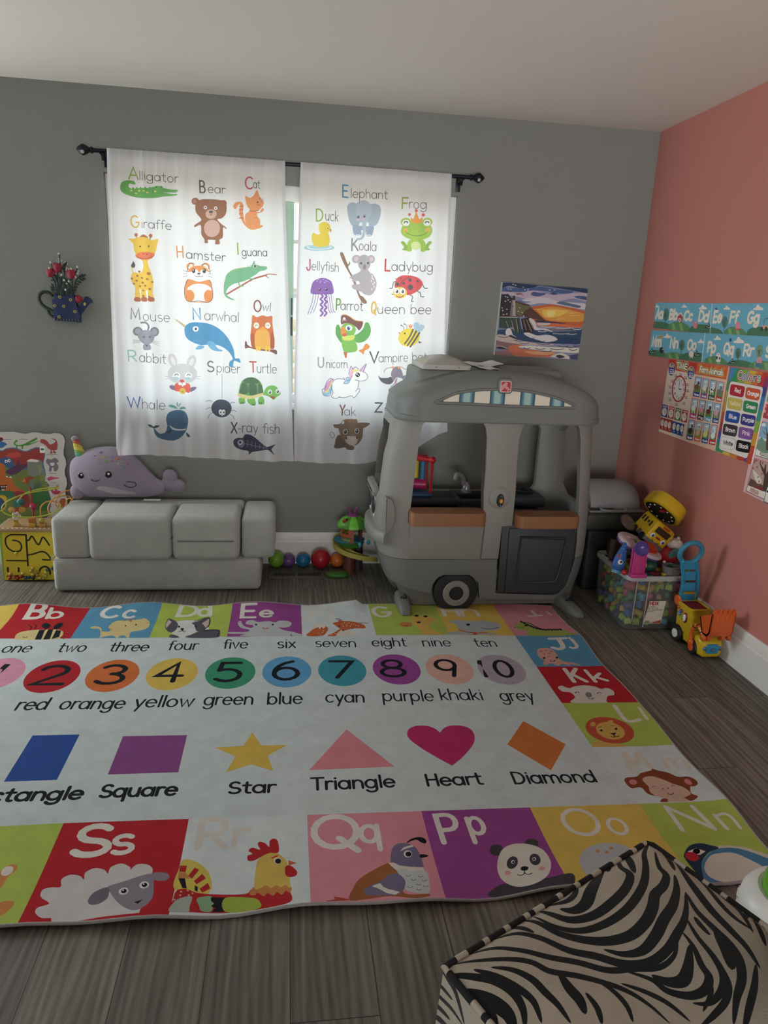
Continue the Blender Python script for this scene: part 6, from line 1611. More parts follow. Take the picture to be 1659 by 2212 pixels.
PICS['COLORS'] = ('1960,2549 2529,2543 2480,1768 1946,1783', 'd8a04a', '''
P 4a8cc0 +1945+2548+111+2-82-160-115-5
P 3a9a5a +2056+2550+95-3-79-158-98+1
P 8cb04a +2151+2547+91-1-76-155-94-2
P d8b040 +2242+2546+98+2-74-153-100-4
P d8703a +2340+2548+86-1-71-151-89-1
P c83a34 +2426+2547+103-2-68-148-106-1
P 3a9a5a +1952+2427+86+2+3-83-87-3
P c8b050 +1954+2343+87+3-4-97-87-4
P d8943a +1950+2245+87+4-1-91-87-6
P c8503a +1949+2152+87+6-6-93-88-6
P a83a4c +1942+2059+88+6+1-78-88-8
P 5a4a9c +1943+1979+88+8+0-67-88-8
P 3a7ab0 +1943+1912+88+8-2-60-89-10
P 3a9a6a +1940+1850+89+10+8-66-89-10
P 3a9a6a +1947+1787+1+75+115-3-1-73
P d8c04a +2062+1786+1+73+101-7+0-72
P d8803a +2164+1780+0+72+109-5+0-72
P c8403a +2273+1775+0+72+104+0+0-71
P 6a4a9c +2377+1776+0+71+112-8+1-69
P 8a3a6c +2522+2505-65+0-14-79+65+1
P 3a4a9c +2508+2427-65-1-6-79+66+2
P 3a7ac0 +2503+2349-66-2-6-110+66+3
P 3a9a8c +2497+2240-66-3+0-98+66+4
P 8cb04a +2497+2143-66-4-1-99+67+5
P d8a03a +2497+2045-67-5-6-114+67+7
P c8503a +2491+1933-67-7-14-161+68+9
T 2c2428,31,63 +2083+2465+62-2 C
T f0e8e0,23,63 +2083+2465+62-2 C
T c83a44,10,63 +2083+2465+62-2 C
T 2c2428,31,63 +2155+2462+41-1 o
T f0e8e0,23,63 +2155+2462+41-1 o
T 3a5ab0,10,63 +2155+2462+41-1 o
T 2c2428,31,63 +2220+2458+12+0 l
T f0e8e0,23,63 +2220+2458+12+0 l
T 3a5ab0,10,63 +2220+2458+12+0 l
T 2c2428,30,62 +2250+2458+44+0 o
T f0e8e0,22,62 +2250+2458+44+0 o
T c83a44,10,62 +2250+2458+44+0 o
T 2c2428,30,62 +2315+2460+31+1 r
T f0e8e0,22,62 +2315+2460+31+1 r
T 3a4a9c,10,62 +2315+2460+31+1 r
T 2c2428,29,61 +2365+2463+34+0 s
T f0e8e0,21,61 +2365+2463+34+0 s
T 3a8a5a,9,61 +2365+2463+34+0 s
P 4c4048 +1979+2390+2+19+7+13+11+8+16+3+416-5+14-3+9-8+6-13+0-18-34-537-3-20-6-14-10-8-12-3-378+4-14+3-10+9-7+14-2+19
P ece4dc +1986+2388+3+18+6+13+11+8+16+3+406-6+13-3+9-7+5-14+1-18-35-530-3-19-6-14-9-8-13-3-368+4-14+3-10+8-6+14-2+20
P 5a4c50 +2005+2388+2+9+7+6+14+3+19+1+129-2+19-1+13-4+7-6+3-8-2-58-3-9-8-6-12-4-18-1-122+1-18+1-13+4-9+6-3+9
P b8283a +2008+2387+2+9+7+5+13+4+19+1+126-2+17-1+13-4+8-6+2-8-2-57-3-8-7-6-12-3-17-1-119+1-18+1-13+3-8+7-3+8
T f4ecec,8,33 +2076+2347+87-7 Red
P 5a4c50 +2233+2384+2+8+7+6+13+4+18+1+120-2+18-1+12-4+7-6+2-8-1-56-3-8-7-6-11-4-17-1-114+1-17+1-12+4-8+6-4+8
P d8583a +2236+2383+2+8+7+6+12+3+17+1+118-1+16-2+12-3+7-6+2-8-1-54-2-8-7-6-12-3-16-1-110+0-17+2-12+3-8+6-3+8
T f4ecec,8,32 +2262+2340+156+2 Orange
P 5a4c50 +2003+2270+2+9+8+6+13+4+20+1+130+1+18-1+13-4+8-6+2-8-2-59-2-9-8-6-13-4-17-1-123-1-19+1-13+3-8+6-4+9
P d0c05a +2006+2270+2+8+8+6+13+4+19+1+126+1+18-1+13-4+7-6+2-8-2-57-2-8-8-6-12-4-17-2-119-1-18+1-13+4-8+5-4+9
T e8e0c0,8,33 +2034+2225+167+5 Yellow
P 5a4c50 +2233+2271+1+8+8+6+12+4+18+1+122+0+17-1+12-3+7-6+3-8-2-57-2-8-7-6-12-4-16-1-115-2-17+1-13+4-8+6-3+8
P 2f8a58 +2236+2270+1+8+7+6+13+3+17+2+118+0+17-1+12-3+7-6+2-8-1-55-3-8-7-6-11-4-16-1-111-1-17+1-12+3-8+6-3+8
T f4ecec,8,32 +2275+2229+131+1 Green
P 5a4c50 +2001+2152+2+8+8+7+14+4+19+2+131+3+19-1+13-4+7-6+3-8-2-60-3-8-8-7-12-4-18-2-124-3-18+0-14+4-8+6-3+9
P 2c50a4 +2005+2151+2+8+7+7+13+4+19+1+127+3+18-1+13-3+7-6+3-8-2-58-3-8-7-6-13-4-17-2-120-4-18+1-13+3-8+6-3+9
T f4ecec,8,33 +2060+2111+114+0 Blue
P 5a4c50 +2232+2156+2+8+7+7+13+3+18+2+122+3+17-1+13-3+7-6+2-8-1-58-3-8-7-6-12-4-16-2-115-3-18+0-12+4-8+5-3+9
P 3a3a8c +2235+2155+2+8+7+6+12+4+18+2+118+2+17+0+12-4+7-5+2-8-1-56-2-8-7-6-12-4-16-2-112-3-16+1-13+3-7+6-4+8
T f4ecec,8,32 +2262+2112+157+8 Purple
P 5a4c50 +2000+2032+2+9+8+6+13+5+20+2+131+5+19-1+13-3+8-6+2-8-2-60-3-9-7-7-13-4-18-2-124-6-19+0-13+3-9+6-3+9
P 443840 +2003+2031+2+9+8+6+13+4+19+2+127+5+19+0+12-3+8-6+2-8-2-59-3-8-7-7-12-4-18-2-120-6-18+1-13+3-9+6-3+8
T f4ecec,8,34 +2045+1989+142+6 Brown
P 5a4c50 +2232+2040+2+9+7+6+13+4+18+2+122+5+18+0+12-4+7-5+3-9-2-58-2-8-7-6-12-5-17-2-115-5-18+0-13+3-8+6-3+8
P 8a58a4 +2235+2039+1+9+8+6+12+4+18+2+119+5+17-1+12-3+7-5+2-9-1-56-3-8-7-6-11-4-16-2-113-6-17+1-12+3-8+5-3+9
T f0dcec,8,32 +2287+2001+107+2 Pink
P 5a4c50 +1998+1910+2+9+8+7+14+5+19+2+132+8+19+0+14-3+7-6+3-9-2-60-3-9-8-7-13-5-18-2-124-9-19+1-14+2-8+6-4+9
P ece8e4 +2001+1910+2+8+8+7+13+5+19+2+129+7+18+0+13-3+7-5+3-9-2-59-3-8-8-7-12-4-17-3-122-8-18+0-13+3-8+6-4+8
T 26242a,8,33 +2044+1868+142+9 White
P 5a4c50 +2231+1923+2+9+7+6+13+5+19+2+123+7+17+0+13-3+7-6+2-8-1-58-3-9-7-7-12-4-16-3-117-7-17+0-13+3-8+5-3+9
P 101012 +2234+1922+2+9+7+6+13+4+17+3+120+7+17-1+12-2+7-6+2-8-1-57-2-8-7-7-12-4-16-2-113-8-17+1-12+2-8+6-3+8
T f4ecec,8,33 +2274+1882+133+9 Black
''')
PICS['SEASONS'] = ('2454,2437 2673,2459 2957,1489 2432,1521', 'e4bcc0', '''
P 5aa8b8 +2488+2440+185+19+32-109-199-42
P b83a4c +2497+2289+220+19+42-143-267+14
S e08894 +2533+2275+1-7-3-5-5-2-6+1-5+4-3+6-1+7+3+5+5+3+6-1+5-5
S e8a0a8 +2533+2234+0-6-3-6-6-2-6+1-6+4-4+6+0+7+3+5+6+3+6-1+6-4
S d87888 +2575+2213+0-6-3-6-6-3-8+1-6+4-4+6+0+7+4+6+6+2+7+0+7-5
P ece8e4 +2489+1895+209+18+16-56-217+2
P 3c4a44 +2510+2146+153+4+86-295-248-2-5+20
P f0ece4 +2515+2144+149+3+84-288-244-1-4+16
P 8cb4d4 +2515+2144+149+3+39-134-198+2
S e8eef4 +2566+2126-2-7-8-7-13-3-15-1-11+3-6+6+2+8+9+6+13+4+14+0+11-3
S 7a9a84 +2522+2006+34+8+41-20+66+39+35-120-184-4-10+59
P 5a4440 +2624+1926-30+132-24+50+5+1+26-41+22-19+35+1+36-124
L 5a4440,5 +2600+2045-43+15-18+11
T 4a7a5c,13,27 +2560+1877+101-6 Spring
T ece8dc,5,27 +2560+1877+101-6 Spring
P 8a3038 +2500+1833+256-4+92-311-178+7-203+7
P f0e8e0 +2505+1830+253-5+87-299-168+4-202+9
P c8a8a0 +2505+1830+253-5+30-102-107-137-200+3
P 6a5048 +2481+1589+19+67+93-16+89-7-1-47
S e8e0d8 +2509+1725+47-9+68-32+17-33-45-20-39+33
P 5a4038 +2675+1584-10+129-48+45-43+47+14+2+55-43+8+48+12-3+17-74+20+32+36+17+52-180
S a84a3c +2519+1795-4-5-4-3-5+0-3+2-2+3+2+5+3+5+5+2+4+1+4-2+1-3
S a84a3c +2516+1744-4-4-4-3-5-1-4+2-1+4+2+5+3+4+5+3+4+1+4-2+1-4
S a84a3c +2564+1764-3-4-5-3-4-1-4+2-1+4+2+4+3+5+4+3+5+0+3-1+2-4
S a84a3c +2598+1685-3-4-5-3-4-1-3+2-2+3+2+5+3+5+5+3+4+0+3-1+2-4
S a84a3c +2623+1653-3-4-5-3-4-1-4+2-1+3+1+5+4+5+4+3+5+0+3-1+1-4
S a84a3c +2520+1814-3-4-5-3-4-1-4+2-1+4+1+4+4+5+4+3+5+0+3-1+2-4
S a84a3c +2593+1815-3-4-5-3-4-1-4+2-1+4+1+4+4+5+4+3+5+0+3-2+1-3
S a84a3c +2622+1812-3-4-4-3-5-1-3+2-1+4+1+4+3+5+5+3+4+0+3-2+2-3
S a84a3c +2542+1814-3-4-5-3-4-1-4+2-1+4+2+4+3+5+5+3+4+0+4-2+1-3
S a84a3c +2635+1722-4-5-4-3-5+0-3+1-1+4+1+5+3+4+5+3+4+1+4-2+1-4
P 8a3840 +2547+1595+124+26+12-36-75+3
T 8a3038,13,28 +2521+1551+110-4 Autumn
T f0d8c8,5,28 +2521+1551+110-4 Autumn
P 3c4a54 +2723+1685+76-1+55-188-139+5
P f0ece8 +2731+1682+69-2+51-175-129+6
P 3c5a8c +2731+1682+69-2+16-56-95+9
S 2c2c34 +2754+1602+0-5-4-4-6-3-7-1-6+2-3+4+1+5+3+4+7+3+6+1+6-2
''')
PICS['PAINT'] = ('-1623,3267 -640,3240 -667,2462 -1646,2483', '8a90b0', '''
S 223858 -1630+3261+505-11+491-13-2-42-95+9-237+25-233+17-74-28-152-7-116+19-78-21
S 4a6090 -1617+3209+190+2+152+11+98+18+132-15+235-17-89-33-219+19-154+0-106-19-243-5
S c0b0c4 -1621+3167+213-1+135+29+125-17+111-23+138+20+247+19+11-86-159+22-229-46-233+11-156+21-201+33
S 4a5a8c -1291+3150+20+30+70-4+85-7-59-28-61-6
S 38507c -1070+3175+37+12+49-16-46-10
S 445a88 -795+3152+85+11+67-8+0-32-79+7
S d0ccd4 -1385+3089+166+36+148-7+88-25+188-6+150-8-1-57-142+8-199+27-195+6-106-19
S 5a6e8c -981+3072+52+20+96-14+128-23-21-22-80+10
S 54709c -1438+3087+70-11+93-3-61-10-77+4
P c8683a -1263+3024+206+34+269-28+141-30-6-175-221-2-315+17-102+82-39+84
S e0a04a -1206+2997+183+37+238-33+139-37-15-74-267-11-158+15-84+62
S f0c85a -1142+2986+122+19+158-14-72-54-154-21
S f4e48c -1094+2973+60+21+40-16-10-44-62-10
L f4d888,6 -924+2988+42+7+43-2
L f4d888,5 -899+2967+62+9+63-2
L f4d888,5 -969+2899+50+8+51-2
L f4d888,5 -817+2942+54+8+55-2
L f4d888,5 -1236+2992+30+8+31-3
S 223858 -1209+2882+125-6+213-13-7-7-204+2-109+3
S d8744a -1189+2840+147+13+165-4+207-18+2-11-253-2-251+4
S c8c8cc -1183+2851+140+5-13-22-108-7
S 2c4a6c -1638+2756+408+24+571+30+0-66-4-96-474-11-236+21-258+19
S 7c7884 -1106+2792+187+8+200-15-118-12-235-9
L d8d4d0,7 -1165+2761+47-4+46+6
L d8d4d0,7 -991+2745+95-2+94+8
L d8d4d0,7 -834+2748+60-4+59+7
L d8d4d0,7 -1139+2813+78-3+78+7
L d8d4d0,7 -966+2805+102-2+102+9
L d8d4d0,7 -761+2802+48-4+47+6
P 38504a -1627+2897+230+3+6-25+40-129-75-21-38+74-75-24-85+4
P 5a4038 -1641+3141+92-9+58-47+188-42+51-48+168-122-158+22-110+17-276-11
S 6a6a4a -1458+3051+94-18+94-10-73-46-40-59-57+26
P 342c30 -1380+2889+91+19+83-134-20-30-109+3
P 2c2a34 -1626+3135+75+11+51-48-21-186-103-4
S d0c8b8 -1587+2967-2-5-6-2-6+2-3+4+2+5+6+2+6-2
S d0c8b8 -1565+3067-3-4-5-3-6+2-3+4+2+5+6+2+6-1
S d0c8b8 -1547+3110-2-4-5-2-6+1-3+5+2+4+5+2+7-1
S d0c8b8 -1575+2924-2-4-6-2-6+1-3+5+2+4+6+2+6-1
S d0c8b8 -1538+2933-2-5-6-2-6+2-3+4+2+5+6+2+6-1
S d0c8b8 -1512+3062-2-4-5-2-6+1-3+5+2+4+5+2+7-1
S d0c8b8 -1410+2967-2-5-6-2-6+2-3+4+2+5+6+2+6-1
S d0c8b8 -1363+2955-2-5-6-2-6+2-3+4+2+5+6+2+6-2
S d0c8b8 -1398+3003-3-4-5-2-6+1-3+5+2+4+5+2+7-1
S d0c8b8 -1597+2995-2-5-6-2-6+2-3+4+2+5+6+2+6-2
S d0c8b8 -1542+2983-2-5-6-2-6+2-3+4+2+5+6+2+6-2
S d0c8b8 -1472+3128-2-5-6-2-6+2-3+4+2+5+6+2+6-2
S d0c8b8 -1489+3148-2-4-6-2-6+1-3+5+2+4+6+2+6-1
S d0c8b8 -1344+2920-2-5-6-2-6+2-3+4+2+5+6+2+6-2
S d0c8b8 -1536+3083-2-5-6-2-6+1-3+5+2+4+6+3+6-2
S d0c8b8 -1570+3116-2-4-6-2-6+1-3+5+2+4+6+2+6-1
L c8a080,6 -1547+2854+29-57
L 1e2430,5 -1533+2854+29-56
L c8a080,6 -1486+2863+41-106
L 1e2430,5 -1472+2864+41-107
L c8a080,6 -1434+2880+37-136
L 1e2430,5 -1420+2881+37-136
L c8a080,6 -1348+2876+42-106
L 1e2430,5 -1334+2877+41-107
L c8a080,6 -1318+2885+75-128
L 1e2430,5 -1304+2885+75-127
L c8a080,6 -1286+2879+73-106
L 1e2430,5 -1273+2880+74-106
P b4aab0 -1503+3084+38+2+19-156+13-14-73-3
P 84787c -1503+3084+15+1+9-171-28-1
P 3a3438 -1503+3105+40-1-1-20-40+0
P 4a3c38 -1497+3123+16+12+17-14-2-18-33+1
S 2c2a34 -1476+3020-1-5-4-2-4+2-2+4+1+6+4+2+4-2
P 8a5040 -1468+3156+61+3+49-26-47+12-46-5
L d0c8a0,5 -1616+2898+89-2+107+3
S d8d4dc -1288+2893+47-5+44-49+12-36+110-10+82-33-111+18-94-4-35+42
S e0dcdc -1538+2760+29+23+33-27+20-43+41-28-93+4-34+35
P 2c3a48 -1517+2696+38+16+64-27+10-18-102+7
S dcd8dc -1334+2732+61+10+97-26+108+12+97-18+35-36-123-27-96+19-105+25
S 26426c -906+2690+116+19+123-25-3-44-151+2
S c8b8b0 -1633+2706+100-3+144-46+174-23+237-6-77-17-314+3-259+34
L 1e3454,6 -1624+2688+59-9+57+9
L 1e3454,6 -1298+2690+51-10+50+9
L 1e3454,6 -1217+2656+72-9+69+10
L 1e3454,6 -892+2705+49-10+46+10
L 1e3454,6 -780+2695+45-10+43+9
L 1e3454,6 -1435+2655+63-9+61+10
L 1e3454,6 -1167+2629+79-9+78+10
L 1e3454,6 -940+2645+80-9+78+10
L 1e3454,6 -1370+2628+55-9+54+9
P 8a6a6c -1639+2640+192-22+157-16-205-52-148+2
P cf7a5c -1491+2587+107+26+111-18-107-26+452-35-73-55-433+0-68+64
S e0a878 -1314+2535+156+6+222-7-108-26-158+1
P 9a7478 -1652+2523+157+20+93-70-250+9
S e0dcd0 -1382+2584+124+19+205-7+389-1-2-52-303+4-238+14
L 1e3050,7 -1318+2575+40-9+38+12
L 1e3050,7 -1177+2573+56-8+54+12
L 1e3050,7 -1004+2576+80-8+78+13
L 1e3050,7 -833+2604+65-8+62+13
L 1e3050,7 -1111+2550+64-8+61+12
L 1e3050,7 -782+2576+49-8+47+12
L 1e3050,7 -913+2609+57-9+54+13
L 1e3050,7 -739+2622+40-8+39+11
P e0d8cc -950+2518+93+18+93-41-5-26-233+18
S 3c3c54 -932+2497+46+16+66-20-62-17
P 4c5074 -774+2510+113+26-3-75-93+8
S 2c3440 -1637+2578+46+6+79-19+17-15-55+2-54+2
L d8d0cc,5 -1638+2580+62+1+72-24
S d8c8cc -1493+3248-1-2-3-2-6-1-5+1-4+1-2+2+1+2+4+2+5+1+6-1+4-1
S d8c8cc -1465+3241-1-2-4-2-5-1-6+1-4+1-1+2+1+2+4+2+5+1+5-1+4-1
S d8c8cc -1376+3224-1-2-4-2-5-1-5+1-4+1-2+2+1+2+4+2+5+1+5-1+5-1
S d8c8cc -1354+3197-1-2-4-2-5-1-6+1-4+1-1+2+1+2+4+2+5+1+5-1+4-1
S d8c8cc -1319+3206-1-3-4-1-5-1-6+0-4+2-1+2+1+2+4+1+5+1+5+0+4-1
S d8c8cc -1317+3188-1-2-4-2-5-1-6+1-4+1-1+2+1+2+4+2+5+1+5-1+4-1
S d8c8cc -1545+3199-1-3-4-1-5-1-5+0-4+2-2+2+1+2+4+1+5+1+5+0+4-1
S d8c8cc -1514+3197-1-3-4-1-5-1-6+0-4+1-1+3+1+2+3+1+6+1+5+0+4-1
S d8c8cc -1071+3210-1-2-4-2-5-1-6+1-4+1-1+2+1+2+4+2+5+1+5-1+5-1
S d8c8cc -1017+3213-1-3-4-1-5-1-6+0-4+1-1+3+1+2+4+1+5+1+5+0+4-1
''')
PICS['BOARD'] = ('-7154,1499 -7090,1487 -7014,1506 -6940,1503 -6890,1503 -6823,1508 -6758,1495 -6700,1487 -6640,1503 -6582,1505 -6524,1493 -6465,1490 -6405,1503 -6355,1498 -6320,1472 -6306,1427 -6316,1373 -6328,1318 -6329,1263 -6313,1218 -6311,1163 -6329,1107 -6331,1052 -6316,1006 -6314,950 -6332,894 -6338,847 -6323,790 -6322,734 -6337,600 -6356,456 -7263,454', 'c4c2be', '''
S 4a6a94 -7123+1320+164-15+53+25+84+8+73-26+41-8+70+31+51+13+49-25+19-54-22-91+11-73+4-56-13-55+38-56-9-56+21-112-16-94-42-96-60-96-602-2
S 943a34 -7124+1307+164-13+53+24+84+7+73-24+50-6+69+28+43+10+41-19+16-45-22-91-53-56-201+15-339-41
S 6a7a44 -7139+1168+251+4+162-70+97-54+82+1-4-55+38-56-8-56+20-112-16-95-42-95-649-88
S b84a3c -6913+1262+120+30+30-45-120-20
S 3a5c86 -7020+1188+70+38+51+10+47-36+10-63-43-23-40+21-47+36
S eceae0 -6904+1190-2-8-6-6-8-2-6+2-5+6-1+8+2+8+6+6+8+2+6-2+5-6
S 1c1c20 -6910+1188-2-5-5-2-5+2-1+5+2+5+5+2+5-2
S eceae0 -6874+1198-2-8-6-6-7-3-7+2-5+6-1+8+2+9+6+6+8+2+7-2+4-6
S 1c1c20 -6880+1196-2-5-5-2-5+2-1+5+2+5+5+2+5-2
S eceae0 -6914+1013-2-8-6-6-8-3-7+2-4+6-1+9+2+8+6+6+7+2+7-2+5-6
S 1c1c20 -6920+1011-2-5-5-2-5+2-1+5+2+5+5+2+5-2
S eceae0 -6875+1010-3-9-6-6-7-2-7+2-5+6-1+8+3+9+6+6+7+2+7-2+5-6
S 1c1c20 -6881+1008-3-5-5-3-4+2-2+6+3+5+5+2+4-2
S 5a3458 -6930+1081+108+74+31+64+11-63+86+19+7-18-73-56-71-47-69-10
S 7c8278 -6701+1193+69+20+75-17-19-129-71-38-57+27
S d8d4d0 -6708+1193+34+24+76-8-2-21-67+1
S b4632f -7040+1152+100+1+5-127+57-18+35-83+104-73-21-37-141+35-99+27-68+0
P 2a1c1c -7063+923+136+11-21-47-121-20
P ece8d8 -6993+920+12+2-9-22
P ece8d8 -6977+920+12+2-8-22
P ece8d8 -6960+920+12+2-8-22
P ece8d8 -6943+920+12+2-8-22
P ece8d8 -6989+874+12+2-5+18
P ece8d8 -6973+874+12+2-4+18
S 9a4a30 -6770+991+45+28+61+10-14-65-78-10
P c8803a -6780+972+38+38+4-46
S 8a6a30 -6837+990+54+38+7-19-46-37
S 3a6a4c -7053+858+103+11+84-9+22-37-79-29-135+8
S 8a3a38 -6858+860+118-17+31-131-106-39-26+94
S 4e6a5c -6618+974+75-17-136-95-15+18+66+76
S 6a7a78 -6694+983+35+9-10-111-27-19
S 3c6a3a -6679+862+155+2+18-94-35-114-137+18-26+94
L 98a84a,6 -6603+1149+32-18+32-27
L 98a84a,6 -6600+1124+34-18+31-25
L 98a84a,6 -6597+1098+36-18+30-23
L 98a84a,6 -6594+1072+37-18+30-21
L 98a84a,6 -6591+1047+39-18+29-20
L 98a84a,6 -6588+1021+41-18+30+0
L 98a84a,6 -6585+995+42-18+29-2
L 98a84a,6 -6583+969+45-18+28-3
L 98a84a,6 -6580+943+47-18+27-5
L a8803a,5 -6574+891+39+47
L a8803a,5 -6566+900+40+44
L a8803a,5 -6558+910+41+39
L a8803a,5 -6551+919+43+36
S c8a83a -7058+802+102+11+10-84-42-76-85+0
S 34506c -7060+784+68+0+27-74-57-57-49+19
S 3a7a78 -6877+748+70+10+12-47-70-19
S a84030 -6857+682+59-9-22-56-51+9
S b89040 -6822+692+59-9-13-47-51+0
S 6a2a34 -7029+1430+84+15+13-30-51-19
S 3a6aa0 -7015+1404+82-7+39-26-18-11-36-26-57+8
S 4e8a3c -6827+1390+20+25+22+3-6-17-18-9+3-20+37-4+51+15+35+19+71+41+21+4-2-20-74-43+86+30+3-5-99-43-51-7-10-30-18-2+5+23-40+3-5-22-20+2+9+21-20+18
S a04848 -6558+1422+12+13+34-5+31-24+15-27+35+10+27+27-40+28+42-10+18-45-10-63-26-10+15-27-26-6-6+33-12-2+10-29-31-2+13+33-24+17-20+27-32+27-26+12
S 74707c -6516+1196+17+28+37-8+36+18+32-17+7-23-20-14+16-37-15-46-32-6-5+37-16-4-8-33-25-1+7+52-18+27
S dcd8d4 -6473+1179+42+0-10-27-26-1
S b8486a -6512+1013+35+17+34-7+58-7-60-14-53-19-14+11
S a83c5c -6488+892+42-18+12+47+27+13+10-22-20-1-6-28+37-18-20-25-52-4-23+28
S a85a3c -6393+780+44+10+15-37-31-58-51+10
L 5a5a5c,5 -6504+1269+114+2
L 5a5a5c,5 -6487+1066+69+0
L 5a5a5c,5 -6486+967+64+0
L 5a5a5c,5 -6930+1425+79+2
L 5a5a5c,5 -6772+1430+84+2
P e8e8e4 -6567+1357+49+1-4-71-49-1
P 3a7a4c -6560+1336+33+1-2-23-33+0
''')
PICS['CUBE'] = ('-6861,551 -6237,552 -6277,15 -6890,13', 'dcc43a', '''
L 1f2420,16 -6761+451+29-2+35-18+15-46-19-46-42-11-40+11-38+37-14+55+9+46+34+29+41+7+123-2
L 1f2420,18 -6627+511-10-339
L 1f2420,17 -6626+449+26+10+32+36+54-91+52+82+55-87
L 1f2420,17 -6623+293+51+9+68+23+49-5+38-46+6-37-75+2
L 1f2420,15 -6843+231+198-5
L 1f2420,20 -6838+150-2-42
L 1f2420,20 -6732+146-2-39
L 6a2c2c,17 -6851+52+108+8
L 1f2420,19 -6727+49+83-1
L 1f2420,19 -6606+97+38-38+37+47+20+37+44+19+39-28+4-57
''')
ART_ZEBRA = """
Z 16181a,33 -2447-5687-66-77-33-75-47-79-67-74-80-63-97-42-96-12-79+29-55+58
Z 16181a,31 -2585-5741-8-61-15-69
Z 16181a,37 -2626-5771-19-59+14-49-55-72-81-60-89-43-87-6-63+37-35+31
Z 16181a,45 -2716-5830-50-53-49-57-45-58-53-24-49+14
Z 16181a,22 -2662-5774-43-73
Z 16181a,24 -2848-5892-32-52-45-30-65-4
Z 16181a,41 -2467-5762-26-81+4-48-41-53-57-44-44-63-57-58-76-45-88-10-81+17-75+36-56+53-45+26
Z 16181a,26 -2422-5701-2-70-16-98
Z 16181a,39 -2453-5889-30-69-62-82-72-66-64-63-70-48-69-5-60+28
Z 16181a,34 -2457-5975-37-69-50-69-57-55-70-60-82-36-84+6-82+41-82+31-74+56-77+32-83-5
Z 16181a,22 -3176-6053+47-19+38-31
Z 16181a,26 -3341-6153+93+3+92-27+81-34+89-27+84-37+91-4+83-6+71+36+47+65
Z 16181a,24 -3408-6183+99-9+95-12+70-21+49-40+76-22+71-28+73-39+49-52+34-63
Z 16181a,26 -3280-6225+66-21+50-40+29-52+24-44+17-58
Z 16181a,26 -3338-6223+60-32+59-51+37-52+3-67
Z 16181a,31 -3414-6218+64-26+67-27+47-47+15-57-12-58
Z 16181a,49 -3404-6271+52-33+50-36+33-44+3-52
Z 16181a,24 -3365-6341+33-10+18-28+0-46
Z 16181a,16 -3398-6303+7-49-5-59
Z 16181a,37 -3068-6269+11-59+17-44+0-47
Z 16181a,19 -2954-6313+36-42+18-50-6-53
Z 16181a,20 -3011-6350+15-53-7-52
Z 16181a,19 -2883-6326+66-35+53-44+39-63
Z 16181a,29 -2849-6283+73-39+33-44+58-22+60+12+40+40+0+46+11+70-8+59
Z 16181a,41 -2582-6216-51-78-45-44-49+1-41+29
Z 16181a,23 -2493-6095+0-40+9-44
Z 16181a,26 -2529-6096-7-86+11-83-8-68-39-51-61-33-52+5
Z 16181a,33 -2399-5767-11-120-1-82+5-101+17-87+13-69-7-83
Z 16181a,20 -2364-5837+8-96+3-104+15-67+34-56
Z 16181a,34 -2457-5980-10-85+16-78+18-65-4-65-39-73-61-66-58-75
Z 16181a,22 -2309-5906-5-96+17-64-14-102
Z 16181a,22 -2267-5981+10-74-53-60
Z 16181a,46 -2451-6156-9-83-30-75
Z 16181a,20 -2267-6105-11-58-21-57
Z 16181a,22 -2516-6297-16-66-44-52-67-41-57-28
Z 16181a,23 -2387-6293-60-78-78-83-50-55
Z 16181a,15 -2589-6321-13-57-66-63
Z 16181a,23 -2321-5846+7-75+16-43
"""
ART_ZEBRA_SIDE = """
Z 16181a,23 -14+808+39-6+45-15+58-68
Z 16181a,15 -30+743+45+7+46+2
Z 16181a,16 -43+702+47+6+59+10+58-6
Z 16181a,19 -43+648+51+20+56+8
Z 16181a,22 -17+611+37+19+51+11
Z 16181a,19 -38+543+57+22+87+31
Z 16181a,22 -36+480+76+31+87+27
Z 16181a,22 -35+387+97+58+80+16
Z 16181a,18 +100+652+44-13+47-46
"""
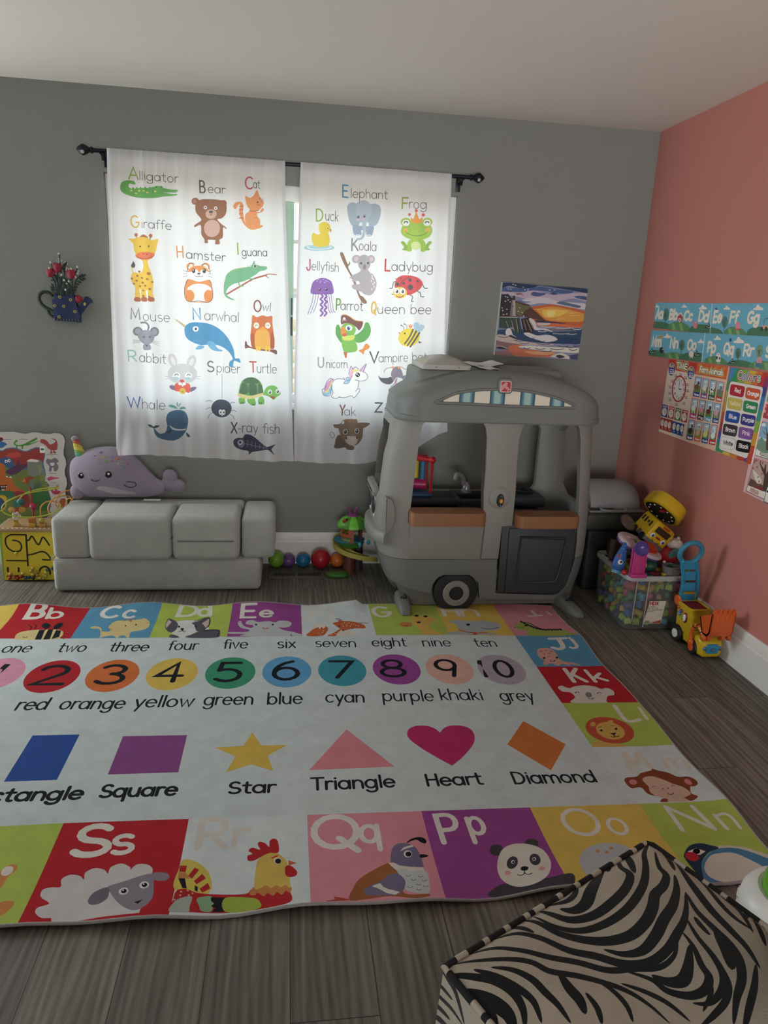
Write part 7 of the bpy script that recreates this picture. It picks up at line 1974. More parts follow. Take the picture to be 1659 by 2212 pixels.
# ---------------------------------------------------------------- room
XL, YR, HC = -5.5, -6.6, 2.44
wall_gray = mat('wall_gray_paint', '868985', rough=0.75, spec=0.25, bump=0.25, bscale=220, var=0.03, vscale=1.2)
wall_rose = mat('wall_rose_paint', 'c07f76', rough=0.62, spec=0.3, bump=0.25, bscale=220, var=0.03, vscale=1.5)
white_ceil = mat('ceiling_paint', 'd9d5cd', rough=0.85, spec=0.2, bump=0.15, bscale=300)
white_trim = mat('white_trim_paint', 'dcdcda', rough=0.45, spec=0.4, var=0.03, vscale=20)
def floor_mat():
    mt = bpy.data.materials.new('laminate_planks'); mt.use_nodes = True; nt = mt.node_tree; N = nt.nodes.new; K = nt.links.new; b = nt.nodes['Principled BSDF']
    tc = N('ShaderNodeTexCoord'); mp = N('ShaderNodeMapping'); mp.inputs['Rotation'].default_value = (0, 0, PI / 2); mp.inputs['Location'].default_value = (0.37, 0.06, 0); K(tc.outputs['Object'], mp.inputs['Vector'])
    br = N('ShaderNodeTexBrick'); br.offset = 0.37; br.inputs['Scale'].default_value = 1; br.inputs['Brick Width'].default_value = 1.22; br.inputs['Row Height'].default_value = 0.19
    br.inputs['Mortar Size'].default_value = 0.0012; br.inputs['Mortar Smooth'].default_value = 0.2; br.inputs['Bias'].default_value = 0
    br.inputs['Color1'].default_value = (0.15, 0.15, 0.15, 1); br.inputs['Color2'].default_value = (0.85, 0.85, 0.85, 1); br.inputs['Mortar'].default_value = (0, 0, 0, 1); K(mp.outputs['Vector'], br.inputs['Vector'])
    # each plank shifts its own grain
    sh = N('ShaderNodeVectorMath'); sh.operation = 'MULTIPLY'; sh.inputs[1].default_value = (7.3, 3.1, 0); K(br.outputs['Color'], sh.inputs[0])
    ad = N('ShaderNodeVectorMath'); ad.operation = 'ADD'; K(tc.outputs['Object'], ad.inputs[0]); K(sh.outputs['Vector'], ad.inputs[1])
    m2 = N('ShaderNodeMapping'); m2.inputs['Scale'].default_value = (38, 2.0, 1); K(ad.outputs['Vector'], m2.inputs['Vector'])
    g = N('ShaderNodeTexNoise'); g.inputs['Scale'].default_value = 1; g.inputs['Detail'].default_value = 8; g.inputs['Roughness'].default_value = 0.7; g.inputs['Distortion'].default_value = 0.6; K(m2.outputs['Vector'], g.inputs['Vector'])
    m3 = N('ShaderNodeMapping'); m3.inputs['Scale'].default_value = (9, 0.9, 1); K(ad.outputs['Vector'], m3.inputs['Vector'])
    w = N('ShaderNodeTexWave'); w.wave_type = 'BANDS'; w.bands_direction = 'X'; w.inputs['Scale'].default_value = 1.6; w.inputs['Distortion'].default_value = 9; w.inputs['Detail'].default_value = 3; w.inputs['Detail Scale'].default_value = 0.8; K(m3.outputs['Vector'], w.inputs['Vector'])
    mxf = N('ShaderNodeMath'); mxf.operation = 'MULTIPLY_ADD'; mxf.inputs[1].default_value = 0.16; K(w.outputs['Fac'], mxf.inputs[0]); K(g.outputs['Fac'], mxf.inputs[2])
    cr = N('ShaderNodeValToRGB'); e = cr.color_ramp.elements; e[0].position = 0.30; e[0].color = lin('3b3934'); e[1].position = 0.80; e[1].color = lin('827e74')
    e2 = cr.color_ramp.elements.new(0.52); e2.color = lin('625e56'); K(mxf.outputs[0], cr.inputs['Fac'])
    mr = N('ShaderNodeMapRange'); mr.inputs['To Min'].default_value = 0.74; mr.inputs['To Max'].default_value = 1.1; K(br.outputs['Color'], mr.inputs['Value'])
    mx = N('ShaderNodeMix'); mx.data_type = 'RGBA'; mx.blend_type = 'MULTIPLY'; mx.inputs['Factor'].default_value = 1; K(cr.outputs['Color'], mx.inputs['A']); K(mr.outputs['Result'], mx.inputs['B'])
    mm = N('ShaderNodeMix'); mm.data_type = 'RGBA'; K(br.outputs['Fac'], mm.inputs['Factor']); K(mx.outputs['Result'], mm.inputs['A']); mm.inputs['B'].default_value = lin('2c2622')
    K(mm.outputs['Result'], b.inputs['Base Color']); b.inputs['Roughness'].default_value = 0.55; b.inputs['Specular IOR Level'].default_value = 0.35
    bp = N('ShaderNodeBump'); bp.inputs['Strength'].default_value = 0.25; bp.inputs['Distance'].default_value = 0.002; K(mxf.outputs[0], bp.inputs['Height']); K(bp.outputs['Normal'], b.inputs['Normal'])
    return mt
def struct(name, b, mt, parent=None):
    o = b.done(name, mt, parent)
    if parent is None: tag(o, kind='structure')
    return o
struct('floor', B().box(XL, 0.1, YR, 0.1, -0.08, 0), floor_mat())
struct('ceiling', B().box(XL, 0.1, YR, 0.12, HC, HC + 0.08), white_ceil)
WX0, WX1, WZ0, WZ1 = -2.885, -1.085, 0.935, 2.055
b = B(); b.box(XL, WX0, 0, 0.12, 0, HC); b.box(WX1, 0.1, 0, 0.12, 0, HC); b.box(WX0, WX1, 0, 0.12, 0, WZ0); b.box(WX0, WX1, 0, 0.12, WZ1, HC)
struct('wall_back', b, wall_gray)
struct('wall_right', B().box(0, 0.1, YR, 0, 0, HC), wall_rose)
struct('wall_left', B().box(XL - 0.1, XL, YR, 0.1, 0, HC), wall_gray)
struct('wall_front', B().box(XL, 0.1, YR - 0.1, YR, 0, HC), wall_gray)
base = [(0, 0), (0.017, 0), (0.017, 0.133), (0.012, 0.138), (0.012, 0.178), (0.006, 0.187), (0, 0.187)]
b = B(); b.loft([[Vector((x, -d, z)) for d, z in base] for x in (XL, 0)]); struct('baseboard_back', b, white_trim)
b = B(); b.loft([[Vector((-d, y, z)) for d, z in base] for y in (-0.017, YR)]); struct('baseboard_right', b, white_trim)
# window: vinyl frame, sashes, muntins, glass
vinyl = mat('white_vinyl', 'e6e9e6', rough=0.35); vinyl_green_lit = mat('vinyl_sash_green_lit', 'b4d2bf', rough=0.4)  # green light falling on the stile is put into its colour
w1 = tag(bpy.data.objects.new('window_1', None), kind='structure'); C.objects.link(w1); w1.location = (-1.985, 0.06, 0.935)
b = B(); d0, d1 = 0.03, 0.11; t = 0.05
b.box(WX0, WX0 + t, d0, d1, WZ0, WZ1, .004); b.box(WX1 - t, WX1, d0, d1, WZ0, WZ1, .004); b.box(WX0 + t, WX1 - t, d0, d1, WZ1 - .075, WZ1, .004); b.box(WX0 + t, WX1 - t, d0, d1, WZ0, WZ0 + t, .004)
b.done('window_frame', vinyl, w1)
b = B(); b.box(WX0 - .0, WX1 + .0, -0.028, 0.03, WZ0 - 0.03, WZ0 + 0.004, .006); b.done('window_sill', vinyl, w1)
b = B(); b.box(-2.012, -1.962, .045, .085, WZ0 + t, WZ1 - .075, .004); b.box(-1.968, -1.945, .055, .1, WZ0 + t, WZ1 - .075, .003); b.done('meeting_stile', vinyl_green_lit, w1)
b = B()
for z in (1.235, 1.512, 1.787):
    b.box(WX0 + t, WX1 - t, .066, .074, z - .010, z + .010)
for x in (-2.62, -2.30, -1.66, -1.36): b.box(x - .009, x + .009, .066, .074, WZ0 + t, WZ1 - .075)
b.done('muntin', vinyl, w1)
b = B(); b.box(-1.958, -1.95, .04, .05, 1.30, 1.40, .003); b.box(-1.957, -1.951, .036, .046, 1.41, 1.50, .002); b.done('sash_latch', plastic('2c3036'), w1)
b = B(); b.box(WX0 + t, WX1 - t, .0775, .0805, WZ0 + t, WZ1 - .075); b.done('pane', clear('window_glass', 'ffffff', .94, .02), w1)
# yard outside
struct('ground_outside', B().box(-9, 6, 0.2, 9, -0.25, -0.2), mat('yard_ground', 'b3aa98', rough=.9, var=.2, vscale=3))
fn = thing('yard_fence', 'weathered wooden slat fence seen through the gap between the curtains', 'fence', (-1.9, 2.6, -0.2))
fm = mat('weathered_wood', '9b8168', rough=.8, var=.25, vscale=6, stretch=(1, 1, 9))
b = B()
for i in range(11): b.box(-4.6, 0.9, 2.6, 2.625, -0.15 + i * .14, -0.045 + i * .14, .003)
b.done('slat_panel', fm, fn)
for x in (-4.4, -2.6, -.8, .8): B().box(x - .045, x + .045, 2.625, 2.71, -.2, 1.45, .004).done('post', fm, fn)
hd = thing('neighbour_wall', 'pale neighbouring house wall far behind the yard fence', 'building', (-1.5, 6, -.2))
B().box(-4.2, -0.2, 6, 8, -.2, 1.72).done('wall_panel', mat('pale_siding', 'c9cdd0', rough=.8), hd)
b = B(); b.prism([(-4.5, 1.7), (.1, 1.7), (-.3, 2.0), (-4.1, 2.0)], 5.8, 8.2); b.done('roof', mat('grey_shingle', '9c9a98', rough=.9, var=.2, vscale=30), hd)
# ---------------------------------------------------------------- curtain rod
steel = mat('black_metal', '1d222a', rough=0.35, metal=0.6, spec=0.5); glassy = mat('faceted_glass', 'aeb4bc', rough=.08, spec=.8)
RY, RZ = -0.085, 2.135
rod = thing('curtain_rod', 'thin black metal curtain rod with faceted finials above the window', 'curtain rod', (-1.98, RY, RZ))
b = B(); b.cyl((-2.905, RY, RZ), (-1.05, RY, RZ), .0095, n=14); b.done('pole', steel, rod)
for x, s in ((-2.905, -1), (-1.05, 1)):
    b = B(); b.lathe([(.010, 0), (.015, .004), (.015, .012), (.010, .016), (.013, .022), (.022, .036), (.026, .05), (.016, .066), (.004, .078)], (x, RY, RZ), 10, (s, 0, 0)); fo = b.done('finial', steel, rod, 20)
    b = B(); b.lathe([(.004, 0), (.009, .006), (.004, .014)], (x + s * .045, RY - .02, RZ - .012), 6, (0, -1, -.3)); b.done('crystal', glassy, fo, 10)
    xb = x - s * .04
    b = B(); b.box(xb - .008, xb + .008, RY, 0, RZ - .022, RZ - .012, .002); b.box(xb - .012, xb + .012, -.006, 0, RZ - .06, RZ + .02, .002); b.cyl((xb, RY + .012, RZ - .04), (xb, RY + .012, RZ - .012), .008, n=10); b.box(xb - .012, xb + .012, RY - .013, RY + .013, RZ - .016, RZ - .010, .002); b.done('bracket', steel, rod)
# ---------------------------------------------------------------- printed curtains
cloth = mat('printed_voile', rough=0.85, spec=0.1, attr=True, trans=0.55, bump=0.15, bscale=500)
cloth_white = mat('white_voile', 'eeeef4', rough=0.85, spec=0.1, trans=0.5, bump=0.15, bscale=500)
def folds(x, z, seed, x0, x1):
    top = max(0.0, (z - 1.95) / 0.19)
    k = .0105 * math.sin(x * 33 + seed) + .0075 * math.sin(x * 71 + seed * 2.1 + .6 * z) + .0035 * math.sin(x * 19 + z * 2.1 + seed)
    k *= (.55 + .5 * (z < 1.1) * (1.1 - z)) * (1 - .8 * min(1, top))
    k += top * .0026 * math.sin(x * 190 + seed)
    return k
def curtain_map(seed, x0, x1, snag=0):
    def f(x, z, d):
        y = RY - .0185 - folds(x, z, seed, x0, x1)
        if not snag: y -= .075 * min(1, max(0, (-2.70 - x) / .16) * max(0, (.86 - z) / .2))
        if snag:
            q = max(0, (x + 1.50) / .4) * max(0, (1.45 - z) / .6)
            y -= .020 * min(1.2, q) - .012 * math.sin((x + z * .9) * 24) * min(1, q)
        return Vector((x, y - d, z))
    return f
def bottom(px): return px
LEFT_OUT = [(-2.838, 2.146), (-1.993, 2.146), (-1.990, 1.9), (-1.972, 1.5), (-1.955, 1.1), (-1.945, .8), (-1.937, .632), (-2.05, .628), (-2.2, .634), (-2.35, .640), (-2.5, .645), (-2.65, .652), (-2.80, .660), (-2.852, .664), (-2.862, .70), (-2.868, .82), (-2.866, 1.1), (-2.858, 1.5), (-2.846, 1.9)]
RIGHT_OUT = [(-1.916, 2.146), (-1.148, 2.142), (-1.140, 1.9), (-1.128, 1.5), (-1.110, 1.15), (-1.088, .82), (-1.14, .795), (-1.2, .76), (-1.3, .70), (-1.42, .65), (-1.55, .625), (-1.7, .622), (-1.83, .626), (-1.934, .632), (-1.937, .8), (-1.940, 1.1), (-1.932, 1.5), (-1.924, 1.9)]
for nm, out, txt, seed, snag, lab in (('left', LEFT_OUT, ART_LEFT, 1.0, 0, 'sheer white curtain printed with alligator, bear, giraffe, narwhal and other animals, left of window gap'),
                                      ('right', RIGHT_OUT, ART_RIGHT, 4.0, 1, 'sheer white curtain printed with elephant, frog, ladybug and unicorn, hanging behind the play camper')):
    cm = curtain_map(seed, 0, 0, snag)
    cu = thing('curtain', lab, 'curtain', (out[0][0], RY, 2.135), 'animal alphabet curtains')
    art('panel', out, 'f3f4f8', art_shapes(txt), cm, cloth, cu, gu=.012, gv=.07, fade=.10)
    # doubled cloth: rod pocket, side hems and bottom hem lie behind the panel
    xa, xb = out[0][0], out[1][0]
    rp = [(xa + .001, 2.145), (xb - .001, 2.145 if nm == 'left' else 2.141), (xb - .001, 2.078), (xa + .001, 2.078)]
    art('rod_pocket', rp, 'f3f4f8', [], lambda x, z, d: Vector((x, RY + .0145 + folds(x, z, seed, 0, 0) * .6, z)), cloth_white, cu, gu=.008, gv=.03)
    n = len(out); ri = 2; 
    side_r = [p for p in out if p[0] > (xa + xb) / 2 and p[1] < 2.147 and p in out[1:7 if nm == 'left' else 6]]
    side_l = ([out[0]] + out[::-1])[:7] if nm == 'left' else ([out[0]] + out[::-1])[:6]
    for sd, sg in ((side_r, -1), (side_l, 1)):
        poly = [(x, z) for x, z in sd] + [(x + sg * .014, z) for x, z in reversed(sd)]
        art('side_hem', poly, 'f3f4f8', [], lambda x, z, d: cm(x, z, 0) + Vector((0, .003, 0)), cloth_white, cu, gu=.012, gv=.07)
# ---------------------------------------------------------------- rug
rug_mat = mat('printed_rug', attr=True, rough=0.95, spec=0.08, bump=0.5, bscale=900, var=0.10, vscale=14, sheen=0.0)
RX0, RX1, RY0, RY1 = -3.57, -0.592, -2.548, -0.648
def rug_outline():
    o = []; n = 60
    for i in range(n): x = RX0 + (RX1 - RX0) * i / n; o.append((x, RY0 + .006 * math.sin(x * 9) - .012 * (x - RX0) / (RX1 - RX0)))
    for i in range(n): y = RY0 - .012 + (RY1 - .1 * 0 - RY0) * i / n; o.append((RX1 - .006 + .007 * math.sin(y * 11 + 1), y))
    for i in range(n): x = RX1 - (RX1 - RX0) * i / n; o.append((x, RY1 + .004 * math.sin(x * 7) - .05 * max(0, (x + 1.2) / .6) ** 2))
    for i in range(n): y = RY1 - (RY1 - RY0) * i / n; o.append((RX0, y))
    return o
def rug_z(x, y):
    z = .006
    e = max(0, 1 - (y - RY0) / .22); z += e * e * (.0105 + .0105 * math.sin(x * 14.5 + .6) * math.sin(x * 4.1 + 1))
    e = max(0, 1 - (RY1 - y) / .16); 
    if x < -1.6: z += e * e * (.012 + .012 * math.sin(x * 11.7 + 1.2))
    e = max(0, 1 - (RX1 - x) / .14); z += e * e * (.004 + .004 * math.sin(y * 16)) * (y < -.95)
    return z
ro = rug_outline()
rug = thing('alphabet_rug', 'large pale play rug printed with alphabet animals, coloured numbers and shapes', 'rug', (-2.05, -1.6, 0))
art('pile_mat', ro, 'cddadc', art_shapes(ART_RUG), lambda x, y, d: Vector((x, y, max(.002, rug_z(x, y) - d))), rug_mat, rug, gu=.03, gv=.03, depth=.005, extra='8f8c88', tone=(.84, .05))
b = B(); b.tube([(x, y, rug_z(x, y) - .0025) for x, y in ro], .0042, 7, True); b.done('bound_edge', mat('rug_binding', '8d8a88', rough=.9), rug, None)
# ---------------------------------------------------------------- play camper
gp = mat('grey_camper_plastic', '727775', rough=.5, spec=.4, bump=.15, bscale=400); wp = mat('stone_camper_plastic', '8b8c87', rough=.5, spec=.4, bump=.15, bscale=400)
dk = mat('charcoal_plastic', '3a3f44', rough=.5, spec=.4, bump=.15, bscale=400); tanp = mat('tan_wood_plastic', '8a6040', rough=.5, spec=.4, bump=.2, bscale=60, stretch=(1, 8, 8)); base_p = mat('dim_grey_plastic', '6e716b', rough=.55)
van = thing('play_camper', 'grey and stone plastic play camper with striped awning, serving hatch and one black wheel', 'playhouse', (-.98, -.42, 0))
VY0, VY1 = -.70, -.175
# x extent of the body at a height
ZS = [0.03, .08, .15, .22, .28, .36, .46, .62, .78, .90, .975]
XLs = [-1.40, -1.44, -1.475, -1.497, -1.511, -1.524, -1.532, -1.530, -1.512, -1.483, -1.458]
XRs = [-.485, -.452, -.425, -.412, -.408, -.406, -.408, -.418, -.430, -.440, -.446]
def ix(z, A):
    for i in range(len(ZS) - 1):
        if z <= ZS[i + 1]: t = max(0, (z - ZS[i]) / (ZS[i + 1] - ZS[i])); return A[i] + (A[i + 1] - A[i]) * t
    return A[-1]
def ring(z, off=0.0, y0=VY0, y1=VY1, r=.15, x0=None, x1=None):
    a = (ix(z, XLs) if x0 is None else x0) + off; b_ = (ix(z, XRs) if x1 is None else x1) - off; rr = max(.02, r - off)
    return [Vector((x, y, z)) for x, y in rrect(a, b_, y0 + off, y1 - off, rr, 7)]
def shell(zs, th, **k):
    b = B(org=(-.98, -.42, 0)); out = [ring(z, 0, **k) for z in zs]; inn = [ring(z, th, **k) for z in zs]
    b.loft(out, False); b.loft(inn, False)
    for o_, i_ in ((out[0], inn[0]), (out[-1], inn[-1])):
        n = len(o_)
        for j in range(n): b.face([o_[j], o_[(j + 1) % n], i_[(j + 1) % n], i_[j]])
    bmesh.ops.remove_doubles(b.bm, verts=b.bm.verts[:], dist=1e-5)
    return b
def cutter(poly, w0, w1, pl='xz', sm=0):
    if sm: poly = spline(poly, sm, True)
    b = B(); b.prism(poly, w0, w1, pl); return b.done('cutter', None)
SPL = .268
up = shell([z for z in (.268, .32, .38, .46, .54, .62, .70, .78, .86, .92, .966)], .035).done('upper_shell', wp, van)
# front openings traced as smooth outlines
win = [(-1.318, .972), (-1.342, .935), (-1.350, .89), (-1.360, .75), (-1.370, .62), (-1.378, .50), (-1.376, .462), (-1.0, .455), (-1.012, .50), (-1.021, .626), (-1.020, .732), (-1.027, .89), (-1.036, .935), (-1.062, .972), (-1.062, 1.0), (-1.318, 1.0)]
door = [(-.834, .972), (-.852, .94), (-.863, .89), (-.863, .774), (-.857, .627), (-.858, .447), (-.910, .443), (-.916, .2), (-.499, .2), (-.499, .348), (-.510, .489), (-.519, .631), (-.545, .88), (-.560, .942), (-.588, .972), (-.588, 1.0), (-.834, 1.0)]
cs = [cutter(win, -.80, -.55), cutter(door, -.80, -.55)]
# rear opening, windscreen and end window
cs.append(cutter([(-1.40, .50), (-.60, .50), (-.575, .54), (-.575, .86), (-.62, .93), (-1.38, .93), (-1.42, .88), (-1.43, .56)], -.26, -.05))
cs.append(cutter([(-.60, .60), (-.56, .55), (-.27, .55), (-.23, .60), (-.24, .86), (-.28, .92), (-.55, .92), (-.59, .86)], -1.7, -1.42, 'yz'))
cs.append(cutter([(-.58, .56), (-.53, .51), (-.30, .51), (-.26, .56), (-.26, .86), (-.30, .91), (-.53, .91), (-.58, .86)], -.55, -.3, 'yz'))
cut(up, cs)
lo = shell([.03, .06, .1, .15, .2, .24, .266], .03).done('lower_shell', gp, van)
arch = [(-1.262, -.02), (-1.250, .08), (-1.243, .134), (-1.212, .173), (-1.172, .183), (-1.076, .179), (-1.036, .170), (-1.005, .142), (-.992, .05), (-.990, -.02)]
skirt = [(-1.6, -.02), (-1.6, .17), (-1.50, .155), (-1.441, .128), (-1.35, .105), (-1.249, .083), (-1.245, -.02)]
dcut = [(-.918, .40), (-.912, .088), (-.905, .080), (-.60, .068), (-.565, .078), (-.535, .11), (-.512, .19), (-.499, .26), (-.497, .40)]
cut(lo, [cutter(arch, -.8, -.55), cutter(skirt, -.8, -.5), cutter(dcut, -.8, -.6), cutter([(-.995, -.02), (-.995, .052), (-.40, .040), (-.40, -.02)], -.8, -.5)])
b = B(); b.loft([[Vector((x, y, z)) for x, y in rrect(a, c_, -.675, -.19, .08)] for z, a, c_ in ((.012, -1.375, -.47), (.09, -1.41, -.455), (.15, -1.44, -.44), (.20, -1.46, -.44))]); b.done('plinth', base_p, van)
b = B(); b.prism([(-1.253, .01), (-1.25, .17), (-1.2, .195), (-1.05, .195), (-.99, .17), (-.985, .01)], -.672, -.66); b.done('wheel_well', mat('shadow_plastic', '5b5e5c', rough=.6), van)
# serving panel below the left window, seams
b = B(); b.prism([(-1.372, .272), (-1.377, .47), (-1.012, .462), (-1.013, .268)], -.708, -.695, bev=.003); b.done('serving_panel', wp, van)
b = B(); pst = [(-1.006, .272), (-1.0, .44), (-1.012, .50), (-1.021, .626), (-1.020, .732), (-1.027, .89), (-1.036, .935), (-1.056, .964), (-.840, .964), (-.852, .94), (-.863, .89), (-.863, .774), (-.857, .627), (-.858, .447), (-.910, .443), (-.915, .272)]
b.prism(pst, -.716, -.672, bev=.006); post = b.done('door_post', wp, van)
b = B(); b.lathe([(.058, 0), (.052, .006), (.042, .010), (.030, .012), (0.001, .012)], (-.940, -.714, .592), 28, (0, -1, 0)); b.done('knob_boss', wp, post)
b = B(); b.disc((-.936, -.725, .582), (0, -1, 0), .019, .010, 24, .033, (0, 0, 1)); kn = b.done('doorbell', plastic('23272b'), post)
b = B(); b.disc((-.934, -.734, .580), (0, -1, 0), .009, .006, 16, .011, (0, 0, 1)); b.done('button', plastic('d9a02c'), kn)
for z in (.604, .557): B().disc((-.936, -.733, z), (0, -1, 0), .003, .003, 8).done('screw', plastic('8a8f94', .25), kn)
def shelf(x0, x1, z0, z1, y0, y1, n):
    b = B(); q = rrect(x0, x1, y0, y1, .035, 6); q = [(x, min(y, y1)) for x, y in q]
    b.loft([[Vector((cx(x), y, z)) for x, y in q] for z, cx in ((z0, lambda x: x), (z0 + .006, lambda x: x), (z1 - .008, lambda x: x), (z1, lambda x: (x0 + x1) / 2 + (x - (x0 + x1) / 2) * .975))])
    return b.done(n, tanp, van)
shelf(-1.385, -1.010, .462, .528, -.785, -.665, 'serving_shelf')
b = B(); b.prism([(-.905, .435), (-.900, .089), (-.885, .081), (-.62, .075), (-.575, .085), (-.545, .115), (-.522, .195), (-.512, .27), (-.512, .455), (-.9, .45)], -.695, -.655, bev=.006); dp = b.done('half_door', dk, van)
b = B(); b.prism([(-.868, .43), (-.862, .086), (-.62, .076), (-.578, .087), (-.548, .117), (-.524, .2), (-.514, .30), (-.514, .45)], -.705, -.690, bev=.006); b.done('door_leaf', dk, dp)
b = B(); fr = [(-.803, .385), (-.812, .145), (-.66, .140), (-.60, .146), (-.585, .19), (-.572, .28), (-.567, .378)]
b.tube([(x, -.706, z) for x, z in spline(fr, 1, True)], .009, 8, True); b.done('raised_border', dk, dp)
q = shelf(-.855, -.527, .452, .512, -.775, -.655, 'door_shelf')
b = B(); b.box(-.825, -.56, -.748, -.67, .440, .455, .004); b.done('shelf_rail', tanp, q)
b = B(); b.disc((-.69, -.749, .447), (0, -1, 0), .005, .003, 10); b.done('screw', plastic('c8c4b8', .25), q)
# wheel
whl = B(); whl.lathe([(.05, 0), (.108, 0), (.115, .008), (.115, .030), (.108, .045), (.07, .05), (.05, .046)], (-1.122, -.672, .092), 40, (0, -1, 0))
bm_ = whl.bm
for v in bm_.verts:
    v.co.z = min(max(v.co.z, .0075), .183)
tyre = whl.done('wheel', plastic('1d2125', .55), van, 40)
b = B(); b.lathe([(.036, 0), (.036, .010), (.042, .014), (.066, .012), (.07, .004), (.07, 0)], (-1.122, -.716, .092), 36, (0, -1, 0)); b.done('hubcap', wp, tyre)
b = B(); b.lathe([(.001, .012), (.028, .012), (.033, .008), (.036, 0)], (-1.122, -.718, .092), 28, (0, -1, 0)); b.done('hub', plastic('22262a'), tyre)
# feet with bolts
for x, y, s in ((-1.385, -.70, -1), (-.525, -.74, 1)):
    b = B(); rings = []
    for y_, w, h in ((y + .10, .034, .055), (y + .02, .034, .052), (y - .05, .031, .036), (y - .085, .026, .022), (y - .097, .018, .012)):
        c = x + (.0 if s < 0 else (y - y_) * .28)
        rings.append([Vector((c + u * w, y_, (.0085 if s < 0 else .001) + v * h)) for u, v in ((-1, 0), (1, 0), (1, .55), (.8, .9), (.45, 1), (-.45, 1), (-.8, .9), (-1, .55))])
    b.loft(rings); ft = b.done('foot', gp, van, 50)
    b = B(); b.tube([(x - .012, y + .005, .05), (x - .012, y + .005, .068), (x, y + .005, .078), (x + .012, y + .005, .068), (x + .012, y + .005, .05)], .004, 8, smooth=3); b.tube([(x, y + .005, .05), (x, y + .005, .066)], .004, 8); b.done('bolt', mat('dark_steel', '3a3f45', metal=.7, rough=.35), ft)
# roof: arched visor front, rounded ends
def arch_z(x):
    u = abs((x + .955) / .562); return .975 + .222 * max(0, 1 - u ** 2.3) ** .62
def roof_ring(x, d=0):
    u = abs((x + .9475) / .5145); e = max(0.0, (u - .72) / .28); yf = -.735 + .16 * (1 - math.sqrt(max(0, 1 - e * e))); yb = -.165 - .16 * (1 - math.sqrt(max(0, 1 - e * e)))
    za = arch_z(x) - d; z0 = .966; r = min(.07, (za - z0) * .55)
    pts = [(yf, z0)]
    for i in range(6):
        t = PI / 2 * i / 5; pts.append((yf + r * (1 - math.cos(t)), za - r + r * math.sin(t)))
    zc = za + .006
    pts += [(-.50, zc), (-.35, zc)]
    zb = za - .02
    for i in range(6):
        t = PI / 2 * i / 5; pts.append((yb - r * (1 - math.sin(t)), max(z0, zb - r) + r * math.cos(t)))
    pts.append((yb, z0)); return [Vector((x, y, z)) for y, z in pts]
b = B(); xs_ = [-.9475 + .5145 * math.sin(PI / 2 * (i / 22 - 1)) for i in range(45)]
b.loft([roof_ring(max(-1.461, min(-.434, x))) for x in xs_]); roof = b.done('roof', gp, van, 50)
b = B(); b.loft([[Vector((x, y, z)) for x, y in rrect(a, c_, -.735 + o_, -.165 - o_, .13)] for z, a, c_, o_ in ((.958, -1.463, -.436, .006), (.966, -1.466, -.433, .003), (.985, -1.464, -.434, .004), (.992, -1.452, -.446, .02))]); b.done('roof_lip', gp, roof, 60)
# box on the roof left, box on the roof right
b = B(); b.loft([[Vector((x, y, z)) for x, y in rrect(-1.355 + o_, -1.075 - o_, -.60 + o_, -.20 - o_, .05)] for z, o_ in ((1.02, -.01), (1.17, .0), (1.186, .004), (1.192, .015))]); b.done('roof_box', gp, roof, 50)
b = B(); b.loft([[Vector((x, y, z)) for x, y in rrect(-.86 + o_, -.60 - o_, -.54 + o_, -.22 - o_, .04)] for z, o_ in ((1.1, -.02), (1.185, .0), (1.197, .006), (1.202, .02))]); b.done('roof_vent', gp, roof, 50)
# striped awning panel in its frame
lens = spline([(-1.290, 1.052), (-1.265, 1.066), (-1.20, 1.096), (-1.12, 1.112), (-1.06, 1.118), (-.962, 1.122), (-.86, 1.117), (-.76, 1.101), (-.68, 1.081), (-.625, 1.060), (-.612, 1.050), (-.64, 1.044), (-.80, 1.044), (-.96, 1.046), (-1.15, 1.050)], 4, True)
strp = []; k0 = -1.255; wst = .0775
for i in range(-1, 10):
    a = k0 + i * .0735
    if i % 2 == 0: strp.append(('ddd9c8', [[(a, 1), (a + .0735, 1), (a + .0735, 1.2), (a, 1.2)]]))
    else:
        strp.append(('9cc0bc', [[(a, 1), (a + .0735, 1), (a + .0735, 1.2), (a, 1.2)]]))
        for q0, q1, c in ((0, .008, '2f5468'), (.008, .016, '44788c'), (.016, .022, '6fa0ac'), (.0515, .0575, '6fa0ac'), (.0575, .0655, '44788c'), (.0655, .0735, '2f5468')): strp.append((c, [[(a + q0, 1), (a + q1, 1), (a + q1, 1.2), (a + q0, 1.2)]]))
def on_visor(off): return lambda x, z, d: Vector((x, roof_ring(x)[0].y + max(0, z - (arch_z(x) - .07)) * .25 - off - d, z))
aw = art('awning_panel', lens, 'ddd9c8', strp, lambda x, z, d: Vector((x, -.7365 - d, z)), mat('printed_sticker', attr=True, rough=.45), roof, depth=-.003)
b = B(); b.tube([(x, -.737, z) for x, z in lens], .007, 8, True); b.done('awning_frame', gp, roof, 60)
# badge
b = B(); b.prism(rrect(-1.002, -.930, 1.103, 1.172, .018), -.752, -.725, bev=.006); bd = b.done('badge_mount', gp, roof)
sq = rrect(-.992, -.941, 1.111, 1.162, .009)
st, wd = strokes('STEP'); sh = [('e9e4e0', [sq]), ('b02634', [rrect(-.9895, -.9435, 1.1135, 1.1595, .007)])]
ca, sa = math.cos(.72), math.sin(.72)
for col_, w_ in (('e9e4e0', .0042), ('b02634', .0018)):
    for s_ in st: sh.append((col_, ribbon([(-.9875 + (u * .00024) * ca - v * .00026 * sa + .001, 1.1195 + (u * .00024) * sa + v * .00026 * ca) for u, v in s_], w_ if col_ == 'e9e4e0' else w_)))
    s2, _w = strokes('2')
    for s_ in s2: sh.append((col_, ribbon([(-.9575 + u * .00034 * ca - v * .00028 * sa, 1.1175 + u * .00034 * sa + v * .00028 * ca) for u, v in s_], w_)))
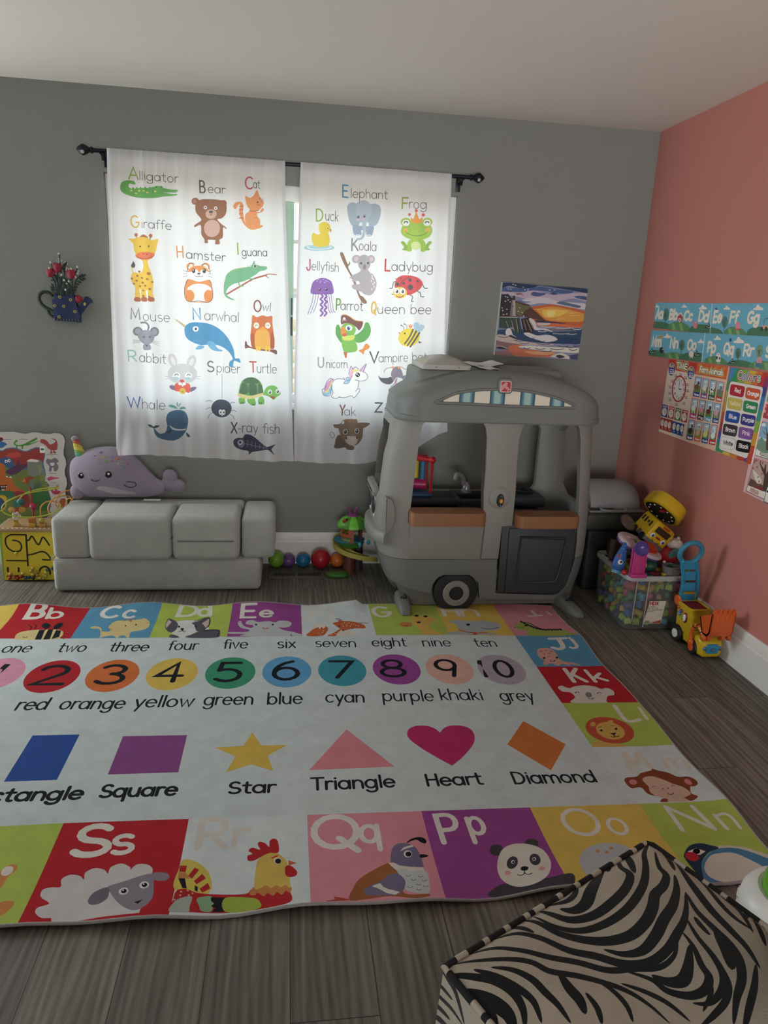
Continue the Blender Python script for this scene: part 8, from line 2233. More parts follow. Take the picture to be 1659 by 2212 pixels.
art('badge', sq, 'e9e4e0', sh, lambda x, z, d: Vector((x, -.7525 - d, z)), mat('printed_sticker'), bd, depth=-.002)
# nose of the camper: grille, headlamps, bumper at the left end
b = B(); bp_ = spline([(-1.488, -.672), (-1.527, -.615), (-1.545, -.52), (-1.550, -.43), (-1.545, -.34), (-1.527, -.255), (-1.49, -.20)], 4); rs = []
for i, (x, y) in enumerate(bp_):
    q0, q1 = bp_[max(0, i - 1)], bp_[min(len(bp_) - 1, i + 1)]; l = math.hypot(q1[0] - q0[0], q1[1] - q0[1]); nx, ny = (q1[1] - q0[1]) / l, -(q1[0] - q0[0]) / l
    rs.append([Vector((x - nx * u, y - ny * u, .368 + v)) for u, v in ((-.03, -.03), (.008, -.031), (.014, -.024), (.015, 0), (.013, .022), (.004, .032), (-.03, .034))])
b.loft(rs); b.done('bumper', wp, van, 50)
for y in (-.50, -.34):
    b = B(); b.disc((-1.529, y, .50), (-1, 0, 0), .05, .006, 28, .07, (0, 0, 1)); hl = b.done('headlamp', mat('lamp_sticker', 'e4e6e4', rough=.3), van)
    b = B(); b.lathe([(.050, 0), (.054, .004), (.050, .007)], (-1.5295, y, .50), 28, (-1, 0, 0)); b.disc((-1.534, y, .49), (-1, 0, 0), .024, .003, 20, .036, (0, 0, 1)); b.done('lamp_ring', plastic('2a2e34'), hl)
b = B(); b.loft([[Vector((-1.530 - d_, y, z)) for y, z in rrect(-.56 + o_, -.28 - o_, .545 + o_, .60 - o_, .02)] for d_, o_ in ((-.012, 0), (.012, .004), (.018, .012))]); b.done('windscreen_sill', wp, van)
# side fairing near the front-left corner
b = B(); q = [(-1.503, .410), (-1.503, .572), (-1.486, .579), (-1.466, .568), (-1.452, .525), (-1.451, .47), (-1.463, .425), (-1.482, .405)]
b.prism(spline(q, 3, True), -.705, -.655, bev=.008); b.done('corner_lamp', wp, van)
# kitchen inside
cy0, cy1 = -.43, -.212
b = B(); b.box(-1.42, -1.07, cy0, cy1, .47, .50, .008); b.box(-.86, -.58, cy0 + .02, cy1, .46, .515, .012)
b.box(-1.07, -.86, cy1 - .03, cy1, .46, .505, .005); b.box(-1.07, -.86, cy0, cy0 + .03, .44, .505, .006); b.box(-1.075, -1.05, cy0, cy1, .44, .505, .005); b.box(-.875, -.85, cy0, cy1, .44, .505, .005); b.box(-1.05, -.86, cy0 + .02, cy1, .43, .44); ctr = b.done('worktop', dk, van)
b = B(); b.box(-1.42, -.60, cy0 + .03, cy1, .20, .445, .006); b.done('kitchen_base', mat('slate_plastic', '5a5f62', rough=.55), van)
b = B(); b.box(-1.39, -1.02, cy0 + .022, cy0 + .035, .24, .41, .008); b.box(-.97, -.64, cy0 + .022, cy0 + .035, .24, .41, .008); b.done('cupboard_door', mat('slate_plastic'), van)
b = B(); b.lathe([(.030, 0), (.030, .012), (.022, .018), (.020, .04), (.012, .05), (.012, .058)], (-.985, -.245, .502), 18); b.tube([(-1.0, -.245, .545), (-1.01, -.25, .585), (-1.03, -.255, .603), (-1.05, -.26, .60), (-1.056, -.262, .575)], .013, 10, smooth=4); b.done('tap', mat('silver_plastic', '9a9da0', rough=.3, metal=.4), van)
b = B()
for x in (-.78, -.665):
    for r in (.05, .03): b.tube([(x + r * math.cos(t * PI / 8), -.28 + r * math.sin(t * PI / 8), .524) for t in range(16)], .006, 6, True)
    for a in range(4): b.tube([(x, -.28, .526), (x + .055 * math.cos(a * PI / 2), -.28 + .055 * math.sin(a * PI / 2), .522)], .005, 6)
b.done('hob_grate', plastic('1d2023'), van)
# things lying on and in the camper
tr = thing('roof_tray', 'clear domed plastic lid lying upside on the left end of camper roof', 'lid', (-1.2, -.42, 1.194))
frost = mat('frosted_lid', 'd2d2cc', rough=.25, spec=.5, trans=.35)
b = B(); b.loft([[Vector((x, y, z)) for x, y in rrect(-1.338 + o_, -1.095 - o_, -.60 + o_, -.27 - o_, .02)] for z, o_ in ((1.193, .002), (1.214, .0), (1.217, .003), (1.217, .012))]); b.done('tray_rim', frost, tr)
b = B(); b.loft([[Vector((x, y, z)) for x, y in rrect(-1.330 + o_ * .85, -1.103 - o_ * .85, -.59 + o_ * 1.2, -.28 - o_ * 1.2, max(.015, .04 - o_ * .2))] for z, o_ in ((1.2165, .002), (1.228, .02), (1.242, .05), (1.252, .085), (1.256, .125))]); b.done('dome', frost, tr)
for x in (-1.27, -1.16): B().disc((x, -.601, 1.205), (0, -1, 0), .003, .002, 8).done('pin', plastic('4a4a48'), tr)
paper = mat('white_paper', 'e6e6ea', rough=.7, trans=.2)
pp = None
for i, (x0, x1, y0, y1, z, tl, lab) in enumerate(((-1.055, -.90, -.46, -.26, 1.209, .012, 'white sheet of paper curling up on camper roof beside the vent box'), (-1.055, -.955, -.60, -.47, 1.206, -.004, 'small white paper scrap wedged against the domed lid on camper roof'))):
    b = B(); n = 8; rows = []
    for j in range(n + 1):
        x = x0 + (x1 - x0) * j / n; zz = z + tl * (j / n) ** 3 + .003 * math.sin(j * 1.1 + i)
        rows.append([Vector((x, y0 - .01 * j / n, zz)), Vector((x, y1, zz + .004)), Vector((x, y1, zz + .0025)), Vector((x, y0 - .01 * j / n, zz - .0015))])
    b.loft(rows); tag(b.done('paper_sheet', paper), lab, 'paper', 'papers on the camper roof')
tb = thing('toy_swing', 'red topped toddler toy with yellow and pink rollers standing on camper worktop', 'toy', (-1.25, -.30, .50))
RD = plastic('b8232b')
b = B(); b.tube([(-1.335, -.30, .705), (-1.21, -.345, .700)], .012, 10); b.tube([(-1.335, -.30, .715), (-1.21, -.345, .700)], .012, 10); b.ell((-1.207, -.346, .700), (.019, .019, .019)); b.tube([(-1.32, -.24, .705), (-1.22, -.27, .700)], .012, 10); b.done('top_bar', RD, tb)
b = B(); b.tube([(-1.212, -.345, .695), (-1.212, -.345, .51)], .004, 8); b.tube([(-1.203, -.345, .695), (-1.203, -.345, .51)], .004, 8); b.tube([(-1.22, -.27, .695), (-1.22, -.27, .51)], .006, 8); b.done('post', RD, tb)
b = B(); b.box(-1.34, -1.20, -.37, -.24, .50, .522, .01); b.done('base', plastic('2c5a7a'), tb)
b = B(); b.cyl((-1.33, -.30, .56), (-1.232, -.31, .56), .028, n=18); b.done('roller', plastic('a3215c'), tb)
b = B(); b.cyl((-1.285, -.30, .595), (-1.285, -.30, .69), .014, n=14); b.done('spinner', plastic('d2c437'), tb)
b = B(); b.cyl((-1.248, -.30, .585), (-1.248, -.30, .69), .018, n=14); b.done('spinner', plastic('38708f'), tb)
# ---------------------------------------------------------------- sofa
plush = mat('grey_plush', 'a7aca7', rough=.95, spec=.1, bump=.9, bscale=160, var=.10, vscale=11, sheen=.4)
seam = mat('dark_seam', '6f726f', rough=.9)
sofa = thing('toddler_sofa', 'low light grey plush toddler sofa with two seat blocks between arms', 'sofa', (-2.6, -.25, 0))
def soft(b, x0, x1, y0, y1, z0, z1, bev=.028, puff=.004):
    t = bmesh.new(); bmesh.ops.create_cube(t, size=1.0)
    bmesh.ops.subdivide_edges(t, edges=t.edges[:], cuts=1, use_grid_fill=True)
    for v in t.verts:
        c = v.co * 2; k = [1 + puff * 8 * (1 - c[(i + 1) % 3] ** 2) * (1 - c[(i + 2) % 3] ** 2) * (.02 / max(.05, (x1 - x0, y1 - y0, z1 - z0)[i])) * 6 for i in range(3)]
        v.co = Vector(((x0 + x1) / 2 + c.x * (x1 - x0) / 2 * k[0], (y0 + y1) / 2 + c.y * (y1 - y0) / 2 * k[1], (z0 + z1) / 2 + c.z * (z1 - z0) / 2 * k[2]))
    ed = [e for e in t.edges if len(e.link_faces) == 2 and e.calc_face_angle() > .8]
    bmesh.ops.bevel(t, geom=ed, offset=bev, segments=4, profile=.5, affect='EDGES'); b._merge(t)
def soften(o, k=2):
    return o
b = B(); soft(b, -3.146, -2.108, -.44, -.075, .003, .182); b.done('base_block', plush, sofa, 60)
b = B(); soft(b, -3.138, -2.958, -.438, -.075, .18, .398); b.done('arm_block', plush, sofa, 60)
b = B(); soft(b, -2.205, -2.035, -.438, -.075, .18, .402); b.done('arm_block', plush, sofa, 60)
b = B(); soft(b, -2.958, -2.208, -.175, -.065, .18, .404, .02); b.done('back_block', plush, sofa, 60)
for x0, x1 in ((-2.958, -2.552), (-2.552, -2.212)):
    b = B(); soft(b, x0 + .003, x1 - .003, -.475, -.175, .184, .412, .032); cu_ = b.done('seat_block', plush, sofa, 60)
    b = B(); b.box(x1 - .0045, x1 + .0005, -.455, -.19, .288, .297, .002) if x0 < -2.8 else b.box(x0 + .03, x1 - .03, -.4795, -.4745, .284, .292, .002); b.done('seam', seam, cu_)
b = B(); b.tube([(-3.148, -.43, .178), (-3.148, -.09, .178)], .004, 6); b.tube([(-3.13, -.442, .179), (-2.96, -.442, .181)], .003, 6); b.done('piping', plush, sofa)
# ---------------------------------------------------------------- plush whale on the sofa
vel = mat('lavender_velour', '958c9e', rough=.95, spec=.1, bump=.5, bscale=200, sheen=.3, var=.05, vscale=9)
wh = thing('plush_narwhal', 'large lavender plush narwhal with rainbow horn lying on the grey sofa back', 'plush toy', (-2.9, -.14, .40))
def blob(rings, n=20):
    """rings: centre (x, y, z), half height, half depth"""
    b = B(); rs = []
    for i, (x, y, z, h, d) in enumerate(rings):
        rs.append([Vector((x, y + d * math.sin(2 * PI * j / n), z + h * math.cos(2 * PI * j / n))) for j in range(n)])
    b.loft(rs); return b
body = spline([(-3.118, -.155, .540, .010, .01), (-3.113, -.155, .540, .055, .045), (-3.095, -.155, .537, .085, .075), (-3.04, -.155, .537, .122, .10), (-2.97, -.155, .547, .135, .115), (-2.88, -.155, .547, .138, .115), (-2.80, -.155, .53, .118, .10), (-2.74, -.155, .50, .088, .075), (-2.69, -.155, .475, .055, .05), (-2.66, -.155, .468, .040, .038), (-2.635, -.155, .470, .030, .03)], 4)
b = blob(body, 26); bo = b.done('body', vel, wh, 60)
b = B(); b.ell((-2.605, -.155, .525), (.040, .030, .042)); b.ell((-2.612, -.155, .49), (.042, .032, .04)); b.ell((-2.572, -.155, .478), (.048, .032, .036)); b.done('tail', vel, wh, 60)
def whale_y(x, z):
    for a, c in zip(body, body[1:]):
        if a[0] <= x <= c[0]:
            t = (x - a[0]) / (c[0] - a[0]); zc, h, d = [a[i] + (c[i] - a[i]) * t for i in (2, 3, 4)]
            return -.155 - d * math.sqrt(max(0, 1 - min(1, ((z - zc) / h) ** 2)))
    return -.2
EY = plastic('17191d', .25)
for x, z, r in ((-3.045, .543, .0165), (-2.905, .553, .0185)):
    b = B(); y = whale_y(x, z); b.disc((x, y + .004, z), (x + 2.97 if x < -3 else .05, -1, .05), r, .008, 22); e_ = b.done('eye', EY, wh)
    b = B(); b.disc((x + .003, y - .0045, z + .005), (0, -1, .05), r * .3, .002, 10); b.done('eye_glint', plastic('eef0f0'), e_)
b = B(); b.tube([(x, whale_y(x, z) - .001, z) for x, z in spline([(-2.995, .527), (-2.985, .519), (-2.972, .517), (-2.958, .521), (-2.948, .531)], 4)], .0022, 6); b.done('mouth', EY, wh)
b = B(); b.tube([(x, whale_y(x, z) - .001, z) for x, z in spline([(-2.818, .512), (-2.80, .513), (-2.775, .506), (-2.772, .492), (-2.79, .481), (-2.815, .485), (-2.832, .499)], 4)], .002, 6); b.done('fin_stitching', EY, wh)
b = B(); ws = spline([(-2.975, .475, .001), (-2.95, .475, .014), (-2.90, .462, .020), (-2.85, .452, .016), (-2.78, .443, .004)], 3); b.loft([[Vector((x, whale_y(x, z + s) - .002, z + s)) for s in (-h, -h * .5, 0, h * .5, h)] + [Vector((x, whale_y(x, z + s) + .01, z + s)) for s in (h, 0, -h)] for x, z, h in ws]); b.done('belly', mat('pale_velour', 'b4b0b6', rough=.95), wh, 60)
b = B(); b.ell((-3.085, -.19, .445), (.035, .03, .042)); b.done('fin', vel, wh, 60)
hc = ['a04a54', 'b06a40', 'c0b24c', 'c4bc58', '7f9c54', '5f9a8c']
hn = [(-3.052 + .043 * (1 - i / 6) ** 1 * .0 + (i / 6) * -.024, .628 + i * .0165, .032 * (1 - i / 6 * .45)) for i in range(7)]
b = B(); hr = None
horn = None
for i in range(6):
    b = B(); rs = []
    for t in (0, .15, .5, .85, 1):
        x = hn[i][0] + (hn[i + 1][0] - hn[i][0]) * t; z = hn[i][1] + (hn[i + 1][1] - hn[i][1]) * t; r = hn[i][2] + (hn[i + 1][2] - hn[i][2]) * t
        r *= .96 + .06 * math.sin(PI * t); rs.append([Vector((x + r * math.cos(a * PI / 9), -.175 + r * .7 * math.sin(a * PI / 9), z + .010 * math.cos(a * PI / 9 + 2.2))) for a in range(18)])
    b.loft(rs); o = b.done('horn' if i == 0 else 'horn_band', mat('band_' + hc[5 - i], hc[5 - i], rough=.8), wh if i == 0 else horn, 60); horn = horn or o
b = B(); b.ell((-3.078, -.175, .727), (.019, .014, .016)); b.done('horn_tip', vel, horn, 60)
for i, (x, z, c, r) in enumerate(((-2.945, .662, '4f7d94', .007), (-2.925, .641, 'c4a23e', .0055), (-2.975, .645, 'a85f6c', .0045), (-2.915, .620, '74985a', .008), (-2.953, .628, 'b58a5a', .0045), (-2.885, .645, '7f8bb0', .006), (-2.858, .634, 'bd6f40', .008), (-2.838, .617, '7fa06a', .006), (-2.855, .608, 'c4b85a', .0045), (-2.812, .606, 'b0657c', .006), (-2.828, .594, '6c86a8', .0075), (-2.885, .622, 'a06c84', .005))):
    y = whale_y(x, z); b = B(); b.disc((x, y + .003, z), (0, -.8, .6), r, .005, 12); b.done('confetti_spot', mat('felt_' + c, c, rough=.9), bo)
b = B(); b.loft([[Vector((-2.735 + i * .045, -.235 - .01 * i, .414 + .002 * i + q)) for q in (0, .0015)] + [Vector((-2.735 + i * .045, -.255 - .01 * i, .411 + .002 * i + q)) for q in (.0015, 0)] for i in range(3)]); b.done('fabric_tag', mat('white_label_cloth', 'c8c8c4', rough=.8), wh)
wh.location.z += .010; wh.scale.y = .75; wh.location.y = -.095
# ---------------------------------------------------------------- wall pictures
pr = mat('printed_paper', attr=True, rough=0.5, spec=0.35); canvas_m = mat('painted_canvas', attr=True, rough=.6, bump=.3, bscale=500)
def on_right(off): return lambda u, v, d: Vector((-off + d, -u, v))
def poster(key, name, lab, cat, off, group=None, **k):
    o_, base_c, txt = PICS[key]
    o = art(name, outline(o_), base_c, art_shapes(txt), on_right(off), pr, None, depth=off - .0005, extra='e8e4de', **k)
    o.data.transform(Matrix.Translation((off, 0, 0))); o.location = (-off, 0, 0)
    return tag(o, lab, cat, group)
poster('TIME', 'time_poster', 'time poster with red ringed clock face, leftmost of the posters on the rose wall', 'poster', .003)
poster('FARM', 'farm_animals_poster', 'orange farm animals poster with twelve picture cards between time and colors posters', 'poster', .005)
poster('SEASONS', 'seasons_poster', 'pink seasons poster with Spring and Autumn cards at the frame edge', 'poster', .003)
poster('COLORS', 'colors_poster', 'rainbow bordered colors poster with ten coloured name buttons', 'poster', .007)
G_ = 'alphabet border strips on the rose wall'
poster('STRIP_EG', 'alphabet_strip', 'blue alphabet border strip running from Ee to Gg in the upper row', 'border strip', .003, G_)
poster('STRIP_AD', 'alphabet_strip', 'blue alphabet border strip running from Aa to Dd in the upper row', 'border strip', .005, G_)
poster('STRIP_PS', 'alphabet_strip', 'blue alphabet border strip starting at Pp in the lower row', 'border strip', .009, G_)
poster('STRIP_MO', 'alphabet_strip', 'blue alphabet border strip from Mm to Oo in the lower row', 'border strip', .011, G_)
o_, bc, txt = PICS['PAINT']
pt = thing('canvas_painting', 'square canvas painting of a lighthouse cliff and surf at sunset above the camper', 'painting', (-.57, -.012, 1.43))
art('painted_face', outline(o_), bc, art_shapes(txt), lambda u, v, d: Vector((u, -.030 - d, v)), canvas_m, pt)
b = B(); q = outline(o_); b.prism([(x, z) for x, z in q], -.0295, -.001, 'xz'); b.done('stretcher', mat('raw_canvas', 'e2e0dc', rough=.8), pt)
# wavy dinosaur puzzle board leaning on the wall
o_, bc, txt = PICS['BOARD']
pb = thing('dinosaur_puzzle', 'wavy edged dinosaur puzzle board leaning on the wall behind the bead cube', 'puzzle', (-3.4, -.045, 0))
lean = lambda u, v, d: Vector((u, -.038 - .05 * (.75 - v) - d, v))
art('board', outline(o_), bc, art_shapes(txt), lean, mat('printed_board', attr=True, rough=.5), pb, depth=-.012, extra='77736c')
# ---------------------------------------------------------------- watering can wall ornament
wc = thing('watering_can_ornament', 'painted blue watering can wall ornament filled with red tulips and white buds', 'wall ornament', (-3.10, -.02, 1.30))
def wpt(px, py): return (-3.2375 + (px - 250) * (.266 / 1130), 1.326 - (py - 1640) * (.372 / 1640) * 1.0)
bl = mat('blue_paint', '1e2c58', rough=.5); gn = mat('dark_green_paint', '22352f', rough=.6); tl = mat('tulip_red', '8f2438', rough=.6); wb = mat('bud_white', 'b9bdb4', rough=.6); yl = mat('daisy_yellow', 'b8ac5a', rough=.6)
b = B(); b.prism([wpt(*p) for p in ((560, 1610), (550, 1150), (590, 1140), (585, 1045), (1010, 1060), (1030, 1110), (1070, 1300), (1110, 1480), (1110, 1630))], -.03, -.002, bev=.005); can = b.done('can', bl, wc)
b = B(); b.prism([wpt(*p) for p in ((1060, 1305), (1200, 1150), (1215, 1080), (1240, 1055), (1300, 1065), (1360, 1120), (1380, 1180), (1310, 1200), (1100, 1490))], -.026, -.006, bev=.005); b.done('spout', bl, wc)
b = B(); b.tube([(u, -.016, v) for u, v in [wpt(*p) for p in spline([(560, 1080), (480, 1010), (380, 1000), (300, 1050), (270, 1150), (310, 1260), (400, 1340), (500, 1390), (555, 1430)], 4)]], .0085, 8); b.tube([(u, -.016, v) for u, v in [wpt(*p) for p in ((430, 1400), (450, 1460), (500, 1510), (555, 1540))]], .007, 8, smooth=3); b.done('handle', gn, wc)
for i in range(9):
    x, z = wpt(585 + i * 62, 1580); B().ell((x, -.028, z), (.006, .006, .009), 10).done('scallop', mat('slate_paint', '3a4550', rough=.6), can)
for x, y in ((725, 1095), (940, 1145), (605, 1290), (790, 1290), (1015, 1395), (678, 1525)):
    u, v = wpt(x, y); b = B()
    for a in range(6): b.ell((u + .0055 * math.cos(a * PI / 3), -.031, v + .0055 * math.sin(a * PI / 3)), (.003, .002, .003), 8)
    d_ = b.done('daisy', yl, can); B().ell((u, -.0325, v), (.0028, .002, .0028), 8).done('daisy_eye', mat('daisy_eye_olive', '4c4a26'), d_)
u, v = wpt(1225, 1220); B().ell((u, -.028, v), (.006, .003, .009), 8).done('daisy', yl, can)
fol = thing
b = B()
for p in (((650, 1050), (640, 850), (590, 690), (540, 640)), ((720, 1050), (720, 800), (690, 570), (690, 500)), ((800, 1050), (830, 700), (850, 450), (870, 370)), ((960, 1050), (985, 800), (975, 680)), ((980, 1050), (1040, 780), (1130, 640), (1250, 600)), ((880, 1050), (900, 800), (1060, 560), (1110, 450)), ((760, 1050), (770, 600), (760, 350), (762, 180)), ((960, 1000), (1040, 1060)), ((650, 1040), (560, 980), (530, 890)), ((640, 900), (600, 480), (580, 380)), ((820, 1050), (800, 700), (790, 600))):
    b.tube([(u, -.016, v) for u, v in [wpt(*q) for q in p]], .0028, 6, smooth=3)
b.done('stems', gn, wc)
def leafs(lst, name):
    for x, y, a, s in lst:
        u, v = wpt(x, y); B().ell((u, -.018, v), (.013 * s, .003, .0055 * s), 10, Matrix.Rotation(math.radians(a), 3, 'Y')).done(name, gn, wc)
leafs([(1190, 610, -60, .8), (1240, 605, -30, .9), (1230, 670, 20, .9), (1180, 700, 20, .9), (1130, 750, 15, .9), (1080, 800, 15, .9), (1050, 860, 10, .9), (1020, 920, 10, .9), (570, 890, 10, 1), (575, 940, 20, 1), (580, 735, -10, .8), (575, 840, 50, .8), (860, 390, -50, 1.3), (830, 450, -60, 1.2), (840, 500, -80, 1), (1000, 975, 0, .8), (1150, 640, -70, .8), (660, 700, 80, 1.6), (740, 760, 80, 1.8), (700, 900, 85, 2.2), (820, 880, 80, 2.2), (930, 900, 80, 2), (880, 980, 85, 2), (760, 990, 85, 2.2), (660, 960, 80, 2), (870, 760, 80, 1.6)], 'leaf')
for x, y, a, s in ((550, 590, 35, 1), (700, 480, 5, 1.1), (975, 600, 0, 1.1), (1090, 1115, 140, .85)):
    u, v = wpt(x, y); R_ = Matrix.Rotation(math.radians(a), 3, 'Y') if True else None; b = B()
    for k in (-1, 0, 1):
        b.ell(Vector((u, -.022 - .004 * (k == 0), v)) + R_ @ Vector((k * .008, 0, .002)), (.0125 * s, .009, .0215 * s), 12, R_ @ Matrix.Rotation(k * .22, 3, 'Y'))
    b.done('tulip', tl, wc)
for x, y, s in ((580, 365, 1), (548, 487, 1.1), (785, 615, 1), (990, 475, 1), (1120, 430, 1.1), (1135, 520, .9), (1120, 572, 1), (1070, 648, .9), (830, 725, .9), (925, 745, .9), (880, 797, .7), (845, 930, .9), (762, 170, .9), (755, 280, .6), (815, 305, .6), (720, 330, .5), (760, 325, .5), (795, 330, .5), (750, 362, .5), (880, 340, .6), (925, 380, .6), (850, 355, .5), (905, 470, .7), (940, 490, .7), (890, 505, .7), (830, 605, .4)):
    u, v = wpt(x, y); B().ell((u, -.024, v), (.006 * s, .006 * s, .007 * s), 10).done('bud', wb, wc)
# ---------------------------------------------------------------- bead cube
bc_ = thing('activity_cube', 'yellow fronted wooden bead maze cube beside the grey sofa', 'toy', (-3.31, -.14, 0))
CX0, CX1, CYF, CYB = -3.452, -3.158, -.272, -.085
b = B(); b.box(CX0 + .004, CX1 - .004, CYF + .004, CYB, .004, .272, .002); b.done('box_body', mat('lime_panel', '7aa02e', rough=.5), bc_)
o_, bcol, txt = PICS['CUBE']
art('front_panel', outline(o_), bcol, art_shapes(txt), lambda u, v, d: Vector((max(CX0 + .012, min(u, CX1)), CYF - .001 - d, max(.006, min(v, .274)))), mat('painted_panel', attr=True, rough=.45), bc_, depth=-.006, extra='bda62c')
b = B(); b.box(CX0 - .010, CX1 + .004, CYF - .010, CYB + .004, .272, .292, .004); top_ = b.done('top_board', mat('pale_wood', 'a58a63', rough=.5, var=.1, vscale=10, stretch=(1, 8, 8)), bc_)
tk = []
for i in range(26): tk.append(('3c2a26' if i % 2 else 'd8c8b0', [[(CX0 + .002 + i * .0112, CYF - .006), (CX0 + .0132 + i * .0112, CYF - .006), (CX0 + .0132 + i * .0112, CYF + .003), (CX0 + .002 + i * .0112, CYF + .003)]]))
for i in range(14): tk.append(('3c2a26' if i % 2 else 'd8c8b0', [[(CX0 - .004, CYF + .006 + i * .0125), (CX0 + .006, CYF + .006 + i * .0125), (CX0 + .006, CYF + .0185 + i * .0125), (CX0 - .004, CYF + .0185 + i * .0125)]]))
art('dashed_border', rrect(CX0 - .006, CX1, CYF - .0065, CYB, .004), 'a58a63', tk, lambda u, v, d: Vector((u, v, .2926)), mat('painted_panel'), top_)
def cpt(px, py): k = .294 / 600; return (CX0 + .012 + (px - 30) * (.2850 / 600), .006 + (1945 - py) * (.268 / 577))
for x, y, c in ((180, 1622, 'b8ae4a'), (100, 1870, 'a8843c'), (88, 1915, '9c3028'), (132, 1905, 'a86a34'), (170, 1918, '9c3028'), (206, 1898, '9c3028'), (230, 1862, 'b0a838'), (252, 1915, '2c5660'), (292, 1908, '243a48'), (334, 1915, '1c2a38'), (340, 1798, 'b89c46'), (322, 1832, 'a88a40'), (334, 1870, 'b8b044'), (390, 1845, '8a7a40'), (380, 1880, 'a8823c'), (402, 1915, 'b8ac50'), (442, 1920, 'a8a04a'), (468, 1892, 'a8a04a'), (474, 1852, 'b8b044'), (490, 1815, '3c5a6a'), (548, 1800, '2c4a48'), (582, 1830, '3c6a80'), (586, 1880, '8a7a78')):
    u, v = cpt(x, y); B().ell((u, CYF - .008, v), .0095, 12).done('bead', plastic(c, .4), bc_)
YT = .293
yg = mat('lime_wire', 'a3b03c', rough=.35); og = mat('orange_wire', 'c98f48', rough=.35)
def cxp(px): return CX0 + .012 + (px - 30) * (.285 / 600)
def wire(pts, mt): b = B(); b.tube(pts, .0034, 8, smooth=5); return b.done('wire', mt, bc_)
def zt(py): return YT + (1290 - py) * .00047
wire([(cxp(200), -.19, zt(1010)), (cxp(260), -.17, zt(950)), (cxp(420), -.16, zt(905)), (cxp(590), -.15, zt(890)), (cxp(560), -.17, zt(900)), (cxp(300), -.2, zt(935)), (cxp(130), -.23, zt(1000)), (cxp(60), -.25, zt(1070)), (cxp(110), -.262, zt(1140)), (cxp(260), -.265, zt(1170)), (cxp(420), -.262, zt(1168)), (cxp(560), -.25, zt(1140)), (cxp(625), -.22, zt(1110)), (cxp(630), -.2, zt(1060)), (cxp(600), -.19, zt(1045))], yg)
wire([(cxp(440), -.23, YT), (cxp(436), -.23, zt(1130)), (cxp(450), -.22, zt(1060)), (cxp(520), -.21, zt(1020)), (cxp(600), -.19, zt(1045)), (cxp(632), -.17, zt(1110)), (cxp(620), -.16, zt(1160))], og)
wire([(cxp(580), -.24, YT), (cxp(540), -.24, zt(1160)), (cxp(520), -.23, zt(1080)), (cxp(560), -.2, zt(1000)), (cxp(630), -.18, zt(975)), (cxp(690), -.16, zt(985)), (cxp(720), -.14, zt(1025)), (cxp(655), -.13, zt(1055)), (cxp(615), -.13, YT)], og)
wire([(cxp(590), -.17, zt(1120)), (cxp(560), -.17, zt(1060)), (cxp(600), -.15, zt(970)), (cxp(690), -.13, zt(935)), (cxp(760), -.12, zt(950)), (cxp(785), -.11, zt(1000)), (cxp(710), -.1, zt(1045)), (cxp(620), -.1, zt(1180))], og)
def bead(sh, c, n): return sh.done(n, plastic(c, .45), bc_)
b = B(); b.box(cxp(318), cxp(390), -.262, -.232, YT, YT + .022, .003); bead(b, 'b8943e', 'block'); b = B(); b.box(cxp(322), cxp(388), -.26, -.234, YT + .0225, YT + .046, .003); bead(b, 'b06a34', 'block')
b = B(); b.box(cxp(430), cxp(496), -.262, -.236, YT, YT + .020, .003); bead(b, 'b8843e', 'block'); b = B(); b.ell((cxp(458), -.249, YT + .034), (.0145, .0145, .014), 14); bead(b, 'a8983c', 'ball')
b = B(); b.cyl((cxp(330), -.19, YT), (cxp(325), -.19, zt(870)), .0045, n=10); bead(b, '9c2f3a', 'spindle'); b = B(); b.lathe([(.003, 0), (.018, .03), (.016, .042), (.004, .048)], (cxp(345), -.2, zt(1150)), 14); bead(b, 'a03050', 'cone_bead')
b = B(); b.prism(spline([(cxp(150), YT), (cxp(165), YT + .022), (cxp(155), YT + .035), (cxp(180), YT + .03), (cxp(205), YT + .038), (cxp(200), YT + .02), (cxp(225), YT + .004), (cxp(190), YT + .006)], 3, True), -.25, -.235, bev=.002); bead(b, 'b89a44', 'star')
b = B()
for a in range(5): b.ell((cxp(195) + .014 * math.cos(a * 2 * PI / 5), -.243, YT + .056 + .014 * math.sin(a * 2 * PI / 5)), (.010, .005, .010), 10)
bead(b, 'c8c4bc', 'flower')
b = B(); b.lathe([(.004, 0), (.017, .003), (.004, .008)], (cxp(155), -.245, zt(1100)), 16, (0, -1, 0)); bead(b, 'c0a05a', 'sun_disc')
b = B(); b.ell((cxp(215), -.19, zt(1040)), (.022, .012, .018), 10); bead(b, '2f6a68', 'leaf_bead')
b = B(); b.ell((cxp(585), -.235, YT + .03), (.013, .013, .013), 14); bead(b, '3f6a3c', 'ball')
b = B(); b.box(cxp(600), cxp(640), -.24, -.215, YT + .018, YT + .04, .004); bead(b, 'a0a040', 'block')
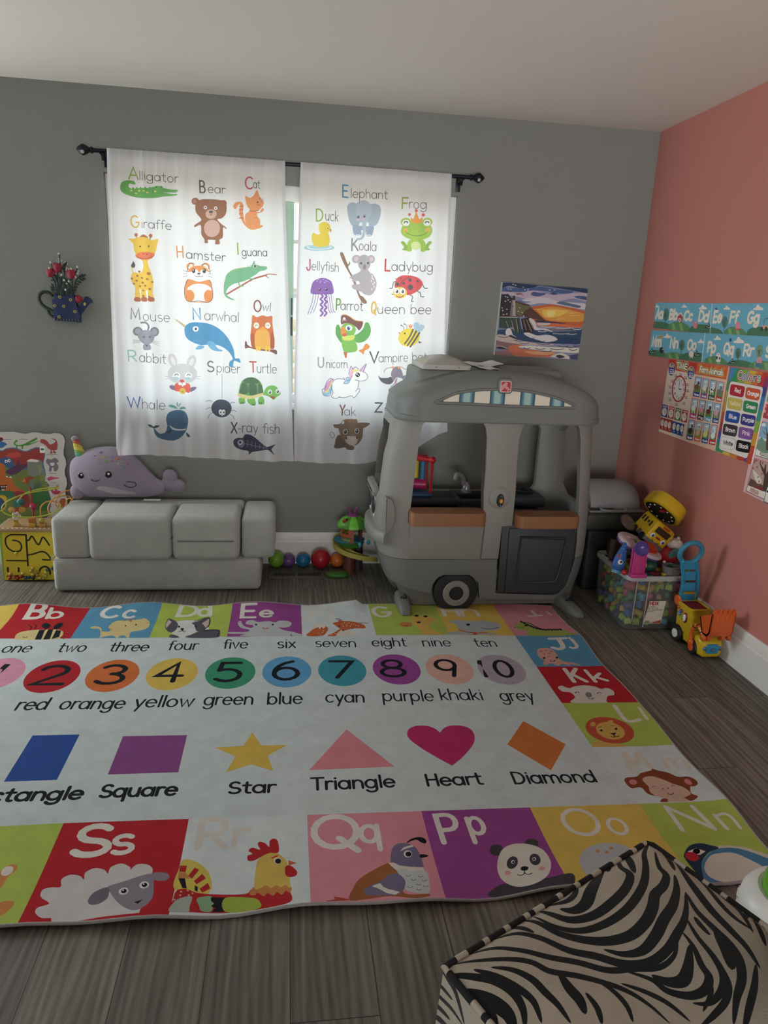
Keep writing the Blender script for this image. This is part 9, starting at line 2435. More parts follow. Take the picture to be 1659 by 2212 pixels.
# ---------------------------------------------------------------- balls along the baseboard, floor vent
def ball(x, y, r, h, lab, grooves=0, hole=None, tilt=(.5, -.3, .8)):
    o = thing('toy_ball', lab, 'ball', (x, y, 0), 'toy balls along the baseboard'); c = Vector((x, y, r + .001))
    ax = Vector(tilt).normalized(); prof = []
    n = 40
    for i in range(n + 1):
        t = PI * i / n; rr = r
        if grooves and .30 < i / n < .62 and (i % 3 == 0): rr = r * .965
        prof.append((max(.0005, rr * math.sin(t)), -rr * math.cos(t)))
    b = B(); b.lathe(prof, c, 32, ax); s = b.done('shell', plastic(h, .35), o, 50)
    if hole:
        d = Vector(hole).normalized(); b = B(); b.lathe([(r * .19, 0), (r * .22, .002), (r * .19, .005)], c + d * r * .975, 18, d); b.done('rim', plastic(h, .35), s)
        b = B(); b.disc(c + d * r * .985, d, r * .17, .001, 16); b.done('hole', mat('hole_dark', '2a1414', rough=.9), s)
ball(-2.032, -.075, .047, '6f9e2e', 'ribbed lime green ball half tucked behind the grey sofa', 1)
ball(-1.962, -.072, .038, '6c4a86', 'purple two tone ball between the lime and blue balls', 0, None)
B().tube([(-1.962 + .0385 * math.cos(t * PI / 14) * .9, -.072 + .0385 * (math.sin(t * PI / 14) * .8 - .25 * math.cos(t * PI / 14)), .039 + .0385 * (-.55 * math.sin(t * PI / 14) - .35 * math.cos(t * PI / 14))) for t in range(28)], .003, 6, True).done('band', plastic('54386c'), bpy.data.objects['toy_ball.001'])
ball(-1.878, -.075, .041, '1f6f9e', 'ribbed blue ball between the purple and red balls', 1)
ball(-1.778, -.098, .057, 'a81f2f', 'big red ball with a moulded hole on its upper side', 0, (.45, -.72, .62))
ball(-1.682, -.078, .041, 'd0742e', 'orange ball with a hole under the treehouse toy ramp', 0, (-.45, -.75, .30), )
vt = thing('floor_vent', 'metal floor register with two rows of dark slots in front of the balls', 'vent', (-1.915, -.205, 0))
vm = mat('vent_metal', '6a6660', rough=.5, metal=.3)
b = B(); b.box(-2.075, -1.757, -.262, -.152, .0005, .005, .002); pl = b.done('plate', vm, vt)
for i in range(24):
    if i == 11: continue
    x = -2.043 + i * .0111
    b = B(); b.box(x, x + .0062, -.236, -.186, .0045, .0056); b.done('slot', mat('slot_dark', '15161a', rough=.9), pl)
# ---------------------------------------------------------------- treehouse toy
th = thing('treehouse_toy', 'plastic treehouse play set with striped green roof and spiral yellow ramp', 'toy', (-1.565, -.22, 0))
TX, TY = -1.600, -.175
GRN, GR2, BRN, TEAL, YEL = plastic('3f7a2e'), plastic('6cbf3a'), plastic('6a3f34'), plastic('2f7f9a'), plastic('bdb05a')
b = B(); b.cyl((TX - .02, TY, .0), (TX - .02, TY, .17), .034, .028, 14); b.done('trunk', BRN, th); b = B(); b.cyl((TX + .035, TY + .05, .0), (TX + .035, TY + .05, .17), .030, .026, 14); b.done('trunk', plastic('3c3236'), th)
b = B(); b.prism(spline([(TX - .155, TY - .055), (TX - .13, TY - .085), (TX - .08, TY - .09), (TX - .035, TY - .075), (TX - .035, TY - .02), (TX - .06, TY - .01), (TX - .1, TY - .03), (TX - .14, TY - .035)], 4, True), 0.001, .022, 'xy', bev=.006); b.done('grass_base', GRN, th, 50)
b = B(); n = 36; rows = []
for i in range(n + 1):
    t = i / n; a = math.radians(105 + 230 * t); z = .205 - .125 * t; r0, r1 = .078, .135
    ca, sa = math.cos(a), math.sin(a) * .82; c = Vector((TX + .02, TY + .025, z))
    rows.append([c + Vector((r * ca, r * sa, h)) for r, h in ((r0, .022), (r0 + .004, .022), (r0 + .006, .004), (r1 - .006, .004), (r1 - .004, .022), (r1, .022), (r1, -.006), (r0, -.006))])
b.loft(rows); b.done('ramp', YEL, th, 50)
b = B(); b.prism([(TX - .02 + .088 * math.cos(i * PI / 12), TY + .03 + .075 * math.sin(i * PI / 12)) for i in range(24)], .188, .198, 'xy', bev=.003); b.done('deck', TEAL, th)
b = B(); b.lathe([(.05, 0), (.072, .012), (.078, .026), (.05, .03)], (TX - .015, TY, .160), 12); b.done('leaf_collar', GRN, th, 20)
def wallc(a0, a1, r, z0, z1, name, mt, hole=False):
    b = B(); n = 10; C0 = Vector((TX - .01, TY + .015, 0))
    def seg(t0, t1, za, zb):
        k = max(2, int(n * (t1 - t0))); rs = []
        for i in range(k + 1):
            a = math.radians(a0 + (a1 - a0) * (t0 + (t1 - t0) * i / k)); rs.append([C0 + Vector((q * math.cos(a), q * math.sin(a), z)) for q, z in ((r, za), (r, zb), (r - .007, zb), (r - .007, za))])
        b.loft(rs)
    if hole: seg(0, 1, z0, z0 + .052); seg(0, 1, z1 - .014, z1); seg(0, .16, z0 + .052, z1 - .014); seg(.66, 1, z0 + .052, z1 - .014)
    else: seg(0, 1, z0, z1)
    return b.done(name, mt, th)
ORW = plastic('a85a3c')
wf_ = wallc(190, 278, .062, .19, .292, 'house_wall', ORW, True); wallc(330, 400, .062, .19, .27, 'house_wall', plastic('6c3c34'))
b = B(); C0 = Vector((TX - .01, TY + .015, 0)); rs = []
for i in range(7):
    a = math.radians(206 + i * 10); rs.append([C0 + Vector((q * math.cos(a), q * math.sin(a), z)) for q, z in ((.0645, .196), (.0645, .222), (.062, .222), (.062, .196))])
b.loft(rs); sg = b.done('sign_panel', plastic('5e6a3c'), wf_)
st, wd = strokes('Treehouse'); sh = []
for s_ in st: sh.append(('b0c48a', ribbon([(.004 + u * .058 / wd, .204 + v * .00026) for u, v in s_], .0011)))
def sgm(u, v, d):
    a = math.radians(206) + u / .0645; return C0 + Vector(((.0652 - d) * math.cos(a), (.0652 - d) * math.sin(a), v))
art('sign_lettering', [(.001, .198), (.0665, .198), (.0665, .220), (.001, .220)], '5e6a3c', sh, sgm, mat('printed_sticker'), sg, gu=.008)
RC = Vector((TX - .005, TY + .012, .287)); n = 10
for i in range(n):
    a0, a1 = 2 * PI * i / n, 2 * PI * (i + 1) / n; b = B(); rs = []
    for r, z in ((.086, -.003), (.083, .012), (.064, .034), (.034, .050), (.028, .051)): rs.append([RC + Vector((r * math.cos(a0 + (a1 - a0) * k / 4), r * math.sin(a0 + (a1 - a0) * k / 4), z)) for k in range(5)])
    rs2 = [[p + Vector((0, 0, -.006)) for p in r] for r in rs]
    b.loft([r + r2[::-1] for r, r2 in zip(rs, rs2)]); b.done('roof_panel', GR2 if i % 2 else plastic('4c8f36'), th, 30)
b = B(); b.lathe([(.034, 0), (.032, .006), (.018, .013), (.001, .014)], RC + Vector((0, 0, .047)), 18); cp = b.done('roof_cap', plastic('8f3f78'), th)
for s in (-1, 1):
    b = B(); q = RC + Vector((s * .012, 0, .053)); b.tube([q, q + Vector((s * .002 - .004, 0, .018)), q + Vector((s * .008 - .004, -.004, .036)), q + Vector((s * .016 - .004, -.006, .044))], .006, 8, smooth=3); b.ell(q + Vector((s * .018 - .004, -.006, .046)), .008, 10); b.done('antenna', plastic('8f3f78'), cp)
b = B(); b.ell(RC + Vector((-.050, -.048, .034)), (.013, .010, .010), 12); lb = b.done('ladybird', plastic('a82338'), th); b = B(); b.ell(RC + Vector((-.038, -.048, .042)), (.007, .007, .006), 10); b.done('head', plastic('16181c'), lb)
b = B(); b.ell((TX + .032, TY - .055, .186), (.010, .008, .017), 12); b.ell((TX + .085, TY - .02, .19), (.012, .008, .015), 12); b.done('clip', plastic('3fa0bc'), th)
# ---------------------------------------------------------------- play grill in the corner
gr = thing('play_grill', 'dark toy barbecue with light grey hinged hood standing in the room corner', 'toy kitchen', (-.20, -.36, 0))
GX0, GX1, GY0, GY1 = -.375, -.035, -.50, -.20
b = B(); b.box(GX0, GX1, GY0, GY1, .355, .452, .02); b.done('counter', mat('dark_olive_plastic', '3f423d', rough=.5), gr)
b = B(); b.box(GX0 + .03, GX1 - .02, GY0 + .03, GY1, .0, .355, .02); b.done('cabinet', plastic('26282a', .5), gr)
b = B(); prof = [(GY0 + .035, .468), (GY0 + .03, .50), (GY0 + .06, .56), (GY0 + .12, .60), (GY0 + .18, .605), (GY0 + .24, .585), (GY0 + .29, .53), (GY0 + .30, .468)]
rs = []
for x, k in ((GX0 + .03, .86), (GX0 + .055, 1.0), (GX1 - .10, 1.0), (GX1 - .06, .96), (GX1 - .03, .80)):
    rs.append([Vector((x, GY0 + .165 + (y - GY0 - .165) * (1 if k > .9 else .97), .468 + (z - .468) * k)) for y, z in prof])
b.loft(rs); hood = b.done('hood', mat('grey_hood_plastic', '86888a', rough=.45), gr, 40)
b = B(); b.box(GX0 + .02, GX1 - .004, GY0 + .015, GY0 + .31, .452, .468, .006); b.done('hood_base', mat('grey_hood_plastic'), gr)
b = B(); b.tube([(GX0 + .08, GY0 + .03, .478), (GX0 + .09, GY0 - .005, .472), (GX1 - .13, GY0 - .005, .468), (GX1 - .12, GY0 + .03, .474)], .008, 8, smooth=3); b.done('handle', mat('grey_hood_plastic'), hood)
b = B(); b.box(GX0 + .02, GX0 + .15, GY0 + .010, GY0 + .02, .468, .478, .002); b.done('vent_slot', plastic('0f1011'), hood)
# ---------------------------------------------------------------- clear tub of toys
tub = thing('storage_tub', 'clear plastic storage tub packed with toys beside the rose wall', 'storage tub', (-.195, -.81, 0))
BX0, BX1, BY0, BY1, BH = -.352, -.040, -1.000, -.625, .285
tubm = clear('clear_tub_plastic', '9aa0a0', .84, .25)
b = B(); k = 6
def tring(z, o_): return [Vector((x, y, z)) for x, y in rrect(BX0 + .012 * (1 - z / BH) + o_, BX1 - .012 * (1 - z / BH) - o_, BY0 + .006 * (1 - z / BH) + o_, BY1 - .006 * (1 - z / BH) - o_, max(.01, .035 - o_), k)]
outer = [tring(.002, .012), tring(.006, .003), tring(.03, 0), tring(.15, 0), tring(.262, 0)]; inner = [tring(.262, .0025), tring(.03, .0025), tring(.008, .006)]
b.loft(outer + inner); b.done('tub_body', tubm, tub, 50)
b = B(); r_ = [tring(.262, -.001), tring(.262, -.010), tring(.278, -.012), tring(.285, -.008), tring(.285, .000), tring(.266, .003)]; b.loft(r_, False, True, True); b.done('rim', clear('tub_rim_plastic', 'c4c8c8', .35, .3), tub, 50)
for y in (-.76, -.88):
    b = B()
    for i in range(5): b.box(BX0 - .013, BX0 + .002, y + i * .014, y + i * .014 + .008, .285, .291, .001)
    b.done('hinge_teeth', clear('tub_rim_plastic', 'c4c8c8'), tub)
b = B(); b.box(-.252, -.247, BY0 - .0015, BY0 + .001, .02, .262, .0005); b.box(-.312, -.308, BY0 - .001, BY0 + .001, .05, .26, .0005); b.done('moulded_rib', clear('tub_rim_plastic', 'c4c8c8'), tub)
st, wd = strokes('HDX'); sh = [('b8a89c', [[(-.203, .038), (-.112, .038), (-.112, .05), (-.203, .05)]]), ('b0503a', [[(-.155, .040), (-.112, .040), (-.112, .058), (-.15, .048)]])]
for s_ in st: sh.append(('a8281f', ribbon([(-.182 + u * .0165 / 50, .137 + v * .0165 / 50) for u, v in s_], .0042)))
for i, l in enumerate(('14 gallon', 'flip top tote', 'con tapa abatible', '53 litros')):
    st, wd = strokes(l)
    for s_ in st: sh.append(('3a3634', ribbon([(-.188 + u * .00013 - i * .001, .126 - i * .0085 + v * .00011) for u, v in s_], .001)))
sh += [('2a2a2a', [[(-.196 + i * .0032, .042), (-.1945 + i * .0032, .042), (-.1945 + i * .0032, .056), (-.196 + i * .0032, .056)] for i in range(8)]), ('c04a30', ribbon([(-.125, .075), (-.118, .09), (-.13, .085)], .001))]
sh2 = [('d9d2c8', [[(-.203, .038), (-.112, .038), (-.100, .158), (-.184, .158)]])] + sh
art('label', [(-.203, .038), (-.112, .038), (-.100, .158), (-.184, .158)], 'd9d2c8', sh2, lambda u, v, d: Vector((u - .048, BY0 - .0022 - d, v)), pr, tub, depth=-.0006)
# blocks heaped inside
def lego(w, d_, h):
    b = B(); b.box(-w / 2, w / 2, -d_ / 2, d_ / 2, 0, h, .002)
    for i in range(max(1, round(w / .022))):
        for j in range(max(1, round(d_ / .022))): b.cyl((-w / 2 + (i + .5) * w / max(1, round(w / .022)), -d_ / 2 + (j + .5) * d_ / max(1, round(d_ / .022)), h), (-w / 2 + (i + .5) * w / max(1, round(w / .022)), -d_ / 2 + (j + .5) * d_ / max(1, round(d_ / .022)), h + .006), .006, n=10)
    return b
shapes_ = [('square_block', lambda: lego(.034, .034, .030)), ('long_block', lambda: lego(.046, .026, .024)), ('round_block', lambda: B().cyl((0, 0, 0), (0, 0, .036), .017, n=18)), ('arch_block', lambda: B().prism([(-.024, 0), (-.024, .034), (.024, .034), (.024, 0), (.012, 0), (.009, .012), (0, .016), (-.009, .012), (-.012, 0)], -.012, .012, bev=.002)), ('play_ball', lambda: B().ell((0, 0, .02), .02, 16)), ('wedge_block', lambda: B().prism([(-.02, 0), (.022, 0), (-.02, .034)], -.013, .013, bev=.002))]
pal = [('red', 'b8332c'), ('lime', 'a4bc3a'), ('blue', '2a5ca8'), ('yellow', 'cfae3a'), ('green', '3f7f46'), ('orange', 'd4702c'), ('sky blue', '5fa8c8'), ('tan', 'b08a58'), ('pink', 'c4587c'), ('purple', '5f4488')]
protos = {}
rnd = random.Random(11); spots = []
zl = [.020, .062, .104, .150, .196, .236]
for iz, z in enumerate(zl):
    for ix_ in range(6):
        for iy in range(7):
            x = BX0 + .041 + ix_ * .046; y = BY0 + .040 + iy * .0485
            if (ix_ == 0 or iy == 0 or iz == 5) and not (iz == 5 and (iy > 5)): spots.append((x, y, z))
for n_, (x, y, z) in enumerate(spots):
    sn, mk = shapes_[rnd.randrange(len(shapes_))]; cn, ch = pal[rnd.randrange(len(pal))]
    if z < .03 and x < BX0 + .1 and y < BY0 + .1: cn, ch = pal[1]; sn, mk = shapes_[0]
    key = (sn, cn)
    rot_ = (rnd.uniform(-.35, .35), rnd.uniform(-.35, .35), rnd.uniform(0, 6.28))
    if key not in protos:
        o = mk().done(sn, plastic(ch, .4)); protos[key] = o
        tag(o, '%s toy %s heaped inside the clear storage tub' % (cn, sn.replace('_', ' ')), 'block', 'toy blocks inside the clear tub')
    else: o = protos[key].copy(); C.objects.link(o)
    o.scale = (.93, .93, .93); o.rotation_euler = rot_; o.location = (x + rnd.uniform(-.003, .003), y + rnd.uniform(-.003, .003), z + rnd.uniform(0, .004))
# ---------------------------------------------------------------- the heap on top of the tub
YB = plastic('c4a21f', .4)
bus = thing('toy_bus', 'yellow smiling toy school bus lying tilted on top of the tub heap', 'toy bus', (-.165, -.80, .45))
MX = Matrix.Translation((-.150, -.795, .452)) @ Matrix.Rotation(math.radians(34), 4, 'Y') @ Matrix.Rotation(math.radians(2), 4, 'Z') @ Matrix.Rotation(math.radians(8), 4, 'X')
def L(): b = B((-.165, -.80, .45)); b.X = MX; return b
bw, bl, bh = .062, .072, .056
b = L(); t = [(-bl, -bh), (-bl, .03), (-bl + .008, bh - .006), (-bl + .02, bh), (bl - .012, bh), (bl - .004, bh - .008), (bl, -bh)]
b.loft([[Vector((x, y, z)) for y, z in [(p * 1.0, q) for p, q in t]] if k_ == 1 else [Vector((x, y * .965, z * .96)) for y, z in t] for x, k_ in ((-bw, 0), (-bw + .008, 1), (bw - .008, 1), (bw, 0))]); b.done('bus_body', YB, bus, 40)
BKP = plastic('17181a', .5)
for i, (y0, h0) in enumerate(((.048, .030), (.020, .030), (-.008, .022), (-.034, .030))):
    b = L(); b.prism(rrect(y0 - .006, y0 + .006, .006 if i != 2 else .014, .006 + h0, .004), -bw - .0005, -bw - .0025, 'yz'); b.done('side_window', BKP, bus)
b = L(); b.prism(rrect(-.044, .044, .004, .036, .004), -bl - .0012, -bl + .002); wsd = b.done('windscreen', plastic('3a2a1a', .4), bus)
b = L(); b.tube([(x, -bl - .001, z) for x, z in rrect(-.047, .047, .001, .039, .005)], .0025, 6, True); b.done('windscreen_frame', YB, wsd)
b = L(); b.box(-.020, .020, -bl - .002, -bl + .002, .042, .050, .001); b.done('roof_plate', plastic('a8282c'), bus)
for s in (-1, 1):
    b = L(); b.disc((s * .036, -bl - .0005, -.016), (0, -1, 0), .011, .0012, 18, .013, (0, 0, 1)); ey = b.done('eye', plastic('e4e6e8', .3), bus)
    b = L(); b.disc((s * .036 + .002, -bl - .0018, -.017), (0, -1, 0), .007, .0010, 14, .009, (0, 0, 1)); ir = b.done('iris', plastic('2f6fa0', .3), ey)
    b = L(); b.disc((s * .036 + .003, -bl - .0028, -.018), (0, -1, 0), .0038, .0008, 12, .005, (0, 0, 1)); b.done('pupil', BKP, ir)
b = L(); b.box(-.014, .014, -bl - .002, -bl + .002, -.019, -.009, .002); b.done('nose_plate', plastic('8a2022'), bus)
b = L(); b.tube([(-.024, -bl - .001, -.032), (-.012, -bl - .002, -.040), (0, -bl - .002, -.043), (.012, -bl - .002, -.040), (.024, -bl - .001, -.032)], .0018, 6, smooth=3); b.done('smile', BKP, bus)
b = L(); b.box(-bw - .003, bw + .003, -bl - .005, -bl + .012, -bh - .004, -bh + .018, .005); b.done('bumper', plastic('5c5c5e'), bus)
b = L(); b.box(-bw - .002, -bw + .01, -.02, .012, -bh - .002, -.03, .003); b.done('side_skirt', plastic('4e4c48'), bus)
for y in (-.045, .04):
    b = L(); b.cyl((-bw - .006, y, -bh + .004), (bw + .006, y, -bh + .004), .020, n=20); b.done('wheel', BKP, bus)
# scalloped yellow drum lying on the bus
tam = thing('scalloped_drum', 'thick yellow scalloped toy drum leaning topmost on the heap against the wall', 'toy', (-.115, -.78, .56))
dq = Vector((0, 0, 1)).rotation_difference(Vector((.66, .22, .70)).normalized()).to_matrix()
def drum(rf, z0, z1, n=72): return [[Vector((-.098, -.775, .562)) + dq @ Vector((rf(t) * math.cos(t), rf(t) * math.sin(t), z)) for t in [2 * PI * i / n for i in range(n)]] for z in (z0, z1)]
sc = lambda k: (lambda t: k * (.096 + .0085 * abs(math.cos(2.5 * t)) ** .7))
b = B((-.115, -.78, .56)); b.loft(drum(sc(.93), -.032, -.030) + drum(sc(1.0), -.026, .020) + drum(sc(.95), .030, .034) + drum(sc(.55), .036, .036)); b.done('drum_shell', YB, tam, 50)
b = B((-.115, -.78, .56)); b.loft(drum(sc(.82), -.0335, -.0328)); und = b.done('underside', plastic('1a1c1a', .5), tam)
for i in range(11):
    t = 2 * PI * i / 11; b = B((-.115, -.78, .56)); b.disc(Vector((-.098, -.775, .562)) + dq @ Vector((.066 * math.cos(t), .066 * math.sin(t), -.0334)), dq @ Vector((0, 0, -1)), .005, .002, 10); b.done('stud', plastic('d8d8d4', .3), und)
b = B((-.115, -.78, .56)); b.ell(Vector((-.098, -.775, .562)) + dq @ Vector((-.02, -.045, -.034)), (.024, .02, .008), 12); b.done('red_flap', plastic('8c1f24'), tam)
# white and purple keyboard ring
ky = thing('toy_piano_disc', 'white and purple toy disc with rainbow keys wedged in the heap front', 'toy', (-.27, -.84, .40))
kq = Vector((0, 0, 1)).rotation_difference(Vector((.40, -.28, .87)).normalized()).to_matrix(); KC = Vector((-.262, -.880, .392))
def kdisc(r, z): return [KC + kq @ Vector((r * math.cos(2 * PI * i / 40), r * .62 * math.sin(2 * PI * i / 40), z)) for i in range(40)]
b = B((-.27, -.84, .40)); b.loft([kdisc(.118, -.016), kdisc(.128, -.010), kdisc(.128, 0), kdisc(.12, .002)]); b.done('purple_base', plastic('5c4a8a'), ky, 50)
b = B((-.27, -.84, .40)); b.loft([kdisc(.131, .001), kdisc(.133, .008), kdisc(.126, .016), kdisc(.09, .018)]); wd_ = b.done('white_top', plastic('bfb0b8', .3), ky, 50)
for i, c in enumerate(('3f7f3a', '9ab03a', 'd0a030', 'cf6a2a', 'b83a24', 'b02a20')):
    b = B((-.27, -.84, .40)); X0 = -.045 + i * .013; rs = [[KC + kq @ Vector(p) for p in ((X0 + .012 * e, -.052 - .004 * i * .3, .017 + h), (X0 + .055 + .012 * e, -.035, .017 + h), (X0 + .055 + .012 * e, .020, .017 + h), (X0 + .012 * e, .012, .017 + h))] for h, e in ((0, 0), (.006 + .003 * i, 0))]
    b.loft(rs); b.done('key', plastic(c, .35), ky)
b = B((-.27, -.84, .40)); b.ell(KC + kq @ Vector((-.075, .01, .018)), (.018, .014, .010), 12); b.done('knob', plastic('b8a8b0', .3), wd_)
# pink slide hanging over the rim with its purple cup
pk = thing('pink_chute', 'pink toy chute with purple cup hanging over the tub front rim', 'toy', (-.325, -.995, .36))
PKM = plastic('b83c80', .35)
b = B((-.325, -.995, .36)); b.box(-.362, -.296, -1.026, -1.016, .292, .43, .003); b.box(-.362, -.356, -1.030, -1.000, .292, .43, .002); b.box(-.302, -.296, -1.030, -1.000, .292, .43, .002); b.box(-.366, -.288, -1.040, -1.004, .290, .308, .003); b.box(-.345, -.317, -1.030, -1.02, .315, .348, .003); b.done('chute', PKM, pk)
b = B((-.325, -.995, .36)); b.lathe([(.020, 0), (.032, .006), (.036, .022), (.033, .024), (.026, .014), (.001, .006)], (-.338, -1.026, .432), 28, (-.05, -.92, .38)); b.done('cup', plastic('55448c', .25), pk, 50)
# blue spotted fish
fs = thing('fish_toy', 'blue spotted cone shaped fish toy leaning beside the pink chute', 'toy', (-.395, -.95, .29))
fq = Vector((0, 0, 1)).rotation_difference(Vector((.24, .12, .95)).normalized()).to_matrix(); FC = Vector((-.402, -.958, .300))
def fp(x, y, z): return FC + fq @ Vector((x, y, z))
b = B((-.395, -.95, .29)); b.loft([[fp(r * math.cos(t * PI / 9), r * .7 * math.sin(t * PI / 9), z) for t in range(18)] for r, z in ((.012, -.004), (.026, .006), (.032, .03), (.028, .07), (.016, .11), (.006, .14))]); fb = b.done('fish_body', plastic('2a5a9c', .45), fs, 60)
b = B((-.395, -.95, .29)); b.disc(fp(-.006, -.0215, .045), fq @ Vector((-.15, -1, .1)), .012, .004, 18); fe = b.done('eye', plastic('dfe2e4', .3), fs); b = B((-.395, -.95, .29)); b.disc(fp(-.005, -.0262, .047), fq @ Vector((-.15, -1, .1)), .006, .002, 12); b.done('pupil', BKP, fe)
for x, z in ((.012, .03), (.015, .055), (.004, .085), (-.012, .08), (.010, .1), (-.004, .11), (-.02, .06), (.018, .075), (.0, .125), (.02, .04)):
    rr = .032 - abs(z - .03) * .17; yy = -.7 * math.sqrt(max(1e-6, rr * rr - x * x)) if abs(x) < rr else -.003
    b = B((-.395, -.95, .29)); b.ell(fp(x, yy, z), .0022, 8); b.done('spot', plastic('a9c4dc', .4), fb)
b = B((-.395, -.95, .29)); b.ell(fp(-.02, -.012, .07), (.006, .004, .014), 10); b.done('red_fin', plastic('a82a2c'), fs)
b = B((-.395, -.95, .29)); b.loft([[fp(r * math.cos(t * PI / 9), r * .7 * math.sin(t * PI / 9), z) for t in range(18)] for r, z in ((.026, -.012), (.024, .002))]); b.done('pale_base', plastic('4f8aa8', .4), fs)
# red car with white roof
rc = thing('red_toy_car', 'rounded red toddler car with white bumpy roof and teal windows behind the blue handle', 'toy car', (-.085, -.84, .31))
b = B((-.085, -.84, .31)); b.ell((-.085, -.835, .340), (.058, .075, .052), 20); b.done('car_body', plastic('9c1f2a', .3), rc, 60)
b = B((-.085, -.84, .31)); b.ell((-.062, -.850, .398), (.042, .046, .030), 18)
for x, y, z in ((-.082, -.872, .416), (-.052, -.878, .416), (-.045, -.85, .427)): b.ell((x, y, z), .010, 10)
b.done('white_roof', plastic('cbc0bc', .3), rc, 60)
for q in ([(-.118, .352), (-.098, .384), (-.07, .39), (-.062, .356)], [(-.11, .312), (-.095, .318), (-.07, .306), (-.085, .296)]):
    b = B((-.085, -.84, .31)); b.prism(spline(q, 3, True), -.915, -.898, bev=.003); b.done('window', plastic('4f8a86', .35), rc)
b = B((-.085, -.84, .31)); b.ell((-.126, -.893, .318), .009, 12); b.done('headlight', plastic('dcd8d4', .3), rc)
b = B((-.085, -.84, .31)); b.ell((-.072, -.862, .408), (.018, .008, .008), 12); b.done('roof_opening', plastic('6a5c30', .5), rc)
# small toys filling the gaps
b = B((-.115, -.95, .27)); b.lathe([(.040, 0), (.043, .004), (.043, .042), (.045, .045), (.040, .047), (.040, .01)], (-.116, -.945, .272), 28); pot = b.done('toy_pot', mat('grey_pot_plastic', '7f8284', rough=.4), None, 40); tag(pot, 'grey toy cooking pot standing in the tub under the red car', 'toy pot')
B((-.115, -.95, .27)).box(-.130, -.098, -.993, -.986, .302, .309, .002).done('handle', mat('grey_pot_plastic'), pot)
b = B((-.05, -.955, .27)); b.prism([(-.066, .272), (-.078, .300), (-.062, .326), (-.045, .318), (-.028, .30), (-.028, .274)], -.975, -.935, bev=.003); tag(b.done('green_block', plastic('6a9a2c', .4)), 'lime green angular toy block by the grey pot at tub right end', 'toy')
b = B((-.265, -.93, .28)); b.prism(spline([(-.285, .285), (-.29, .31), (-.278, .33), (-.265, .328), (-.262, .338), (-.245, .332), (-.238, .312), (-.245, .295), (-.26, .282)], 3, True), -.94, -.915, bev=.003); tag(b.done('yellow_puzzle_piece', plastic('b0923a', .45)), 'yellow wavy toy piece with black cord right of the pink chute', 'toy')
b = B((-.255, -.945, .28)); b.tube([(-.290, -.945, .365), (-.262, -.95, .335), (-.248, -.95, .30), (-.236, -.952, .284)], .0025, 6, smooth=4); tag(b.done('black_cord', BKP), 'thin black cord hanging across the yellow wavy toy piece', 'cord')
b = B((-.20, -.93, .28)); b.ell((-.205, -.90, .305), (.040, .036, .030), 14); tag(b.done('dark_green_ball', plastic('1f4a3c', .5)), 'dark green soft toy ball deep in the middle of the heap', 'toy')
b = B((-.377, -.985, .285)); b.ell((-.378, -.990, .302), (.014, .013, .013), 14); tag(b.done('red_bead', plastic('a82430', .3)), 'small red round bead on the tub rim left of pink chute', 'bead')
b = B((-.38, -.74, .30)); b.cyl((-.335, -.75, .29), (-.33, -.75, .385), .017, n=14); tag(b.done('grey_peg', plastic('4a4a44', .5)), 'upright dark grey peg near the tub back left corner', 'toy')
b = B((-.39, -.7, .3)); b.box(-.325, -.255, -.735, -.665, .285, .36, .01); tag(b.done('maroon_box', plastic('4a2224', .5)), 'dark maroon toy box at the tub back behind the grey peg', 'toy')
b = B((-.25, -.80, .44)); b.lathe([(.03, 0), (.045, .004), (.045, .016), (.03, .02)], (-.268, -.735, .470), 20, Vector((.35, -.5, .6))); tag(b.done('clear_wheel', clear('tinted_plastic', '70605a', .35, .2)), 'tinted transparent toy wheel beside the bus rear', 'toy')
b = B((-.16, -.94, .28)); b.box(-.222, -.172, -.975, -.935, .276, .289, .003, rot=Matrix.Rotation(.5, 3, 'Z')); tag(b.done('dark_red_tile', plastic('5c1a24', .5)), 'dark red flat toy tile lying left of the grey pot', 'toy')
b = B((-.14, -.96, .28)); b.box(-.176, -.158, -.985, -.962, .274, .290, .003); tag(b.done('yellow_cube', plastic('b8a032', .45)), 'tiny yellow toy cube against the grey pot', 'toy')
# ---------------------------------------------------------------- push along digger
dg = thing('push_digger', 'yellow push along digger with blue loop handle and orange front bucket', 'toy digger', (-.085, -1.17, 0))
OR = (-.085, -1.17, 0); YD = plastic('c6a820', .3); BLD = plastic('2f86ac', .35); ORD = plastic('cc5a20', .35)
def D_(): return B(OR)
# bonnet
b = D_(); rs = []
for y, x0, x1, z0, z1, r in ((-1.292, -.124, -.040, .022, .082, .018), (-1.286, -.132, -.033, .014, .094, .02), (-1.255, -.137, -.030, .012, .104, .02), (-1.215, -.134, -.032, .014, .108, .02)):
    rs.append([Vector((x, y, z)) for x, z in rrect(x0, x1, z0, z1, r, 4)])
b.loft(rs); b.done('bonnet', YD, dg, 50)
b = D_(); rs = []
for z, y0, y1, x0, x1 in ((.03, -1.215, -1.07, -.128, -.04), (.08, -1.215, -1.055, -.134, -.036), (.14, -1.19, -1.05, -.134, -.036), (.175, -1.175, -1.05, -.136, -.034), (.190, -1.178, -1.05, -.139, -.031)):
    rs.append([Vector((x, y, z)) for x, y in rrect(x0, x1, y0, y1, .016, 4)])
b.loft(rs, True); cabn = b.done('cab', YD, dg, 50)
b = D_(); b.prism(rrect(-.128, -.044, -1.166, -1.065, .012), .188, .1915, 'xy'); b.done('seat_well', plastic('7c1524', .5), cabn)
b = D_(); b.tube([(x, y, .191) for x, y in rrect(-.134, -.037, -1.173, -1.058, .016)], .006, 8, True); b.done('well_rim', YD, cabn)
